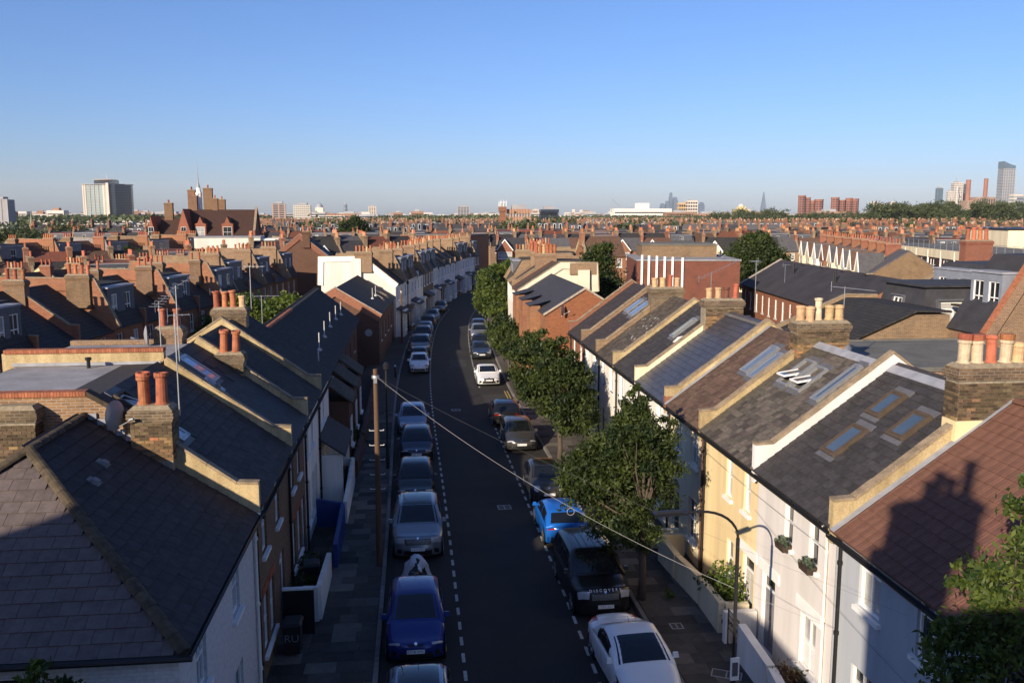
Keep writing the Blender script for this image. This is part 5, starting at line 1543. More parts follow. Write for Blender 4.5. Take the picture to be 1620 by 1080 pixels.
# big red brick flank with white pipes
wh = thing('warehouse', 'long red brick flank wall with white pipes and a flat grey roof', 'building', (22.6, 88.5, 0), R(-9))
b = MB().box(0, 0, 0, 10.4, 13, 8.5)
ob('wall', b.mesh('wall', brickmat('deep red brick', (.22, .075, .048), (.18, .06, .04), (.15, .08, .05), stain=.5)), wh)
ob('flat_roof', MB().box(-.1, -.1, 8.5, 10.5, 13.1, 8.65).mesh('flat_roof', FELT), wh)
for k, xx in enumerate((.5, 1.2, 2.0, 2.8, 3.6, 4.6)):
    b = MB().tube([(xx, -.12, 2), (xx, -.12, 9.1 - .05 * k)], .13, 8)
    ob('pipe', b.mesh('pipe', PAINTW), wh)
ob('penthouse', MB().box(1, 5.5, 8.65, 9, 12, 9.9).mesh('penthouse', BRNB), wh)
ob('penthouse_roof', MB().box(.9, 5.4, 9.9, 9.1, 12.1, 10.05).mesh('penthouse_roof', FELTG), wh)
dish('small dish on the flat roof edge of the red brick flank', (30.9, 87.0, 9.2), R(-30), r=.4)
# long black-roofed brick block
lb = thing('brick_block', 'long two storey brick block under one black roof', 'building', (37.2, 97.5, 0), R(-90) - atan2(3.6, 31.5))
lbP = gable(5.4, 8.0, 4.3, 8.6, over=.25)
hs = [(1.2 + 2.35 * k, 2.9, .8, 1.9) for k in range(13)]
wall, rf = shell(lb, 31.9, 8.6, lbP, ORGB, ORGB, mat('black composite roofing', (.038, .034, .036), .85, .35, .5, bump=.3), hs)
for q in hs: window(lb, *q, lod=0)
parapet(lb, 0.0, lbP, ht=.12, th=.3, wallm=PAINTW, copm=MATS['pale verge'], kneel=False)
for k in range(4): chim_c(lb, 9 + 5.5 * k, 4.3, 7.6, 8.2, .3, .6, 0, 'r', BLACK)
for xx in (10, 22): ob('vent_pipe', cached('vp2', lambda: MB().tube([(-.2, 0, 0), (-.2, 0, 1.2)], .07, 6).tube([(.2, 0, 0), (.2, 0, 1.4)], .07, 6).mesh('vent_pipe', BLACK)), lb, loc=(xx, 2.6, 6.9))
# shaped white gables
def pD(k, idx):
    return dict(style='bay', front=[CREAM, CREAM, WHITE, REDB, CREAM, CREAM, WHITE][k % 7], side=BRNB, roofm=[RF_GREY, RF_BROWN][k % 2], parm=STONE, pots=5, kinds='rrrr', eave=6.0, ridge=8.8, brick=REDB, d=8.5)
row('the pointed gables terrace', [(72, 158), (64, 128), (55, 102)], 9, 'cream houses with pointed gables', pD)
# modern block with brown panels
mb_ = thing('modern_block', 'flat roofed block with brown panels and broad cream bands', 'building', (67.5, 124, 0), R(-90) - atan2(13, 54))
W_ = 55.0
hs = []
for lv in (3.9, 6.6):
    for k in range(12): hs.append((1.6 + 4.4 * k, lv - .1, 1.9, 1.5))
b = MB(); wallgrid(b, W_, 8.3, hs, m=0)
b.quad((0, 0, 0), (0, 0, 8.3), (0, 11, 8.3), (0, 11, 0), m=0); b.quad((W_, 0, 0), (W_, 11, 0), (W_, 11, 8.3), (W_, 0, 8.3), m=0)
ob('wall', b.mesh('wall', brickmat('brown hung tile', (.085, .04, .032), (.065, .032, .026), (.03, .02, .018), .2, .18, .012, .2)), mb_)
for q in hs: window(mb_, *q, style='case', lod=0)
for z0, z1 in ((8.15, 9.15), (5.45, 5.85), (2.8, 3.2)): ob('band', MB().box(-.1, -.12, z0, W_ + .1, 0, z1).mesh('band', CREAM), mb_)
ob('flat_roof', MB().box(-.1, -.1, 9.0, W_ + .1, 11.2, 9.1).mesh('flat_roof', FELTG), mb_)
for k in range(13):
    x = 1 + 4.4 * k
    ob('post', cached('mpost', lambda: MB().box(-.06, -.16, 0, .06, -.001, 9).mesh('post', PAINTW)), mb_, loc=(x, 0, 0))
rl = MB()
for k in range(28): rl.tube([(k * 2, .3, 9.1), (k * 2, .3, 10.1)], .025, 4)
for z in (9.6, 10.1): rl.tube([(0, .3, z), (W_, .3, z)], .02, 4)
ob('railing', rl.mesh('railing', STEEL, uv=False), mb_)
cb_ = thing('rooftop_house', 'cream rendered flank wall with a dish behind the modern block', 'building', (74, 124, 0), R(-90) - atan2(13, 54) + .0)
ob('wall', MB().box(2, 6, 0, 16, 14, 11.2).mesh('wall', CREAM), cb_)
ob('flat_roof', MB().box(1.9, 5.9, 11.2, 16.1, 14.1, 11.4).mesh('flat_roof', BLACK), cb_)
# tall red brick stack with four pots, standing in front of the modern block
def lone_chimney_house(label, x, y, rot, w, d, eave, ridge, front, roofm, **k):
    return midhouse(label, (x, y), rot, w, k.pop('style', 'gable'), front, front, roofm, 'odd houses behind the sunlit terrace', eave=eave, ridge=ridge, d=d, **k)
ch = lone_chimney_house('brick house with a big corbelled red stack before the modern block', 47.0, 80, R(-90), 9, 9, 5.8, 8.2, YSTOCK, RF_SLATE, pots=0, par=True, parm=YSTOCK)
chimney(ch, 5.2, 3.2, 6.0, 10.9, .9, 2.6, [(0, -.9, 'r'), (0, -.3, 'r'), (0, .3, 'r'), (0, .9, 'r')], brick=REDB, potscale=1.5)
# black mansard loft with white casements
bm = thing('loft_house', 'black loft extension with two white open casements', 'building', (28.8, 53.5, 0), ROTR, 'odd houses behind the sunlit terrace')
b = MB()
b.box(-.1, 0, 0, 5.6, 8, 6.4, m=1)
x0, x1 = 0, 5.5
b.frus(x0, .3, x1, 7.5, 6.0, 8.9, -.55)
ob('wall', b.mesh('wall', [mat('black hung tile', (.04, .04, .046), .75, .25, 2, bump=.3), YSTOCK]), bm)
ob('flat_roof', MB().box(.3, .6, 8.9, 5.2, 7.2, 9.02).mesh('flat_roof', BLKFELT), bm)
M = Matrix.Translation((2.0, .42, 6.75)) @ Matrix.Rotation(R(-11), 4, 'X')
dz = MB().box(-.15, -.2, -.1, 1.1, .5, -.001).box(-.15, -.25, 1.45, 1.1, .6, 1.55).box(-.15, -.12, 0, -.02, .55, 1.45).box(1.0, -.12, 0, 1.1, .55, 1.45)
ob('dormer', dz.mesh('dormer', GREYCLAD), bm, M)
window(bm, 0, 0, .95, 1.4, 'case', mtx=M, y=-.05)
M = Matrix.Translation((5.2, 1.6, 6.55)) @ Matrix.Rotation(R(90), 4, 'Z') @ Matrix.Rotation(R(-11), 4, 'X')
dz = MB().box(-.2, -.5, -.12, 1.7, .6, -.001).box(-.2, -.55, 1.5, 1.7, .7, 1.62).box(-.2, -.42, 0, -.02, .65, 1.5).box(1.52, -.42, 0, 1.7, .65, 1.5)
ob('dormer', dz.mesh('dormer', GREYCLAD), bm, M)
window(bm, 0, 0, 1.5, 1.45, 'case', mtx=M, y=-.3, glass=GLASSC)
# its lower roofs, the pink wall and brick flank
lr = thing('back_roof', 'dark tiled back roof between the flat roof and the black loft', 'building', (22.5, 52.5, 0), ROTR, 'odd houses behind the sunlit terrace')
P_ = [(-.1, 6.0), (4.3, 7.9), (6.3, 7.85)]
b = MB().prism_yz([(0, 0), (6.2, 0), (6.2, 7.75), (4.3, 7.75), (0, 5.9)], .05, 7.9); ob('wall', b.mesh('wall', YSTOCK), lr)
ob('roof', MB().prism_yz(P_ + offs(P_, .1)[::-1], 0.1, 7.95).mesh('roof', RF_DARK), lr)
parapet(lr, 0, P_, ht=.25, wallm=YSTOCK, kneel=False)
b = MB().prism_yz([(5.0, 5.2), (8.3, 5.2), (8.3, 8.2)], 8.0, 8.2)
ob('pink_wall', b.mesh('pink_wall', mat('raspberry pink paint', (.32, .03, .07), .7, .15, 2)), lr)
ob('brick_flank', MB().box(8.02, 8.3, 4, 8.22, 14, 7.9).mesh('brick_flank', YSTOCK), lr)
ob('lean_roof', MB().prism_yz([(8.2, 7.9), (14, 7.3), (14, 7.4), (8.2, 8.05)], 4.8, 8.2).mesh('lean_roof', RF_MOSS), lr)
chim_c(lr, 8.6, 10.0, 5.5, 9.2, 1.2, 1.3, 0, 'r', BRNB)
me_ = thing('mansard_house', 'brick mansard house with a red coped sloping flank and twin white sashes', 'building', (34.5, 57.5, 0), ROTR, 'odd houses behind the sunlit terrace')
mP = mansard(6.4, 9, 3.4, 1.9)
wall, rf = shell(me_, 6.0, 9, mP, BRNB, YSTOCK, BLKFELT, [])
parapet(me_, 6.0, mP, ht=.3, th=.34, wallm=YSTOCK, copm=REDCOP, kneel=False)
dormer(me_, .8, 4.2, mP, .6, 2.4, 7.0, 9.6, 2, mat('blue grey zinc', (.20, .22, .26), .5, .15, 2))
bw = thing('mansard_house', 'tall brick flank with a sloping red coping at the edge of view', 'building', (28.7, 44.6, 0), ROTR, 'odd houses behind the sunlit terrace')
wP = [(-.1, 7.0), (2.3, 10.9), (8, 11.0), (8.1, 6)]
wall, rf = shell(bw, 3.4, 8, wP, YSTOCK, YSTOCK, BLKFELT, [])
dormer(bw, .5, 2.5, wP, .75, 2.6, 7.9, 10.2, 2, MATS['blue grey zinc'])
parapet(bw, 3.4, wP, ht=.3, th=.34, wallm=YSTOCK, copm=REDCOP, kneel=False)
# big red gable with dark roof behind the curving terrace
rgh = lone_chimney_house('tall red brick gable with rooflights behind the white gable end', -9.8, 119, R(90), 9, 10, 6.2, 10.3, DKBR, RF_DARK, pots=2, kinds='rr', par=True, parm=REDB, sky=2)
wbx = thing('rendered_block', 'white rendered block on a roof before the red brick school', 'building', (-37.5, 158, 0), R(4))
ob('wall', MB().box(0, 0, 0, 11, 8, 9.3).mesh('wall', MATS['white lime render']), wbx)
ob('wall', MB().box(11.02, .6, 0, 14, 7, 9.1).mesh('wall', WHITE), wbx)
ob('flat_roof', MB().box(-.1, -.1, 9.3, 11.1, 8.1, 9.5).mesh('flat_roof', FELT), wbx)
# gabled red and white houses closing the street
def pEnd(k, idx):
    return dict(style='bay', front=[REDB, WHITE, REDB, WHITE, REDB, ORGB][k % 6], side=REDB, roofm=[RF_SLATE, RF_GREY, RF_BROWN][k % 3], parm=REDB, pots=4, kinds='rbrr', eave=5.8, ridge=8.3, brick=REDB, label=['red gabled bay house with white windows closing the end of the street', 'white fronted gabled house beside the red one at the street end', 'red gabled house third along at the street end', 'white gabled house fourth along at the street end', 'red gabled house fifth along at the street end', 'orange brick gabled house last along at the street end'][k])
row('the street end', [(17.5, 189), (54, 182)], 6, 'gabled houses closing the street', pEnd)
oe = lone_chimney_house('tall orange brick house with a hipped brown roof and white sashes', 27.5, 140, R(3), 6.5, 8, 6.6, 9.6, ORGB, RF_BROWN, pots=4, kinds='rrrr')
oe2 = lone_chimney_house('brick house with a grey slated roof beside the orange brick house', 20.0, 146, R(3), 6.5, 8, 6.4, 9.2, BRNB, RF_GREY, pots=4, kinds='rbrb')
ebk = thing('end_building', 'plain yellow brick flank at the far end of the curving terrace', 'building', (11.2, 176, 0), R(62))
ob('wall', MB().box(0, 0, 0, 9, 10, 9.2).mesh('wall', ORGB), ebk)
ob('flat_roof', MB().box(-.1, -.1, 9.2, 9.1, 10.1, 9.4).mesh('flat_roof', FELTG), ebk)
def pW(k, idx): return dict(style='bay', front=CREAM, side=BRNB, roofm=RF_DARK, parm=STONE, pots=3, kinds='rrr', eave=6.4, ridge=9.2, brick=BRNB)
row('the pair of cream gables', [(50, 150), (62, 146)], 2, 'pair of cream gabled houses', pW)
# ---------------------------------------------------------------- cars
def paint(name, c, metal=.0, rough=.28):
    return mat('paint ' + name, c, rough, .03, 1, metal=metal, coat=.6, spec=.35)
TYRE = mat('tyre rubber', (.012, .012, .012), .8, .2, 9)
RIM = mat('alloy rim', (.42, .43, .45), .3, .1, 5, metal=.9)
CARGL = mat('car glass', (.008, .010, .012), .04, .1, 1, spec=.8)
LAMP = mat('headlamp glass', (.38, .39, .41), .08, .15, 4, spec=1.0)
TAIL = mat('tail lamp red', (.35, .01, .012), .15, .2, 4, spec=.8)
TRIM = mat('black trim', (.012, .012, .013), .5, .1, 6)
CHROME = mat('chrome', (.6, .6, .62), .15, .1, 5, metal=1.0)
PLW = mat('white plate', (.72, .72, .70), .4, .03, 4)
PLY = mat('yellow plate', (.75, .55, .06), .4, .03, 4)
INK = mat('plate ink', (.01, .01, .012), .6, .05, 4)
def crom(P, per=4):
    out = []
    n = len(P)
    for i in range(n - 1):
        p0, p1, p2, p3 = P[max(0, i - 1)], P[i], P[i + 1], P[min(n - 1, i + 2)]
        for k in range(per):
            t = k / per
            f = lambda a, b, c, d: .5 * (2 * b + (c - a) * t + (2 * a - 5 * b + 4 * c - d) * t * t + (3 * b - a - 3 * c + d) * t ** 3)
            out.append((f(p0[0], p1[0], p2[0], p3[0]), f(p0[1], p1[1], p2[1], p3[1])))
    out.append(P[-1])
    return out
CARS = {
 'hatch': dict(L=4.1, W=1.78, H=1.46, hood=.70, cowl=1.06, wst=1.98, belt=.93, rt=.62, rb=.10, tail=.98, wb=2.55),
 'small': dict(L=3.6, W=1.66, H=1.48, hood=.78, cowl=.98, wst=1.62, belt=.95, rt=.62, rb=.12, tail=1.0, wb=2.3),
 'suv': dict(L=4.4, W=1.96, H=1.66, hood=.92, cowl=1.12, wst=2.0, belt=1.10, rt=.55, rb=.14, tail=1.15, wb=2.7),
 'bigsuv': dict(L=4.6, W=1.95, H=1.74, hood=.97, cowl=1.12, wst=1.88, belt=1.12, rt=.42, rb=.10, tail=1.17, wb=2.75),
 'saloon': dict(L=4.5, W=1.80, H=1.43, hood=.71, cowl=1.2, wst=2.15, belt=.93, rt=1.45, rb=.85, tail=1.0, wb=2.75),
 'coupe': dict(L=4.2, W=1.84, H=1.36, hood=.66, cowl=1.25, wst=2.1, belt=.90, rt=1.35, rb=.45, tail=.93, wb=2.5),
 'cabrio': dict(L=4.35, W=1.78, H=1.41, hood=.70, cowl=1.0, wst=2.0, belt=.92, rt=1.55, rb=1.0, tail=1.0, wb=2.55),
}
def car(name, label, x, y, rot, kind, pm, plate=None, rear_plate=None, roof=None, grille='std', bonnet_text=None, z=0.012, lamps='std', dark_roof=False, ribs=False):
    S = CARS[kind]; L, W, H = S['L'], S['W'], S['H']
    root = thing(name, label, 'car', (x, y, z), rot, 'cars parked along the street')
    f, r = L / 2, -L / 2
    hd, be = S['hood'], S['belt']
    low = crom([(f - .10, .20), (f - .01, .30), (f, .48), (f - .03, .62), (f - .12, hd), (f - .45, hd + .055), (f - S['cowl'] + .02, be), (f - S['cowl'] - .4, be + .02), (0, be + .02), (r + .5, be + .02), (r + S['rb'] + .08, S['tail'] - .04), (r + .06, S['tail'] - .12), (r + .01, .72), (r, .5), (r + .04, .30), (r + .14, .2)], 4)
    upp = crom([(f - S['cowl'] + .1, be - .06), (f - S['cowl'] - .02, be + .02), (f - (S['cowl'] + S['wst']) / 2 - .02, (be + H) / 2 + .05), (f - S['wst'], H - .05), (f - S['wst'] - .35, H), ((f - S['wst'] + r + S['rt']) / 2 - .1, H + .005), (r + S['rt'] + .15, H - .05), (r + S['rt'] - .02, H - .12), (r + (S['rt'] + S['rb']) / 2 + .02, (H - .12 + S['tail']) / 2 + .04), (r + S['rb'], S['tail']), (r + S['rb'] - .03, S['tail'] - .12)], 4)
    def sweep(P, wf, crown, plan, zb, nt=13, ns=5):
        P = np.array(P); ts = np.linspace(-1, 1, nt)
        G = np.zeros((len(P), nt + 2 * ns, 3))
        for i, (py, pz) in enumerate(P):
            w_ = wf(py, pz) / 2
            e = (abs(py) / (L / 2)) ** 4
            for j, t in enumerate(ts):
                a = abs(t)
                yy = py - np.sign(py) * plan * e * a ** 3.2
                zz = pz - crown * a ** 4 - .05 * a ** 10
                G[i, ns + j] = (w_ * t, yy, max(zz, .18))
            for s in range(ns):
                q = (s + 1) / ns
                for sg, col, base in ((-1, ns - 1 - s, ns), (1, ns + nt + s, ns + nt - 1)):
                    b_ = G[i, base]
                    zlow = min(zb(py), b_[2])
                    zz = b_[2] + (zlow - b_[2]) * q
                    ww = wf(py, zz) / 2 if wf(py, .5) != wf(py, 1.4) else b_[0] * sg
                    bul = .035 * sin(pi * min(1, q * 1.1)) * (1 - e)
                    G[i, col] = (sg * (abs(ww) + bul), b_[1], zz)
        return G
    wl_ = lambda yy, zz: W * (1 - .10 * (abs(yy) / (L / 2)) ** 6) - .06
    wu = lambda yy, zz: (W - .10) - max(0, zz - be) * .52 - .06 * max(0, (abs(yy) / (L / 2)) - .5)
    sill = lambda yy: .20
    GL = sweep(low, wl_, .035, .30, sill)
    GU = sweep(upp, wu, .03, .10, lambda yy: be - .05, nt=11, ns=4)
    NS_L, NS_U = 5, 4
    def gm(G, flip=False):
        b = MB(); b.grid(G.tolist(), flip=flip); return b
    body = gm(GL).mesh('body', pm, smooth=True, uv=False)
    if body.polygons[len(body.polygons) // 2].normal.z < 0: body.flip_normals()
    bo = ob('body', body, root)
    cab = gm(GU).mesh('cabin', pm, smooth=True, uv=False)
    mid = min(range(len(cab.polygons)), key=lambda k: -cab.polygons[k].center.z)
    if cab.polygons[mid].normal.z < 0: cab.flip_normals()
    ob('cabin', cab, root)
    def samp(G, u, v):
        u = min(max(u, 0), G.shape[0] - 1.001); v = min(max(v, 0), G.shape[1] - 1.001)
        i, j = int(u), int(v); a, c = u - i, v - j
        return (G[i, j] * (1 - a) + G[i + 1, j] * a) * (1 - c) + (G[i, j + 1] * (1 - a) + G[i + 1, j + 1] * a) * c
    def patch(nm, G, us, vs, m, off=.008, nu=7, nv=9, taper=0.0, parent=None, round_=0.0):
        rows = []
        for a in np.linspace(0, 1, nu):
            row_ = []
            for c in np.linspace(0, 1, nv):
                u = us[0] + (us[1] - us[0]) * a
                vm = (vs[0] + vs[1]) / 2; hv = (vs[1] - vs[0]) / 2 * (1 - taper * a)
                v = vm + hv * (2 * c - 1)
                p = samp(G, u, v)
                e = .15
                n = np.cross(samp(G, u + e, v) - samp(G, u - e, v), samp(G, u, v + e) - samp(G, u, v - e))
                ln = np.linalg.norm(n)
                n = n / ln if ln > 1e-9 else np.array([0, 0, 1.])
                ctr = np.array([0, 0, .6])
                if np.dot(n, p - ctr) < 0: n = -n
                row_.append(tuple(p + n * off))
            rows.append(row_)
        b = MB(); b.grid(rows)
        me = b.mesh(nm, m, smooth=True, uv=False)
        q = me.polygons[len(me.polygons) // 2]
        if q.normal.dot(q.center - Vector((0, 0, .6))) < 0: me.flip_normals()
        return ob(nm, me, parent or root)
    def uof(P, yy, start=0, end=None, falling=True):
        idx = range(start, (end or len(P)) - 1)
        for i in idx:
            a, b_ = P[i][0], P[i + 1][0]
            if (a >= yy >= b_): return i + (a - yy) / (a - b_ + 1e-9)
        return start
    # upper glazing: control points sit at multiples of 4
    c0 = NS_U
    patch('windscreen', GU, (4.6, 11.6), (c0 + .55, c0 + 9.45), CARGL, taper=.03)
    patch('rear_window', GU, (28.6, 35.0), (c0 + 1.0, c0 + 9.0), CARGL, taper=-.02)
    if dark_roof or roof: patch('roof', GU, (12.2, 27.6), (c0 + .3, c0 + 9.7), roof or CARGL, off=.006, nu=10)
    if ribs:
        for v in (2.6, 4.1, 5.9, 7.4): patch('roof_rib', GU, (13, 27), (c0 + v - .09, c0 + v + .09), pm, off=.022, nu=9, nv=3)
    for sg in (0, 1):
        v0, v1 = ((.7, c0 - .35) if sg == 0 else (c0 + 10.35, c0 + 13.3))
        patch('side_window', GU, (9.3, 18.3), (v0, v1), CARGL, off=.008)
        patch('side_window', GU, (18.9, 27.3), (v0, v1), CARGL, off=.008)
    for us in (28.1, 32.2, 35.4):
        for v in ((.6, 4.7), (18.3, 22.0)): patch('door_seam', GL, (us, us + .07), v, TRIM, off=.005, nu=2, nv=6)
    for us in (31.2, 34.6):
        for v in ((3.6, 3.85), (18.9, 19.15)): patch('door_handle', GL, (us, us + .45), v, pm, off=.03, nu=3, nv=2)
    # front lamps, grille, plate
    lz = {'std': (13.3, 15.9), 'round': (12.4, 16.6)}[lamps if lamps in ('std', 'round') else 'std']
    b0 = NS_L
    if lamps == 'round':
        for v in (1.6, 10.4):
            p = samp(GL, 15.2, b0 + v); b = MB(); rows = []
            for k in range(5):
                q = .13 * k / 4
                rows.append([(q * cos(t), .05 * (1 - (k / 4) ** 2), q * sin(t)) for t in [2 * pi * j / 14 for j in range(15)]])
            b.grid(rows, flip=False)
            me = b.mesh('headlight', LAMP, smooth=True, uv=False)
            if me.polygons[20].normal.y < 0: me.flip_normals()
            ob('headlight', me, root, Matrix.Translation(tuple(p)) @ Matrix.Translation((0, .015, 0)) @ Matrix.Rotation(R(28), 4, 'X'))
            ob('headlight_ring', cached(('ring',), lambda: MB().grid([[((.13 + .02 * cos(a)) * cos(t), .02 * sin(a), (.13 + .02 * cos(a)) * sin(t)) for a in [2 * pi * i / 6 for i in range(7)]] for t in [2 * pi * j / 16 for j in range(17)]]).mesh('headlight_ring', CHROME, uv=False)), root, Matrix.Translation(tuple(p)) @ Matrix.Translation((0, .018, 0)) @ Matrix.Rotation(R(28), 4, 'X'))
    else:
        patch('headlight', GL, lz, (b0 + .1, b0 + 2.3), LAMP, off=.006, taper=-.25)
        patch('headlight', GL, lz, (b0 + 9.7, b0 + 11.9), LAMP, off=.006, taper=-.25)
    if grille == 'std': patch('grille', GL, (12.8, 14.6), (b0 + 3.2, b0 + 8.8), TRIM, off=.006)
    elif grille == 'wide': patch('grille', GL, (12.9, 14.9), (b0 + 2.9, b0 + 9.1), mat('mesh grille', (.16, .165, .17), .4, .5, 30, metal=.6), off=.010); patch('grille_surround', GL, (12.6, 15.2), (b0 + 2.7, b0 + 9.3), TRIM, off=.005)
    elif grille == 'kidney':
        patch('grille', GL, (12.6, 15.0), (b0 + 4.3, b0 + 5.85), TRIM, off=.008); patch('grille', GL, (12.6, 15.0), (b0 + 6.15, b0 + 7.7), TRIM, off=.008)
    elif grille == 'single':
        patch('grille', GL, (6.5, 14.6), (b0 + 3.2, b0 + 8.8), TRIM, off=.006, taper=-.12)
    patch('lower_intake', GL, (3.2, 7.2), (b0 + 2.2, b0 + 9.8), TRIM, off=.005)
    for v in ((b0 + .4, b0 + 1.7), (b0 + 10.3, b0 + 11.6)): patch('fog_lamp_vent', GL, (4.5, 8.2), v, TRIM, off=.006)
    # rear lamps
    nl = GL.shape[0] - 1
    for v in ((b0 + .05, b0 + 2.2), (b0 + 9.8, b0 + 11.95)): patch('tail_light', GL, (nl - 18.5, nl - 13.5), v, TAIL, off=.006)
    patch('rear_bumper', GL, (nl - 8, nl - 2), (b0 + 1, b0 + 11), TRIM, off=.004)
    def plate_(txt, front):
        p = samp(GL, 8.6 if front else nl - 10.5, b0 + 6)
        b = MB().box(-.26, -.008, -.056, .26, .008, .056)
        M = Matrix.Translation((0, p[1] + (.03 if front else -.03), p[2])) @ (Matrix.Rotation(pi, 4, 'Z') if front else Matrix()) @ Matrix.Rotation(R(-8), 4, 'X')
        o = ob('number_plate', cached(('plate', front), lambda: b.mesh('number_plate', PLW if front else PLY, uv=False)), root, M)
        if txt:
            ob('lettering', PLATES[txt], o, Matrix.Translation((0, -.0095, 0)) @ Matrix.Rotation(R(90), 4, 'X'))
    plate_(plate, True); plate_(rear_plate, False)
    if bonnet_text:
        p = samp(GL, 16.2, b0 + 6)
        ob('lettering', PLATES[bonnet_text], root, Matrix.Translation((0, p[1] + .04, p[2] + .03)) @ Matrix.Rotation(pi, 4, 'Z') @ Matrix.Rotation(R(40), 4, 'X'))
    # wheels
    def wheelm():
        t = MB(); pr = [(.20, -.10), (.29, -.105), (.325, -.08), (.33, 0), (.325, .08), (.29, .105), (.20, .10)]
        t.lathe(pr, 20, caps=True); return t.mesh('wheel', TYRE, uv=False)
    def rimm():
        b = MB(); b.lathe([(.06, .1), (.06, .115), (0, .118)], 12, caps=False)
        b.lathe([(.205, .085), (.235, .112), (.205, .113)], 20, caps=False)
        for k in range(5):
            a = 2 * pi * k / 5
            for d in (-.10, .10):
                b.tube([(.05 * cos(a), .05 * sin(a), .108), (.215 * cos(a + d), .215 * sin(a + d), .102)], .02, 4)
        return b.mesh('rim', RIM, uv=False)
    rad = .335 if 'suv' not in kind else .375
    for sx in (-1, 1):
        for yy in (S['wb'] / 2 + .03, -S['wb'] / 2 + .03):
            M = Matrix.Translation((sx * (W / 2 - .115), yy, rad - .01)) @ Matrix.Rotation(sx * pi / 2, 4, 'Y') @ Matrix.Diagonal((rad / .33, rad / .33, 1, 1))
            wo = ob('wheel', cached('wheelm', wheelm), root, M)
            ob('rim', cached('rimm', rimm), wo)
            ob('wheel_arch', cached(('arch', rad), lambda: MB().lathe([(0, 0), (rad + .07, 0), (rad + .07, .01), (0, .01)], 22).mesh('wheel_arch', TRIM, uv=False)), root, Matrix.Translation((sx * (W / 2 - .045), yy, rad)) @ Matrix.Rotation(sx * pi / 2, 4, 'Y') @ Matrix.Translation((0, 0, .018)))
        b = MB().frus(-.09, -.05, .09, .06, 0, .14, -.025)
        mo = ob('mirror', cached(('mir', pm.name), lambda: b.mesh('mirror', pm, uv=False)), root, Matrix.Translation((sx * (W / 2 + .06), f - S['cowl'] - .28, be + .0)))
    dl_ = MB()
    for sx in (-1, 1):
        xx = sx * (W / 2 - .0)
    b = MB().tube([(0, 0, 0), (0, -.16, .16)], .006, 4)
    ob('antenna', cached('ant', lambda: b.mesh('antenna', TRIM, uv=False)), root, loc=(0, r + S['rt'] + .3, H - .02))
    bdg = samp(GL, 15.6, b0 + 6)
    ob('badge', cached('badge', lambda: MB().lathe([(0, 0), (.05, 0), (.045, .012), (0, .014)], 12).mesh('badge', CHROME, uv=False)), root, Matrix.Translation((0, bdg[1] + .02, bdg[2] + .01)) @ Matrix.Rotation(R(-60), 4, 'X'))
    return root
FACE = pi        # facing the camera (front towards -Y)
AWAY = 0.0
WHT = paint('white', (.72, .72, .71)); BLU = paint('deep blue', (.012, .028, .17), .2); BRB = paint('bright blue', (.012, .13, .52), .25)
SIL = paint('silver grey', (.22, .235, .26), .5); BLK = paint('black', (.008, .008, .009)); NVY = paint('navy', (.012, .018, .04), .3)
GRY = paint('dark grey', (.055, .055, .057), .5); MGR = paint('mid grey', (.075, .072, .07), .5); ICE = paint('pale blue grey', (.20, .25, .33), .4)
# shaded side, nearest first
def parkL(dy, *a, **k): return None
def cx_l(y): return xc(y) - HW + 1.18
def cx_r(y): return xc(y) + HW - 1.18
def hdg(y): return -atan2(xc(y + 2) - xc(y - 2), 4)
car('parked_car', 'dark car at the very bottom of view with only its roof edge showing', -.05, 20.55, FACE, 'hatch', ICE, roof=CARGL)
car('parked_car', 'deep blue hatchback parked behind the roof edge at the bottom of view', -.12, 24.2 + 2.16, FACE, 'hatch', BLU, plate='XT18 VMC', grille='kidney')
car('parked_suv', 'silver grey sports utility car with dark glass roof behind the covered motorcycle', -.02, 32.3 + 2.2, FACE, 'suv', SIL, plate='KV19 KFX', grille='wide', dark_roof=True)
car('parked_car', 'black hatchback between the silver utility car and the navy saloon', -.1, 38.95 + 2.05, FACE, 'hatch', BLK, grille='std')
car('parked_car', 'navy saloon with pale plate behind the black hatchback', -.02, 45.7 + 2.2, FACE, 'hatch', NVY, plate='OE67 WDL', grille='kidney')
car('parked_car', 'pale blue grey hatchback right behind the navy saloon', -.25, 51.9 + 2.05, FACE, 'hatch', ICE, lamps='round')
car('parked_car', 'small white rounded hatchback alone by the kerb on the shaded side', .3, 72.9 + 1.8, FACE, 'small', WHT, lamps='std', grille='none')
ylist = [(79.2, 'small', BLK, AWAY, 'small black hatchback seen from behind beyond the little white car'), (85.2, 'suv', GRY, FACE, 'dark grey utility car fourth beyond the utility pole'), (91.5, 'bigsuv', NVY, FACE, 'navy utility car parked opposite the tall street tree'),
         (97.5, 'hatch', ICE, FACE, 'pale grey hatchback half hidden behind the navy utility car'), (105, 'hatch', BLK, AWAY, 'black hatchback seen from behind by the curving terrace'), (111, 'hatch', SIL, FACE, 'silver hatchback by the curving terrace'), (122, 'saloon', GRY, FACE, 'dark saloon farthest up the shaded kerb')]
for y, k, p, h, lab in ylist:
    car('parked_car', lab, cx_l(y) + .25, y, h + hdg(y), k, p, grille='std')
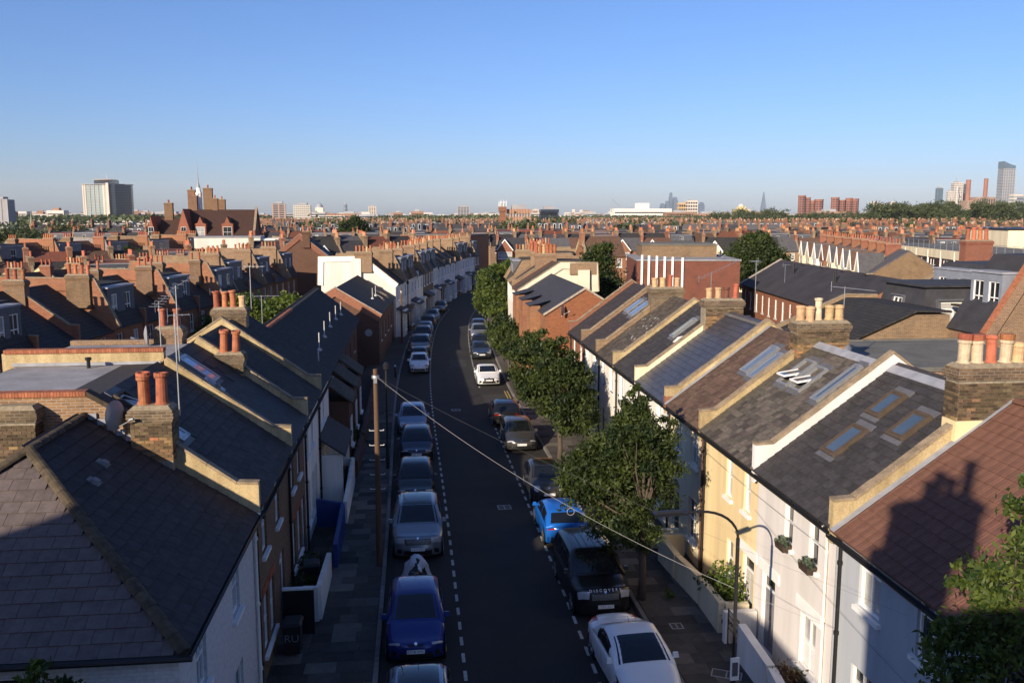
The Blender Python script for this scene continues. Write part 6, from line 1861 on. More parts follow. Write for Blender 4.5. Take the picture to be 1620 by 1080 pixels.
# sunlit side
car('parked_car', 'white convertible coupe with its hard roof up at the bottom of view', 6.02, 23.25, FACE + R(4), 'cabrio', WHT, plate=None, dark_roof=False)
car('parked_suv', 'black utility car with a chrome mesh grille behind the white convertible', 5.92, 26.6 + 2.35, FACE + R(2), 'bigsuv', BLK, plate='LD21 AZT', grille='wide', bonnet_text='DISCOVERY', ribs=True)
car('parked_car', 'bright blue hatchback seen from behind under the street tree', 5.85, 33.0 + 2.0, AWAY, 'hatch', BRB, rear_plate='GF15 XLB')
car('parked_car', 'dark grey small car with round headlamps facing the blue hatchback', 5.95, 38.3 + 1.85, FACE, 'small', GRY, lamps='round', roof=BLK)
car('parked_car', 'dark grey hatchback with white plate in the last of the sun', 5.78, 47.2 + 2.1, FACE, 'hatch', MGR, plate='BK14 YFH')
car('parked_car', 'black hatchback with bright tail lamps behind the dark grey hatchback', 5.62, 55.4, AWAY, 'hatch', BLK)
car('parked_car', 'white two door coupe parked alone in full sun', 5.6, 66.7 + 2.1, FACE, 'coupe', WHT, plate='WP16 RKA', grille='single')
car('parked_car', 'dark blue grey saloon in sun beyond the white coupe', 6.05, 79.5 + 2.2, FACE, 'saloon', paint('blue grey', (.03, .038, .055), .4), plate='EY12 HNC')
for y, k, p, h, lab in [(87.5, 'hatch', BLK, AWAY, 'black hatchback with a red tail lamp beyond the blue grey saloon'), (93.2, 'suv', SIL, FACE, 'silver utility car under the tall street tree'), (99.5, 'hatch', GRY, FACE, 'grey hatchback farthest up the sunlit kerb')]:
    car('parked_car', lab, cx_r(y) + .15, y, h + hdg(y), k, p)
# covered motorcycle
mc = thing('covered_motorcycle', 'motorcycle under a crumpled silver and black cover between blue and silver cars', 'motorcycle', (-.15, 30.0, .0), R(82), 'motorcycles')
g = np.random.default_rng(5)
rows = []
for i in range(25):
    u = i / 24 * 2 - 1
    top = .62 + .42 * math.exp(-((u - .45) / .25) ** 2) + .18 * math.exp(-((u + .55) / .3) ** 2)
    wd = .30 + .22 * math.exp(-((u - .45) / .2) ** 2)
    end = (1 - abs(u) ** 6)
    row_ = []
    for j in range(19):
        t = j / 18 * 2 - 1
        zz = .08 + (top - .08) * end * max(0, 1 - abs(t) ** 2.4)
        fold = .05 * sin(u * 19 + t * 5) * (1 - abs(t)) + .045 * sin(t * 17 + u * 6) * abs(t)
        row_.append((u * 1.08 + fold * .5, t * wd * (1.15 + .1 * sin(u * 13)) + fold, zz + fold * .7))
    rows.append(row_)
SILC = mat('silver cover', (.50, .52, .56), .35, .25, 3, spec=.6, bump=.3); BLKC = mat('black cover', (.012, .012, .013), .5, .2, 3)
b = MB(); b.grid(rows)
for k, f_ in enumerate(b.f):
    i, j = divmod(k, 18)
    b.m[k] = 0 if (i > 14 + 2 * sin(j)) or (j > 12 and i > 4) else 1
me = b.mesh('cover', [SILC, BLKC], smooth=True, uv=False)
ob('cover', me, mc)
for yy in (-.72, .72): ob('wheel', CACHE['wheelm'], mc, Matrix.Translation((yy, 0, .28)) @ Matrix.Rotation(pi / 2, 4, 'X') @ Matrix.Diagonal((.86, .86, .6, 1)))
# ---------------------------------------------------------------- trees and plants
BARK = mat('bark', (.085, .065, .048), .95, .35, 8, bump=.8, bscale=22, fine=.3, streak=True)
LF_DARK = leafmat('dark tree leaves', (.012, .026, .009), (.068, .094, .021))
LF_MID = leafmat('mid green leaves', (.024, .050, .012), (.115, .150, .030))
LF_LIGHT = leafmat('bright green leaves', (.045, .085, .015), (.13, .17, .03))
LF_FAR = leafmat('distant tree leaves', (.035, .052, .022), (.085, .105, .04), .2)
def tree(name, label, x, y, h0, blobs, n, size, m, trunk=.14, seed=3, cat='tree', group=None, branches=14, clump=60, spread=.16, lean=(0, 0), shell=.5, up=.35, aspect=.5):
    root = thing(name, label, cat, (x, y, 0), 0, group)
    B = [(bx, by, bz, rx, ry, rz) for bx, by, bz, rx, ry, rz in blobs]
    p, t, c = blobpoints(B, n, seed, clump, spread, shell)
    top = max(b_[2] for b_ in B) * .80
    b = MB()
    g = np.random.default_rng(seed)
    k_ = [(0, 0, 0), (lean[0] * .2 + .03, lean[1] * .2, h0 * .4), (lean[0] * .5 - .02, lean[1] * .5, h0), (lean[0], lean[1], (h0 + top) / 2), (lean[0], lean[1], top)]
    b.tube(k_, [trunk * 1.25, trunk, trunk * .85, trunk * .55, trunk * .15], 9)
    ci = g.choice(len(c), min(branches, len(c)), replace=False)
    for i in ci:
        e = c[i]; zs = h0 * .9 + (min(e[2], top) - h0 * .9) * .35
        zs = min(max(zs, h0 * .85), top * .9)
        s = np.array([lean[0] * .8, lean[1] * .8, zs]); md = (s + e) / 2 + np.array([0, 0, .15]) + g.normal(0, .08, 3)
        b.tube([s, md, e], [trunk * .42, trunk * .26, trunk * .08], 5, caps=False)
    ob('trunk', b.mesh('trunk', BARK, smooth=True, uv=False), root)
    tag(ob('crown', leafmesh('crown', p, size, m, up=up, aspect=aspect, tones=t, seed=seed), root), kind=None)
    return root
SG = 'street trees on the sunlit pavement'
tree('street_tree', 'broad street tree with pinnate leaves beside the black utility car', 7.5, 27.9, 2.2,
     [(-.7, 1.3, 4.1, 1.8, 1.8, 1.5), (-.1, .9, 5.2, 1.4, 1.5, 1.25), (-1.5, 1.9, 3.9, 1.3, 1.4, 1.15), (.2, .6, 4.1, 1.3, 1.3, 1.3), (-.1, 1.2, 6.2, .7, .8, .8), (-.6, .2, 2.7, 1.3, 1.1, .9), (.5, .3, 5.0, .8, .9, .9), (.0, 1.1, 6.8, .42, .5, .7), (-1.9, 1.2, 4.5, .6, .7, .5), (1.0, 1.6, 5.6, .5, .6, .6)], 42000, .085, LF_DARK, .13, 3, group=SG, branches=44, clump=120, spread=.135, shell=.35, aspect=.34)
tree('street_tree', 'dense rounded street tree shading the pavement by the white terrace', 7.5, 45.0, 2.2,
     [(.2, .2, 3.9, 1.5, 1.6, 1.7), (.1, .3, 5.4, 1.0, 1.1, 1.4), (-.9, 2.9, 4.4, 1.3, 1.5, 1.7), (-.7, 3.2, 6.0, .8, .9, 1.2), (.5, -.6, 3.0, 1.3, 1.4, 1.1), (-.5, 5.4, 4.0, 1.2, 1.4, 1.6)], 34000, .105, LF_DARK, .13, 5, group=SG, branches=26, clump=110, spread=.14, aspect=.42)
tree('street_tree', 'low bushy street tree beyond the dark saloon', 7.6, 71.5, 1.8,
     [(0, 0, 2.9, 1.2, 1.6, 1.3), (-.2, 2.3, 3.3, 1.2, 1.5, 1.3), (.5, -1.9, 2.7, 1.0, 1.3, 1.1)], 14000, .14, LF_DARK, .11, 6, group=SG, branches=10, spread=.18)
tree('street_tree', 'tall bright green street tree at the bend of the road', 8.6, 98.0, 2.6,
     [(0, 0, 4.2, 1.5, 2.0, 1.9), (-.4, 0, 5.8, 1.1, 1.4, 1.5), (.3, -1, 3.2, 1.5, 1.8, 1.2), (.5, 2.4, 6.2, 1.1, 1.4, 1.2), (-.8, -1.0, 3.8, 1.1, 1.4, 1.3)], 26000, .17, LF_MID, .15, 7, group=SG, branches=12, spread=.17)
tree('street_tree', 'bright green tree top between the road bend and the red gabled house', 12.8, 124.0, 2.6,
     [(0, 0, 4.6, 1.7, 2.0, 1.8), (1.0, 1.0, 5.7, 1.3, 1.6, 1.3), (-1.0, -1.0, 4.0, 1.3, 1.6, 1.3)], 14000, .2, LF_LIGHT, .15, 8, group=SG, branches=8)
tree('garden_tree', 'bushy bright garden tree behind the dark brick building', -13.6, 75.0, 2.0,
     [(0, 0, 4.3, 2.7, 2.4, 2.0), (2.6, 1, 4.7, 2.2, 2.2, 1.8), (-2.0, -.6, 3.4, 1.9, 2, 1.7), (4.3, 3, 4.4, 1.6, 1.8, 1.4), (-2.8, -2, 2.2, 1.7, 1.7, 1.8)], 26000, .16, LF_LIGHT, .16, 9, branches=12)
tree('garden_tree', 'dark weeping garden tree behind the cream gable end', 17.8, 86.0, 3.0,
     [(0, 0, 7.0, 1.7, 2, 2.6), (-.9, 0, 5.4, 1.6, 2, 2.2), (1.3, .6, 5.4, 1.5, 2, 2.2), (.3, 0, 9.2, 1.3, 1.5, 1.3), (.2, -1.2, 3.6, 2.3, 2, 1.6)], 26000, .15, LF_DARK, .17, 10, branches=16, spread=.2)
tree('garden_tree', 'big dark round tree beside the long black roof', 46.6, 118.0, 3.0,
     [(0, 0, 7.2, 3.6, 3.4, 3.0), (2.0, 0, 6.2, 2.8, 3, 2.6), (-2.2, 0, 6.0, 2.6, 3, 2.6), (.4, 0, 9.4, 2.2, 2.2, 1.5)], 26000, .21, LF_DARK, .22, 11, branches=12)
tree('garden_tree', 'round dark tree standing over the brick roofs below the pale towers', -17.5, 265, 4.0,
     [(0, 0, 9.3, 4.0, 4, 3.4), (1.6, 0, 7.5, 3.6, 4, 2.8), (-1.9, 0, 7.2, 3.4, 4, 2.6)], 14000, .36, LF_DARK, .3, 12, branches=6)
tree('palm_tree', 'small dark palm on a roof terrace before the school', -44.5, 143, 6.2, [(0, 0, 7.6, 1.3, 1.3, .8), (1.5, 0, 7.2, 1.0, 1.0, .8)], 900, .5, LF_DARK, .16, 13, aspect=.15, branches=4)
# the near tree at the bottom corner, on this side of the grey house
tree('garden_tree', 'leafy tree close to the camera over the grey house front', 9.15, 12.4, 3.0,
     [(0, 0, 5.4, 1.0, 1.0, 1.2), (.35, 0, 6.9, .8, .8, .9), (-.5, .2, 6.0, .6, .6, .6), (.4, 0, 8.1, .42, .4, .6), (-.3, .1, 7.2, .42, .4, .4), (.45, .1, 8.9, .16, .16, .45), (.1, 0, 4.2, 1.0, 1.0, 1.0)], 10000, .07, LF_MID, .09, 14, branches=30, clump=26, spread=.17, shell=.4, aspect=.42)
# creeper sprigs in front of the corner house
for k, (x, y, z, n_, lab) in enumerate(((-7.75, 14.75, 5.45, 170, 'small leafy climber top against the white wall at the bottom corner'), (-6.5, 14.75, 5.35, 260, 'bushier climber top beside the small one against the white painted wall'), (-5.95, 14.75, 5.1, 120, 'thin trailing sprig against the white painted wall'))):
    t = thing('climbing_plant', lab, 'plant', (x, y, 0), 0, 'climbers on the corner house')
    ob('stem', MB().tube([(0, 0, 0), (.05, .1, 2.5), (0, 0, z)], [.03, .02, .008], 5).mesh('stem', BARK, uv=False), t)
    leafball(t, 'foliage', [(0, 0, z - .25, .26, .2, .42), (.1, 0, z + .1, .12, .1, .22)], n_, .075, LF_MID, seed=20 + k)
def bush(label, x, y, blobs, n, size, m, seed, cat='bush', group='front garden shrubs', z=.0):
    t = thing('garden_bush', label, cat, (x, y, z), 0, group)
    b = MB()
    for q in blobs[:3]: b.tube([(0, 0, 0), (q[0] * .5, q[1] * .5, q[2] * .6), (q[0], q[1], q[2])], [.025, .018, .008], 5)
    ob('stem', b.mesh('stem', BARK, uv=False), t)
    leafball(t, 'foliage', blobs, n, size, m, seed=seed, clump=14, spread=.3)
    return t
bush('flowering shrub behind the cream garden wall', 9.75, 25.9, [(0, 0, 1.6, .5, .55, .5), (.1, .3, 1.0, .4, .5, .4), (0, -.3, 1.1, .4, .4, .5)], 700, .075, LF_LIGHT, 31)
bush('dark clipped shrub beside the iron gate', 9.75, 25.35, [(0, 0, .8, .3, .25, .45)], 500, .06, LF_DARK, 32)
bush('heap of dark ivy spilling over the cream garden wall', 9.8, 26.9, [(0, 0, .9, .35, .7, .3), (-.2, .3, .95, .3, .5, .2)], 600, .07, LF_DARK, 33)
bush('weed tuft at the foot of the street tree', 8.5, 27.9, [(0, 0, .25, .18, .2, .15)], 80, .06, LF_LIGHT, 34, 'plant')
bush('reddish shrub under the shuttered window', 9.75, 21.2, [(0, 0, .7, .3, .5, .4)], 350, .06, leafmat('bronze leaves', (.09, .045, .03), (.16, .10, .05)), 35)
bush('hedge inside the white stepped wall', -3.75, 29.6, [(0, .8, .7, .35, .8, .45), (0, -.6, .6, .35, .6, .4)], 600, .07, LF_DARK, 36)
bush('dark shrub before the corner of the dark brick building', -3.7, 46.0, [(0, .8, .9, .5, 1.2, .6), (0, 2.6, 1.0, .5, 1.2, .6)], 700, .09, LF_DARK, 37)

# ---------------------------------------------------------------- poles, lamps, wires, aerials
WOOD = mat('weathered pole wood', (.115, .068, .038), .85, .3, 5, streak=True, fine=.35)
def upole(x, y, h, label, rot=0):
    t = thing('utility_pole', label, 'utility pole', (x, y, .1), rot, 'wooden utility poles')
    b = MB().tube([(0, 0, 0), (.01, 0, h * .5), (0, 0, h)], [.115, .097, .08], 12)
    ob('pole', b.mesh('pole', WOOD), t)
    me = cached('step', lambda: MB().tube([(-.26, 0, 0), (.26, 0, 0)], .012, 5).tube([(-.26, 0, 0), (-.26, 0, .05)], .012, 5).tube([(.26, 0, 0), (.26, 0, .05)], .012, 5).mesh('step', mat('white step', (.62, .62, .6), .4, .1, 4), uv=False))
    for k in range(5): ob('step', me, t, Matrix.Translation((0, 0, h * .40 + .55 * k)) @ Matrix.Rotation(R(90) * (k % 2) * .0, 4, 'Z'))
    b = MB().lathe([(.13, 0), (.14, .05), (.13, .12)], 12).box(-.06, -.16, -.15, .06, -.1, .05)
    ob('cap_ring', b.mesh('cap_ring', ALUM, uv=False), t, loc=(0, 0, h - .35))
    return t
upole(-1.45, 31.8, 7.45, 'tall brown utility pole with white steps on the shaded pavement')
upole(-1.35, 90.5, 5.6, 'pale utility pole before the white gable end')
def lamp(x, y, h, rot, label, arm=True):
    t = thing('street_lamp', label, 'street lamp', (x, y, .1), rot, 'street lamps')
    b = MB().tube([(0, 0, 0), (0, 0, 1.3)], .085, 10).tube([(0, 0, 1.3), (0, 0, 1.38)], [.085, .055], 10).tube([(0, 0, 1.38), (0, 0, h * .86)], .052, 8)
    if arm:
        pts = [(0, 0, h * .86)] + [(-1.05 * (1 - cos(a)) , 0, h * .86 + (h * .14) * sin(a)) for a in [pi / 2 * k / 8 for k in range(1, 9)]]
        b.tube(pts + [(-1.5, 0, h + .0)], .035, 8)
    ob('column', b.mesh('column', BLACK, uv=False), t)
    hb = MB().frus(-.42, -.12, .42, .12, 0, .06, .02).frus(-.36, -.09, .36, .09, .06, .11, -.04)
    if arm:
        o = ob('lamp_head', hb.mesh('lamp_head', BLACK, uv=False), t, loc=(-1.85, 0, h - .03))
        ob('lens', MB().box(-.3, -.09, -.015, .3, .09, -.001).mesh('lens', LAMP, uv=False), o)
    else:
        o = ob('lamp_head', MB().lathe([(.05, 0), (.14, .06), (.16, .3), (.05, .42), (0, .45)], 10).mesh('lamp_head', BLACK, uv=False), t, loc=(0, 0, h * .86))
    return t
lp = lamp(8.15, 21.0, 5.5, R(4), 'black street lamp with a curved arm on the sunlit pavement')
b = MB().box(-.12, -.02, 0, .12, .02, .62); ob('notice', b.mesh('notice', PAINTW), lp, loc=(-.0, -.09, .9))
ob('notice_panel', MB().box(-.08, -.024, .12, .08, -.0205, .5).mesh('notice_panel', GREYCLAD), lp, loc=(0, -.09, .9))
lamp(-1.5, 44.7, 6.0, R(180), 'slim black lamp column beside the utility pole', arm=False)
lamp(-.75, 100, 6.2, 0, 'black lamp column before the curving terrace', arm=False)
def bollard(x, y, label):
    t = thing('bollard', label, 'bollard', (x, y, .1))
    ob('post', MB().lathe([(.09, 0), (.08, .1), (.065, .8), (.085, .84), (.085, .9)], 10).mesh('post', BLACK), t)
    ob('cap', MB().lathe([(.085, .9), (.085, .98), (0, 1.04)], 10, caps=False).mesh('cap', PAINTW), t)
bollard(-1.65, 71.0, 'black bollard with a white cap by the little white car')
sg = thing('street_sign', 'green sign board on a thin post by the curving terrace', 'sign', (.9, 118, .1))
ob('post', MB().tube([(0, 0, 0), (0, 0, 3.2)], .04, 6).mesh('post', STEEL), sg)
ob('board', MB().box(-.45, -.03, 2.3, .45, 0, 3.1).mesh('board', mat('teal sign', (.03, .22, .19), .5, .1, 3)), sg)
WIRE = mat('telephone wire', (.30, .30, .30), .5, .05, 3); WIRED = mat('dark wire', (.10, .10, .10), .6, .05, 3)
def wire(a, b_, sag, label, m=WIRED, r=.005, n=24, group='telephone wires'):
    a = Vector(a); b_ = Vector(b_)
    pts = [a.lerp(b_, k / n) - Vector((0, 0, sag * 4 * (k / n) * (1 - k / n))) for k in range(n + 1)]
    return tag(ob('telephone_wire', MB().tube(pts, r, 5).mesh('telephone_wire', m, uv=False)), label, 'wire', group)
T_ = (-1.45, 31.8, 7.3)
WE = (XR - .05, 19.7, 2.9)
wire(T_, WE, .75, 'bright telephone wire from the pole across the street to the grey house', WIRE, .0055)
wire(T_, (XR - .05, 16.6, 4.7), .3, 'thin wire from the pole to the grey house between its windows', r=.0025)
wire((XR - .1, 24.9, 4.2), (XR - .1, 13.0, 3.2), .25, 'thin cable drooping across the pale grey and blue grey fronts', r=.004)
wire((XR - .12, 33.0, 4.9), (XR - .12, 20.2, 4.75), .12, 'thin cable looped along the cream and pale grey fronts')
ring = MB().grid([[((.11 + .008 * cos(a)) * cos(t), .008 * sin(a), (.11 + .008 * cos(a)) * sin(t)) for a in [2 * pi * i / 6 for i in range(7)]] for t in [2 * pi * j / 18 for j in range(19)]])
f_ = .52
p = Vector(T_).lerp(Vector(WE), f_) - Vector((0, 0, .75 * 4 * f_ * (1 - f_)))
tag(ob('cable_coil', ring.mesh('cable_coil', WIRE, uv=False), None, Matrix.Translation(p - Vector((0, 0, .13)))), 'small coil of spare cable hanging on the bright wire', 'cable')
# aerials and dishes
aerial('tall thin aerial mast on the near shaded stack', (-5.98, 22.8, 8.0), 2.6, .3, 4, .5)
aerial('thin mast beside the second aerial over the flat roofs', (-8.4, 30.2, 8.3), 1.9, 1.2, 5, .6, .5)
aerial('leaning aerial on the flat roof behind the patched slates', (-7.6, 29.3, 8.3), 2.5, .8, 5, .8, .5)
aerial('aerial on the four pot stack of the white fronted house', (-7.4, 41.2, 8.8), 2.0, -.2, 6, 1.0)
aerial('aerial rising from the orange ridge of the dark brick building', (-8.0, 47.5, 7.2), 1.7, .1, 6, 1.3)
aerial('twin rod aerial before the bright garden tree', (-10.2, 47.0, 7.0), 2.2, .1, 5, .9)
aerial('long sloping aerial behind the four pot stack', (16.0, 46.5, 8.0), 2.0, R(20), 12, 2.6, .35)
aerial('aerial mast fixed beside the five pale pots', (15.4, 30.3, 8.3), 2.2, R(-8), 8, 1.5, -.1)
aerial('aerial on the long black roof', (32.5, 75, 7.2), 1.6, .3, 5, .7)
aerial('thin aerial on the cream gable roof', (15.6, 39.2, 8.6), 2.4, R(90), 5, .6)
dish('dark satellite dish on the near shaded stack', (-7.35, 22.45, 8.1), R(-20), r=.36)
dish('dark satellite dish on the far brick stack over the flat roof', (-9.75, 32.9, 8.75), R(200), r=.33)
dish('dark dish at the side of the five pale pots', (15.35, 29.6, 8.2), R(-60), r=.25)
chs = thing('chimney_stack', 'squat brick stack with two fat pots over the far flat roof', 'chimney', (0, 0, 0), 0)
chimney(chs, -9.0, 33.6, 7.0, 9.0, 1.0, .7, [(-.25, 0, 'r'), (.25, 0, 'r')], brick=YSTOCK, potscale=.9)
chs = thing('chimney_stack', 'low brick stack with two orange pots beside the white rear wall', 'chimney', (0, 0, 0), 0)
chimney(chs, -12.6, 29.6, 5.5, 7.7, .7, .7, [(-.15, 0, 'r'), (.18, 0, 'r')], brick=YSTOCK)
# ---------------------------------------------------------------- the school, farther rows, skyline
sch = thing('school', 'red brick school with tall stacks, gabled dormers and a white lantern spire', 'school', (-54.5, 192, 0), R(2))
sch.matrix_basis = sch.matrix_basis @ Matrix.Diagonal((.88, .88, 1, 1))
SB = brickmat('school red brick', (.36, .10, .045), (.28, .08, .04), (.25, .15, .1), stain=.3)
SBD = brickmat('school brown brick', (.24, .12, .065), (.18, .09, .05), (.2, .15, .1), stain=.5)
SRF = brickmat('school roof tile', (.085, .042, .030), (.06, .032, .025), (.025, .018, .015), .3, .26, .02, .3)
hs = [(10.6, 6.6, 2.2, 3.6), (14.0, 6.6, 1.2, 1.6), (16.8, 6.6, 2.2, 3.6), (21.0, 7.0, 2.2, 2.0)]
P_ = gable(9.2, 14.2, 5.5, 11, over=.3)
b = MB(); wallgrid(b, 24, 9.2, [(x, z, w_, min(h_, 9.1 - z)) for x, z, w_, h_ in hs], m=0)
b.quad((24, 0, 0), (24, 11, 0), (24, 11, 9.2), (24, 5.5, 14.1), (24, 0, 9.2)); b.quad((0, 0, 0), (0, 0, 9.2), (0, 5.5, 14.1), (0, 11, 9.2), (0, 11, 0)); b.quad((24, 11, 0), (0, 11, 0), (0, 11, 9.2), (24, 11, 9.2))
ob('wall', b.mesh('wall', SBD), sch)
ob('roof', MB().prism_yz(P_ + offs(P_, .15)[::-1], 8, 24).mesh('roof', SRF), sch)
for x in (10.4, 16.6):
    b = MB(); b.prism_xz([(x, 8.9), (x + 2.6, 8.9), (x + 2.6, 11.4), (x + 1.9, 11.6), (x + 1.3, 12.9), (x + .7, 11.6), (x, 11.4)], -.35, 3.2)
    o = ob('dormer_gable', b.mesh('dormer_gable', SB), sch)
for q in hs: window(sch, q[0], q[1], q[2], min(q[3], 2.4), 'grid' if q[2] > 2 else 'sash', lod=0)
for x in (10.6, 16.8): window(sch, x + .1, 8.6, 2.0, 2.2, 'grid', lod=0, y=-.4)
parapet(sch, 24, P_, ht=.5, th=.5, wallm=SB, copm=STONE)
for (x, wd, e, r_) in ((0, 2.0, 8.5, 13.0), (6.6, 3.4, 9.0, 14.5)):
    b = MB().prism_xz([(x, 0), (x + wd, 0), (x + wd, e), (x + wd / 2, r_), (x, e)], -2.2, 8)
    o = ob('gable_wing', b.mesh('gable_wing', SB), sch)
    for z in (6.0, 8.9): window(o, x + wd / 2 - .6, z, 1.2, 1.9, 'grid', y=-2.24, lod=0)
b = MB().box(2.02, -1.2, 0, 6.58, 8, 8.6)
o = ob('arcade_wall', b.mesh('arcade_wall', SB), sch)
for k in range(4):
    window(o, 2.4 + 1.05 * k, 5.2, .7, 2.2, 'sash', y=-1.24, lod=0)
for k in range(6): ob('merlon', cached('merl', lambda: MB().box(0, 0, 0, .35, .5, .55).mesh('merlon', SB)), sch, loc=(2.2 + .75 * k, -1.2, 8.6))
P2 = gable(8.7, 12.4, 4.6, 9, over=.1)
ob('roof', MB().prism_yz([(y - .8, z) for y, z in P2 + offs(P2, .15)[::-1]], 2.05, 6.55).mesh('roof', SRF), sch)
for (x, y, w_, z1, np_) in ((2.9, 4, 1.9, 15.8, 3), (7.8, 7, 1.7, 18.6, 4), (8.9, 6, 1.2, 17.4, 2), (11.4, 7.2, 2.1, 19.0, 4), (13.6, 6, 1.3, 16.8, 2), (15.0, 6.2, 1.6, 16.6, 2)):
    chim_c(sch, x + w_ / 2, y, 9, z1, w_, 1.4, np_, 'd', SBD)
b = MB().box(9.6, 6.4, 13, 10.9, 7.7, 15.5).lathe([(.75, 15.5), (.75, 17.6), (.9, 17.7), (.55, 18.4), (.5, 19.0)], 8, cx=10.25, cy=7.05)
lan = ob('lantern', b.mesh('lantern', PAINTW), sch)
ob('spire', MB().lathe([(.5, 19.0), (.16, 20.2), (.06, 22.5), (.02, 25.0)], 8, cx=10.25, cy=7.05).mesh('spire', LEAD), sch)

def pick_far(seed, bias=0):
    def f(k, idx):
        r_ = random.Random(seed * 100 + k)
        st = r_.choice(['gable', 'gable', 'gable', 'mansard', 'flat', 'mansard', 'bay'] if not bias else ['mansard', 'mansard', 'mansard', 'flat', 'gable'])
        return dict(style=st, front=r_.choice([BRNB, REDB, WHITE, YSTOCK, CREAM, ORGB]), side=r_.choice([BRNB, YSTOCK, REDB]), roofm=r_.choice([RF_SLATE, RF_GREY, RF_BROWN, RF_DARK, RF_RED]),
                    parm=r_.choice([YSTOCK, STONE, REDB]), pots=r_.choice([4, 5, 6]), kinds=r_.choice(['rrrr', 'rrbr', 'rbrb']), eave=r_.choice([5.8, 6.2]), ridge=r_.choice([8.6, 8.8]), brick=r_.choice([BRNB, REDB, YSTOCK]), nd=r_.choice([1, 2, 2]), cscale=1.15)
    return f
row('the line behind pointed gables', [(70, 168), (116, 160)], 9, 'houses of the middle rows', pick_far(1))
row('the line behind the block', [(92, 196), (134, 186)], 8, 'houses of the middle rows', pick_far(2))
row('the line beside the school', [(-30, 176), (6, 196)], 7, 'houses of the middle rows', pick_far(3))
row('the line by the white block', [(-26, 150), (-3, 158)], 5, 'houses of the middle rows', pick_far(4))
for j, (yy, ang) in enumerate(((212, .03), (240, -.03), (268, .02))):
    xa, xb = -.40 * yy, .74 * yy
    if j == 0: xa = -20
    n = int((xb - xa) / 6.2)
    desc = ['the first long row across the view', 'the second long row across the view', 'the third long row across the view'][j]
    def pf(k, idx, j=j, n=n):
        d_ = pick_far(10 + j, bias=(j == 1))(k, idx)
        d_['label'] = None
        x_ = k / n
        d_['label'] = f"{RFW[d_['roofm'].name]} {STYLEWORD[d_['style']]} house, {nth(k)} along {desc}"
        return d_
    row(desc, [(xa, yy - ang * yy), (xb, yy + ang * yy)], n, 'houses of ' + desc, pf)
# everything farther reads as one mass of roofs
def tmpl(kind, rr):
    b = MB(); w_ = rr.uniform(5.2, 6.8); d = 8.5; e = rr.uniform(5.6, 6.6); rg_ = e + rr.uniform(2.6, 3.2)
    fm, rm = rr.choice([0, 1, 2, 3, 2, 9]), rr.choice([4, 5, 6, 6])
    b.quad((0, 0, 0), (w_, 0, 0), (w_, 0, e), (0, 0, e), m=fm); b.quad((w_, d, 0), (0, d, 0), (0, d, e), (w_, d, e), m=0)
    if kind == 'g':
        b.quad((0, -.2, e), (w_, -.2, e), (w_, d / 2, rg_), (0, d / 2, rg_), m=rm); b.quad((w_, d + .2, e), (0, d + .2, e), (0, d / 2, rg_), (w_, d / 2, rg_), m=rm)
        b.quad((0, 0, 0), (0, 0, e), (0, d / 2, rg_), (0, d, e), (0, d, 0), m=0); b.quad((w_, 0, 0), (w_, d, 0), (w_, d, e), (w_, d / 2, rg_), (w_, 0, e), m=0)
        b.prism_yz([(0, e - .2), (d / 2, rg_ - .2), (d / 2, rg_ + .35), (0, e + .4)], -.12, .12, m=rr.choice([0, 3, 1]))
    else:
        b.quad((0, -.1, e), (w_, -.1, e), (w_, 1.1, rg_), (0, 1.1, rg_), m=rm); b.quad((0, 1.1, rg_), (w_, 1.1, rg_), (w_, d, rg_), (0, d, rg_), m=7); b.quad((w_, d, e), (0, d, e), (0, d, rg_), (w_, d, rg_), m=6)
        b.prism_yz([(0, e - .2), (d, e - .2), (d, rg_ + .2), (.9, rg_ + .3)], -.14, .14, m=0)
        b.box(.5, -.0, e + .5, w_ - .5, 1.6, rg_ + .05, m=8)
        for k in range(2):
            x = w_ * (.3 + .4 * k) - .55
            b.box(x, -.06, e + .75, x + 1.1, -.005, rg_ - .25, m=9); b.quad((x + .12, -.075, e + .87), (x + .98, -.075, e + .87), (x + .98, -.075, rg_ - .37), (x + .12, -.075, rg_ - .37), m=10)
    for k in range(2):
        x = w_ * (.28 + .44 * k) - .55
        b.box(x, -.07, e - 1.8, x + 1.1, -.005, e - .3, m=9); b.quad((x + .12, -.085, e - 1.68), (x + .98, -.085, e - 1.68), (x + .98, -.085, e - .42), (x + .12, -.085, e - .42), m=10)
    n = rr.choice([3, 4, 5, 6])
    b.box(-.35, 2.6, rg_ - 1.4, .35, 2.9 + .42 * n, rg_ + 1.0, m=rr.choice([0, 1])); b.box(-.43, 2.52, rg_ + .7, .43, 2.98 + .42 * n, rg_ + .86, m=0)
    for k in range(n):
        y = 2.95 + .42 * k
        b.frus(-.16, y - .14, .16, y + .14, rg_ + 1.0, rg_ + 1.0 + rr.uniform(.5, .85), -.03, m=rr.choice([11, 11, 12]))
    V = np.array(b.v); 
    return V, b.f, b.m, w_
rr = random.Random(77)
TM = [tmpl(k, rr) for k in 'gmgmggmgmgmggg']
VV = []; FF = []; MM = []; off = 0
def put(t, x, y, rot, s=1.0):
    global off
    V, f, m, w_ = TM[t]
    c, s_ = cos(rot), sin(rot)
    P = np.empty_like(V); P[:, 0] = x + V[:, 0] * c - V[:, 1] * s_; P[:, 1] = y + V[:, 0] * s_ + V[:, 1] * c; P[:, 2] = V[:, 2] * s
    VV.append(P)
    for q in f: FF.append(tuple(off + k for k in q))
    MM.extend(m); off += len(V)
yy = 296.0
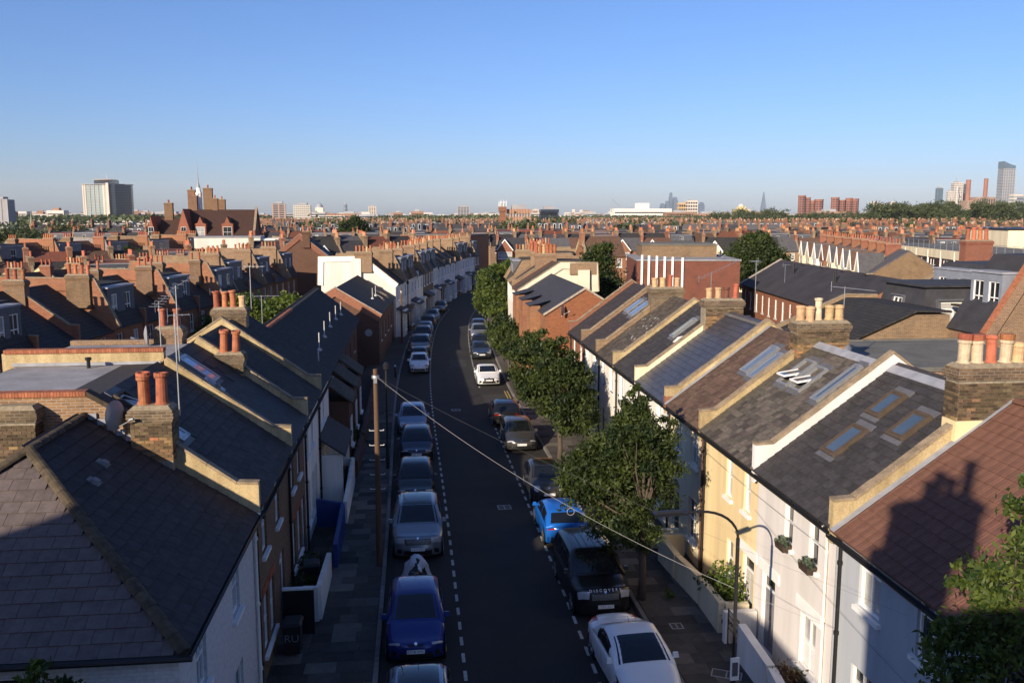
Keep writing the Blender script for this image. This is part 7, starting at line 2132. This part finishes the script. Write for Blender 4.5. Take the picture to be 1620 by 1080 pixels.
while yy < 1150:
    xa, xb = (-.17 if yy > 330 else -.4) * yy, .80 * yy
    x = xa; along = True
    while x < xb:
        seg = rr.randint(5, 12)
        a = rr.choice([0, 0, .12, -.12, .3, -.25]) 
        flip = rr.random() < .5
        y0 = yy + rr.uniform(-6, 6)
        if rr.random() < .22:     # a row seen end-on, running away from the view
            for k in range(4):
                t = rr.randrange(len(TM)); put(t, x, y0 + k * TM[t][3], R(-90) + rr.uniform(-.03, .03)); 
            x += 14; continue
        t0 = rr.randrange(len(TM)); sc_ = rr.uniform(.92, 1.12)
        for k in range(seg):
            t = t0 if rr.random() < .6 else rr.randrange(len(TM))
            w_ = TM[t][3]
            put(t, x, y0 + (x - xa) * 0 + k * w_ * sin(a), a, sc_)
            x += w_ * cos(a)
        x += rr.choice([0, 4, 10, 18])
    yy += rr.uniform(21, 30) * (1 + yy / 2500)
me = bpy.data.meshes.new('distant_rooftops')
me.from_pydata(np.concatenate(VV).tolist(), [], FF)
for m_ in (BRNB, REDB, CREAM, YSTOCK, RF_SLATE, RF_BROWN, RF_GREY, FELT, GREYCLAD, PAINTW, GLASS, mat('far terracotta', (.27, .125, .08), .9, .3, .3), mat('far buff pot', (.42, .32, .22), .9, .3, .3)): me.materials.append(m_)
me.polygons.foreach_set('material_index', MM); add_uv(me); me.update()
tag(ob('distant_rooftops', me), 'sea of distant terraced roofs, dormers and chimney pots reaching the skyline', 'rooftops', kind='stuff')

# trees standing over the roofs
def crowntree(seed, n, size):
    g = np.random.default_rng(seed)
    bl = [(g.normal(0, .34), g.normal(0, .34), g.uniform(-.25, .35), g.uniform(.5, .7), g.uniform(.5, .7), g.uniform(.4, .6)) for _ in range(7)]
    p, t, c = blobpoints(bl, n, seed, 24, .2, .6)
    return leafmesh('crown', p, size, LF_FAR, tones=t, seed=seed)
FT = [crowntree(50 + k, 2200, .07) for k in range(4)]
FTK = MB().tube([(0, 0, 0), (.01, 0, .5)], [.05, .035], 6).mesh('trunk', BARK, uv=False)
def ftree(x, y, h, r, label, k, group):
    root = thing('broadleaf_tree', label, 'tree', (x, y, 0), 0, group)
    S = Matrix.Translation((0, 0, h - r * .85)) @ Matrix.Rotation(k * 1.7, 4, 'Z') @ Matrix.Diagonal((r, r, r * .95, 1))
    ob('trunk', FTK, root, Matrix.Diagonal((r * .6, r * .6, h * 1.6, 1)))
    ob('crown', FT[k % 4], root, S)
g = random.Random(4)
for k in range(30):
    D = 640 + g.uniform(-40, 60); px = 1390 + (1640 - 1390) * (k + g.uniform(-.4, .4)) / 30
    ftree(at_(px, D), D, g.uniform(19, 27), g.uniform(8, 12), f'dark broadleaf tree, {nth(k)} along the belt below the riverside towers', k, 'tree belt below the riverside towers')
for k in range(14):
    D = 760 + g.uniform(-30, 40); px = 1128 + (1270 - 1128) * (k + g.uniform(-.3, .3)) / 14
    ftree(at_(px, D), D, g.uniform(17, 23) - abs(k - 6) * .5, g.uniform(8, 11), f'dark broadleaf tree, {nth(k)} along the clump before the red brick towers', k, 'tree clump beside the red towers')
for k in range(9):
    D = 700 + g.uniform(-30, 40); px = 1290 + (1400 - 1290) * (k + g.uniform(-.3, .3)) / 9
    ftree(at_(px, D), D, g.uniform(14, 18), g.uniform(7, 9), f'broadleaf tree, {nth(k)} along the foot of the red brick towers', k, 'trees at the foot of the red towers')
for k, (px, D, h, r) in enumerate(((5, 250, 11.6, 7), (28, 255, 11.8, 6), (48, 240, 10.5, 5), (64, 262, 10.3, 5), (92, 300, 11.5, 5), (108, 310, 11.8, 6), (126, 300, 10.6, 5), (170, 310, 10.2, 6), (192, 305, 10.6, 6), (212, 315, 10.5, 5))):
    ftree(at_(px, D), D, h, r, ['dark tree in the mass behind the grey dormered row, ' + q for q in ('at the very edge of view', 'second from the edge of view', 'third from the edge of view', 'fourth from the edge of view')][k] if k < 4 else ['tree before the glass tower, ' + q for q in ('first from the dark mass', 'second from the dark mass', 'third from the dark mass', 'fourth along', 'fifth along', 'sixth along beside the school')][k - 4], k, 'trees beyond the grey dormered row')
for k, (px, D, h, r, lab) in enumerate(((795, 330, 11.6, 5, 'bright tree below the red tower with masts'), (818, 330, 12.4, 5.5, 'bright round tree below the brick flats'), (850, 360, 12.2, 5, 'bright tree between the brick flats and the dark cube'), (890, 380, 12.4, 5, 'dark tree below the dark cube building'), (905, 385, 12.2, 5, 'olive tree right of the dark cube building'), (1065, 320, 12.2, 5, 'dark tree among the roofs below the city towers'),
        (1180, 300, 8.9, 4, 'low green tree among the far roofs beyond the pointed gables'), (1455, 420, 10.5, 5, 'green tree among the far roofs before the tree belt'), (1590, 330, 10, 5, 'green tree before the black roofed house far off'), (1612, 325, 10, 5, 'green tree beside another before the black roofed house'), (700, 600, 12.6, 6, 'dark tree among roofs near the pale spire'), (640, 560, 12.2, 6, 'dark tree among roofs right of the round dark tree'))):
    ftree(at_(px, D), D, h, r, lab, k, 'trees among the far roofs')
wd = []
g2 = np.random.default_rng(8)
n = 62000
ang = np.radians(g2.uniform(-42, 52, n)); D = g2.uniform(900, 2600, n)
hgt = 3 + 7 * np.sin(ang * 9 + D * .004) ** 2 + g2.uniform(0, 4, n)
pts = np.stack([D * np.sin(ang), D * np.cos(ang), hgt], 1)
cl = np.stack([g2.uniform(-.12, .78, 90), g2.uniform(300, 900, 90)], 1)
ci = g2.integers(0, 90, 16000)
p2 = g2.normal(size=(16000, 3)) * np.array([2.4, 2.4, 1.7]) + np.array([0, 0, 8.2])
p2[:, 0] += (cl[:, 0] * cl[:, 1])[ci]; p2[:, 1] += cl[:, 1][ci]
pts = np.concatenate([pts, p2])
tag(ob('distant_woodland', leafmesh('distant_woodland', pts, np.concatenate([np.full((62000, 1), 2.1), np.full((16000, 1), .7)]), LF_FAR, seed=9, up=.6, aspect=.8)), 'far treetops scattered between buildings along the skyline', 'woodland', kind='stuff')
g3 = random.Random(21)
b = MB()
PB = [mat('far pale block', (.50, .47, .43), .8, .2, .02), mat('far brick block', (.26, .15, .10), .85, .3, .02), mat('far grey block', (.30, .31, .33), .7, .2, .02)]
for k in range(600):
    a = R(g3.uniform(-42, 52)); D = g3.uniform(1150, 3200); w_ = g3.uniform(12, 46); h = g3.uniform(8, 20) * (1 + .25 * (D > 2200))
    x, y = D * sin(a), D * cos(a); m_ = g3.randrange(3)
    b.box(x - w_ / 2, y - 8, 0, x + w_ / 2, y + 8, h, m=m_)
    if g3.random() < .5: b.box(x - w_ * .2, y - 4, h, x + w_ * .15, y + 4, h + 3, m=(m_ + 1) % 3)
    nf = int(h / 3.4)
    for q in range(nf): b.box(x - w_ / 2 + 1, y - 8.15, q * 3.4 + 1.2, x + w_ / 2 - 1, y - 8.001, q * 3.4 + 2.5, m=3)
tag(ob('distant_city', b.mesh('distant_city', PB + [GLASS])), 'low distant city blocks along the horizon', 'city blocks', kind='stuff')

GLB = mat('blue tower glass', (.10, .15, .20), .12, .15, .05, spec=.9); GLD = mat('dark tower glass', (.02, .03, .05), .1, .2, .05, spec=.9)
GLG = mat('green grey tower glass', (.17, .25, .27), .15, .15, .05, spec=.9); CONC = mat('pale concrete', (.60, .52, .44), .8, .1, .05); CONG = mat('grey concrete', (.32, .31, .32), .85, .15, .05)
def tower(label, px0, px1, pytop, D, wallm, glm, floors, bays=0, depth=None, name='tower', cat='tower', rot=0, base=0, crown_=None, bandf=.45, solid_side=None):
    w_ = at_(px1, D) - at_(px0, D); h = hh(pytop, D, px0); d = depth or w_ * .8
    root = thing(name, label, cat, (at_((px0 + px1) / 2, D), D, 0), rot)
    ob('glazing', MB().box(-w_ / 2 + .4, -d / 2 + .4, 0, w_ / 2 - .4, d / 2 - .4, h - .5).mesh('glazing', glm), root)
    b = MB(); fh = (h - 2) / floors
    for k in range(floors + 1):
        b.box(-w_ / 2, -d / 2, k * fh, w_ / 2, d / 2, k * fh + fh * bandf)
    ob('floor_band', b.mesh('floor_band', wallm), root)
    if bays:
        b = MB()
        for k in range(bays + 1):
            x = -w_ / 2 + w_ * k / bays
            b.box(x - w_ / bays * .12, -d / 2 - .25, 0, x + w_ / bays * .12, -d / 2 - .01, h)
        ob('pier', b.mesh('pier', wallm), root)
    ob('roof', MB().box(-w_ * .3, -d * .3, h + .02, w_ * .3, d * .3, h + max(2, h * .04)).mesh('roof', CONG), root)
    if crown_: crown_(root, w_, d, h)
    return root
# the big slab tower
E_D = 1200
et = thing('office_tower', 'tall office tower with a cream gridded face, dark glass wing and flat disc roof', 'tower', (at_(168, E_D), E_D, 0), 0)
H_ = hh(289, E_D, 168)
xl, xm, xr = at_(132, E_D) - at_(168, E_D), at_(177, E_D) - at_(168, E_D), at_(205, E_D) - at_(168, E_D)
ob('glazing', MB().prism_xy([(xl + 1, 0), (xm, -9), (xm, 18), (xl + 1, 18)], 0, H_ - 3).mesh('glazing', GLG), et)
ob('dark_glazing', MB().prism_xy([(xm + .05, -9), (xm + 8, -7), (xr - 6, 2), (xr, 12), (xr, 20), (xm + .05, 20)], 0, H_ - 2).mesh('dark_glazing', GLD), et)
b = MB(); nf = 26
for k in range(nf + 1):
    z = k * (H_ - 3) / nf
    b.prism_xy([(xl + .8, -.3), (xm + .02, -9.4), (xm + .02, -8.9), (xl + .8, .2)], z, z + .3)
ob('floor_band', b.mesh('floor_band', CONC), et)
b = MB()
def face_pt(t): return (xl + .8 + (xm - xl - .8) * t, -.3 - 9.1 * t)
for t0, t1 in ((0, .13), (.80, 1.0)):
    (a0, a1), (c0_, c1) = face_pt(t0), face_pt(t1)
    for k in range(nf):
        z = k * (H_ - 3) / nf
        b.prism_xy([(a0, a1 - .5), (c0_, c1 - .5), (c0_, c1), (a0, a1)], z + 0.56, z + 1.15)
        for s0, s1 in ((0, .3), (.7, 1.0)):
            q0 = (a0 + (c0_ - a0) * s0, a1 + (c1 - a1) * s0); q1 = (a0 + (c0_ - a0) * s1, a1 + (c1 - a1) * s1)
            b.prism_xy([(q0[0], q0[1] - .5), (q1[0], q1[1] - .5), (q1[0], q1[1]), (q0[0], q0[1])], z + 1.16, z + (H_ - 3) / nf - .01)
for k in range(1, 4):
    p = face_pt(.13 + .67 * k / 4); b.box(p[0] - .15, p[1] - .6, 0, p[0] + .15, p[1], H_ - 3)
ob('pier', b.mesh('pier', CONC), et)
b = MB()
for k in range(nf):
    z = k * (H_ - 2) / nf
    b.prism_xy([(xm + 1, -9.1), (xm + 8, -7.15), (xr - 6, 1.8), (xr + .12, 11.9), (xr + .12, 20), (xr - .5, 20), (xr - .5, 12), (xr - 6.4, 2.2), (xm + 8, -6.7), (xm + 1, -8.6)], z, z + .35)
ob('floor_line', b.mesh('floor_line', mat('slate mullion', (.06, .08, .11), .4, .1, .1)), et)
ob('fin', MB().box(xm - 1.6, -11.5, 0, xm + 1.4, -8.5, H_ - 1).mesh('fin', CONC), et)
b = MB().prism_xy([(xl - 1, -1), (xm, -11.5), (xr + 1, 9), (xr + 1, 21), (xl - 1, 20)], H_ - 3, H_ - 2.2)
ob('roof_edge', b.mesh('roof_edge', CONG), et)
ob('plant_room', MB().box(-11, -4, H_ - 2.2, 14, 14, H_ + 2.4).mesh('plant_room', GLD), et)
ob('disc_roof', MB().lathe([(15, H_ + 2.5), (15.5, H_ + 3.1), (8, H_ + 4.3), (0, H_ + 4.8)], 24, cx=0, cy=5).mesh('disc_roof', CONC), et)
ob('mast', MB().tube([(2, 5, H_ + 4), (2, 5, H_ + 11)], .25, 5).mesh('mast', STEEL), et)
tower('grey slab block cut by the edge of view', -20, 19, 315, 900, CONG, CONG, 14, 4, name='tower_block')
tower('small blue glass office block left of the big tower', 97, 108, 339, 1500, GLB, GLB, 8, 3, name='office_block', cat='office')
tower('low pale glass block beside the small blue office', 104, 123, 347, 1450, CONG, GLB, 4, 5, name='office_block', cat='office')
tower('long cream hotel podium at the foot of the big tower', 150, 222, 356, 1080, CONC, GLD, 3, 14, depth=20, name='office_block', cat='office')
tower('brown concrete tower with dark bands, first of the pale pair', 433, 452, 322, 1100, mat('brown concrete', (.34, .25, .21), .8, .1, .05), GLD, 12, 2, name='tower_block')
tower('pale glass office tower beside the brown concrete one', 466, 492, 324, 1000, CONC, GLG, 12, 8, name='office_tower')
tower('slim pale tower block over the round dark tree', 584, 595, 326, 1700, CONC, GLD, 12, 3, name='tower_block')
tower('grey twin tower block by the end of the street', 724, 742, 327, 1600, CONG, GLD, 12, 4, name='tower_block')
tower('slim white tower left of the dark cube', 843, 851, 331, 1500, CONC, CONG, 8, 2, name='tower_block')
tower('dark cube building with a ribbed black face', 854, 882, 331, 600, GLD, BLACK, 4, 9, name='office_block', cat='office')
ft = tower('brick block of flats with white balconies', 802, 838, 331, 430, mat('flats brick', (.36, .21, .14), .85, .15, .3), GLASSC, 4, 8, name='apartment_block', cat='flats', bandf=.55)
rt = tower('red brick stair tower with phone masts on its roof', 789, 801, 328, 425, REDB, REDB, 3, 0, name='stair_tower', cat='tower')
for k in range(6): ob('mast', cached('phmast', lambda: MB().box(-.12, -.12, 0, .12, .12, 3.0).tube([(.0, 0, 0), (0, 0, 3.6)], .05, 5).mesh('mast', PAINTW)), rt, loc=(-1.6 + .65 * k, (-1) ** k * .8, hh(328, 425) - .5 + .5 * (k % 2)))
def spire(label, px, pyt, pyb, D, m):
    root = thing('church_spire', label, 'church', (at_(px, D), D, 0)); z1, z0 = hh(pyt, D), hh(pyb, D); r = (z1 - z0) * .10
    ob('tower', MB().box(-r, -r, 0, r, r, z0).mesh('tower', YSTOCK), root)
    ob('spire', MB().lathe([(r * 1.1, z0), (r * .45, z0 + (z1 - z0) * .5), (.05, z1)], 8).mesh('spire', m), root)
spire('slender greenish church spire beyond the dark trees', 49, 331, 352, 700, mat('copper green', (.20, .22, .15), .8, .2, .2))
spire('pale stone church spire beyond the round dark tree', 619, 333, 351, 800, CONG)
spire('short dark spire on the far rooftops', 704, 336, 346, 1200, CONG)
dm = thing('domed_tower', 'pale stepped tower with a dome between glass tower and round tree', 'tower', (at_(506, 1600), 1600, 0))
ob('tower', MB().box(-11, -11, 0, 11, 11, 20).box(-7, -7, 20, 7, 7, 28).mesh('tower', CONC), dm)
ob('dome', MB().lathe([(6, 28), (5.6, 31), (3.5, 34), (1, 35.5), (.6, 38), (0, 39)], 14).mesh('dome', LEAD), dm)
bt = thing('telecom_tower', 'thin telecommunications tower with drum stages far off', 'tower', (at_(547, 3600), 3600, 0))
ob('shaft', MB().lathe([(5, 0), (4.2, 58), (1, 72)], 10).mesh('shaft', CONG), bt)
for z, r, h in ((30, 8, 5), (38, 9, 4), (46, 7.5, 8), (56, 6, 3)): ob('drum', MB().lathe([(r, z), (r, z + h)], 14).mesh('drum', GLB), bt)
wm = thing('exhibition_hall', 'long low white building with a row of bays below the city towers', 'building', (at_(1010, 1500), 1500, 0))
ob('wall', MB().box(-46, -15, 0, 54, 15, hh(330, 1500)).box(-4, -10, hh(330, 1500), 16, 10, hh(321, 1500)).mesh('wall', mat('white stone', (.72, .68, .60), .8, .1, .05)), wm)
ob('window_band', MB().box(-45, -15.4, 12, 53, -15.01, 14).box(-45, -15.4, 18, 53, -15.01, 20).mesh('window_band', GLD), wm)
ob('crane_jib', MB().tube([(-48, 0, 20), (-46, 0, 42), (-30, 0, 26)], .6, 4).mesh('crane_jib', CONG), wm)
tower('orange and cream block at the right end of the long white building', 1072, 1086, 322, 1400, mat('ochre stone', (.5, .34, .18), .8, .1, .05), GLD, 5, 4, name='apartment_block', cat='flats')
tower('tall cream block beside the orange one', 1086, 1101, 318, 1380, CONC, GLD, 7, 4, name='apartment_block', cat='flats')
CT = mat('far city glass', (.10, .14, .20), .3, .2, .02)
for k, (a, c_, pt, lab) in enumerate(((1052, 1058, 318, 'short blue tower at the left of the far city cluster'), (1058, 1063, 305, 'tallest blue tower of the far city cluster'), (1064, 1071, 312, 'sloping blue tower of the far city cluster'), (1044, 1051, 322, 'low blue block of the far city cluster'), (1105, 1113, 320, 'twin blue tower right of the cream block'))):
    D = 4600; x = at_((a + c_) / 2, D); w_ = at_(c_, D) - at_(a, D); h = hh(pt, D, a)
    t = thing('city_tower', lab, 'tower', (x, D, 0)); 
    ob('glazing', MB().prism_xy([(-w_ / 2, -w_ / 2), (w_ / 2, -w_ / 2), (w_ / 2, w_ / 2), (-w_ / 2, w_ / 2)], 0, h * .8).frus(-w_ / 2, -w_ / 2, w_ / 2, w_ / 2, h * .8, h, -w_ * .22).mesh('glazing', CT), t)
sh = thing('pointed_tower', 'far pale glass tower tapering to a point', 'tower', (at_(1207, 5600), 5600, 0))
ob('glazing', MB().frus(-22, -22, 22, 22, 0, hh(302, 5600), -20).mesh('glazing', CT), sh)
dome2 = thing('ornate_building', 'yellow stone building with a small dome above the dark trees', 'building', (at_(1172, 1000), 1000, 0))
ob('wall', MB().box(-8, -8, 0, 8, 8, 21).box(-4, -4, 21, 4, 4, 24).mesh('wall', mat('yellow stone', (.60, .47, .24), .8, .1, .05)), dome2)
ob('dome', MB().lathe([(3.5, 24), (2.8, 26), (0, 27.5)], 10).mesh('dome', CONC), dome2)
def red_towers(label, parts, D):
    t = thing('brick_tower_block', label, 'tower block', (at_(parts[0][0], D), D, 0), 0)
    for a, c_, pt in parts:
        x0, x1 = at_(a, D) - at_(parts[0][0], D), at_(c_, D) - at_(parts[0][0], D); h = hh(pt, D, a)
        r = (x1 - x0) / 2; cx = (x0 + x1) / 2
        b = MB(); m_ = mat('tower red brick', (.25, .11, .078), .85, .2, .05)
        b.prism_xy([(cx + r * cos(q), r * sin(q)) for q in [pi / 8 + pi / 4 * k for k in range(8)]], 0, h)
        o = ob('shaft', b.mesh('shaft', m_), t)
        f = MB(); k = 4.0
        while k < h - 2:
            for s in range(4): 
                q = pi / 8 + pi / 4 * (s + 4); q2 = q + pi / 4
                p0 = (cx + r * 1.012 * cos(q + .12), r * 1.012 * sin(q + .12)); p1 = (cx + r * 1.012 * cos(q2 - .12), r * 1.012 * sin(q2 - .12))
                f.quad((p0[0], p0[1], k), (p1[0], p1[1], k), (p1[0], p1[1], k + 1.3), (p0[0], p0[1], k + 1.3))
            k += 2.9
        ob('window_band', f.mesh('window_band', GLD), o)
        ob('parapet', MB().prism_xy([(cx + r * 1.06 * cos(q), r * 1.06 * sin(q)) for q in [pi / 8 + pi / 4 * k for k in range(8)]], h, h + 1.2).mesh('parapet', m_), o)
red_towers('cluster of red brick tower blocks, taller left group', [(1262, 1273, 311), (1274, 1281, 314), (1281, 1288, 319), (1288, 1301, 317)], 1100)
red_towers('cluster of red brick tower blocks, lower right group', [(1314, 1326, 314), (1327, 1336, 318), (1337, 1347, 315), (1346, 1357, 316)], 1100)
tower('slim blue glass tower alone left of the riverside group', 1479, 1487, 298, 2200, GLB, GLB, 20, 2, name='glass_tower')
wt = tower('white stepped tower with a crane beside it', 1504, 1517, 290, 2100, CONC, GLB, 22, 4, name='glass_tower')
tower('lower white wing of the stepped riverside tower', 1496, 1504, 303, 2090, CONC, GLG, 16, 3, name='glass_tower')
cr = thing('tower_crane', 'thin tower crane over the white riverside tower', 'crane', (at_(1512, 2050), 2050, 0))
ob('mast', MB().tube([(0, 0, 0), (0, 0, 86)], 1.0, 4).mesh('mast', STEEL), cr); ob('jib', MB().tube([(2, 0, 80), (-6, 0, 106)], .8, 4).tube([(0, 0, 82), (8, 0, 78)], .8, 4).mesh('jib', STEEL), cr)
tower('dark wedge tower behind the first brick chimney', 1517, 1527, 292, 2150, GLD, GLB, 20, 2, name='glass_tower')
def pst(label, px0, px1, pt, D):
    t = thing('power_station_chimney', label, 'chimney', (at_((px0 + px1) / 2, D), D, 0)); r = (at_(px1, D) - at_(px0, D)) / 2; h = hh(pt, D, px0)
    ob('shaft', MB().lathe([(r * 1.05, 0), (r * .95, h - 3), (r, h - 2), (r, h)], 14).mesh('shaft', mat('chimney brick', (.27, .12, .085), .85, .15, .05)), t)
pst('first tall brick chimney against the dark wedge tower', 1525, 1532, 285, 2000)
pst('second tall brick chimney standing on the power station', 1553, 1559, 283, 2000)
ps = thing('power_station', 'brown brick power station hall under the second chimney', 'building', (at_(1555, 1990), 1990, 0))
ob('wall', MB().box(-28, -14, 0, 26, 14, hh(310, 1990)).box(-52, -13, 0, -28.1, 13, hh(316, 1990)).mesh('wall', mat('station brick', (.30, .20, .15), .85, .2, .05)), ps)
b = MB()
for k in range(9): b.box(-26 + 5.8 * k, -14.4, 20, -23.5 + 5.8 * k, -14.02, hh(313, 1990))
ob('window', b.mesh('window', GLD), ps)
tt = tower('tallest riverside tower with a curved sloping crown', 1578, 1596, 268, 1950, CONG, GLB, 34, 5, name='glass_tower')
Ht = hh(268, 1950, 1587); wt_ = at_(1596, 1950) - at_(1578, 1950)
b = MB().prism_xz([(-wt_ / 2, Ht), (wt_ / 2, Ht), (wt_ / 2, Ht + 7)] + [(-wt_ / 2 + wt_ * k / 8, Ht + 7 + 9.5 * (1 - k / 8) ** 1.5) for k in range(7, -1, -1)], -wt_ * .4, wt_ * .4)
ob('curved_crown', b.mesh('curved_crown', GLB), tt)
tower('pale glass block right of the tallest riverside tower', 1598, 1612, 309, 1900, CONC, GLG, 8, 5, name='office_block', cat='office')
tower('second glass block at the edge of view', 1612, 1632, 312, 1850, CONG, GLB, 7, 5, name='office_block', cat='office')
for k, (a, c_, pt, lab) in enumerate(((1378, 1386, 318, 'faint far tower block over the tree belt'), (1388, 1398, 321, 'faint wide block over the tree belt'), (1408, 1414, 318, 'faint slim tower over the tree belt'), (648, 655, 337, 'faint block left of the twin tower'), (772, 780, 337, 'faint white block right of the twin tower'), (905, 909, 331, 'faint slim tower right of the dark cube'), (917, 921, 332, 'second faint slim tower right of the dark cube'), (1030, 1038, 331, 'faint block before the city cluster'))):
    D = 4200; x = at_((a + c_) / 2, D); w_ = at_(c_, D) - at_(a, D)
    t = thing('far_tower', lab, 'tower', (x, D, 0)); ob('body', MB().box(-w_ / 2, -w_ / 2, 0, w_ / 2, w_ / 2, hh(pt, D)).mesh('body', CONC), t)

# ---------------------------------------------------------------- the tall public house beside the viewpoint, which shades the foreground
pub = thing('public_house', 'tall brick corner building behind the viewpoint with stacked chimneys', 'building', (0, 0, 0), 0)
ob('wall', MB().box(-5.2, -14, 0, 3, -1.8, 13.5).mesh('wall', YSTOCK), pub)
ob('wall', MB().prism_xz([(-12.9, 0), (-5.21, 0), (-5.21, 9.0), (-9.3, 11.0), (-12.9, 12.6)], -13.9, -1.9).mesh('wall', YSTOCK), pub)
ob('roof', MB().box(-5.3, -14.1, 13.5, 3.1, -1.7, 13.65).mesh('roof', FELT), pub)
ob('chimney_breast', MB().prism_xz([(-5.2, 13.66), (-3.55, 13.66), (-3.5, 15.0), (-5.2, 15.3)], -2.6, -1.85).mesh('chimney_breast', YSTOCK), pub)
chimney(pub, -3.95, -2.2, 14.9, 16.5, 1.9, .7, [(.72, 0, 't'), (-.05, 0, 'r'), (.3, 0, 'd'), (-.3, 0, 'd')], brick=YSTOCK, potscale=1.1)
hb_ = thing('corner_block', 'taller brick block across the side road behind the corner house', 'building', (-24, -12, 0), 0)
ob('wall', MB().box(0, 0, 0, 11, 10, 15.6).mesh('wall', YSTOCK), hb_)
ob('roof', MB().prism_xz([(-.2, 15.6), (11, 15.6), (5.6, 17.8), (3.4, 18.4), (1.6, 16.6)], -.2, 10.2).mesh('roof', RF_SLATE), hb_)

# ---------------------------------------------------------------- air
hz, nt, pb = _mk('air')
nt.nodes.remove(pb)
pv = nt.nodes.new('ShaderNodeVolumePrincipled')
pv.inputs['Color'].default_value = (.93, .965, 1.0, 1); pv.inputs['Density'].default_value = HAZE_D
pv.inputs['Anisotropy'].default_value = -.1
nt.links.new(pv.outputs[0], nt.nodes['Material Output'].inputs['Volume'])
tag(ob('haze', MB().box(-9200, -9200, -1.1, 9200, 9300, 330).mesh('haze', hz, uv=False)), 'thin summer haze over the whole district', 'haze', kind='stuff')
print('objects', len(bpy.data.objects), 'meshes', len(bpy.data.meshes), 'polys', sum(len(o.data.polygons) for o in bpy.data.objects if o.type == 'MESH'))
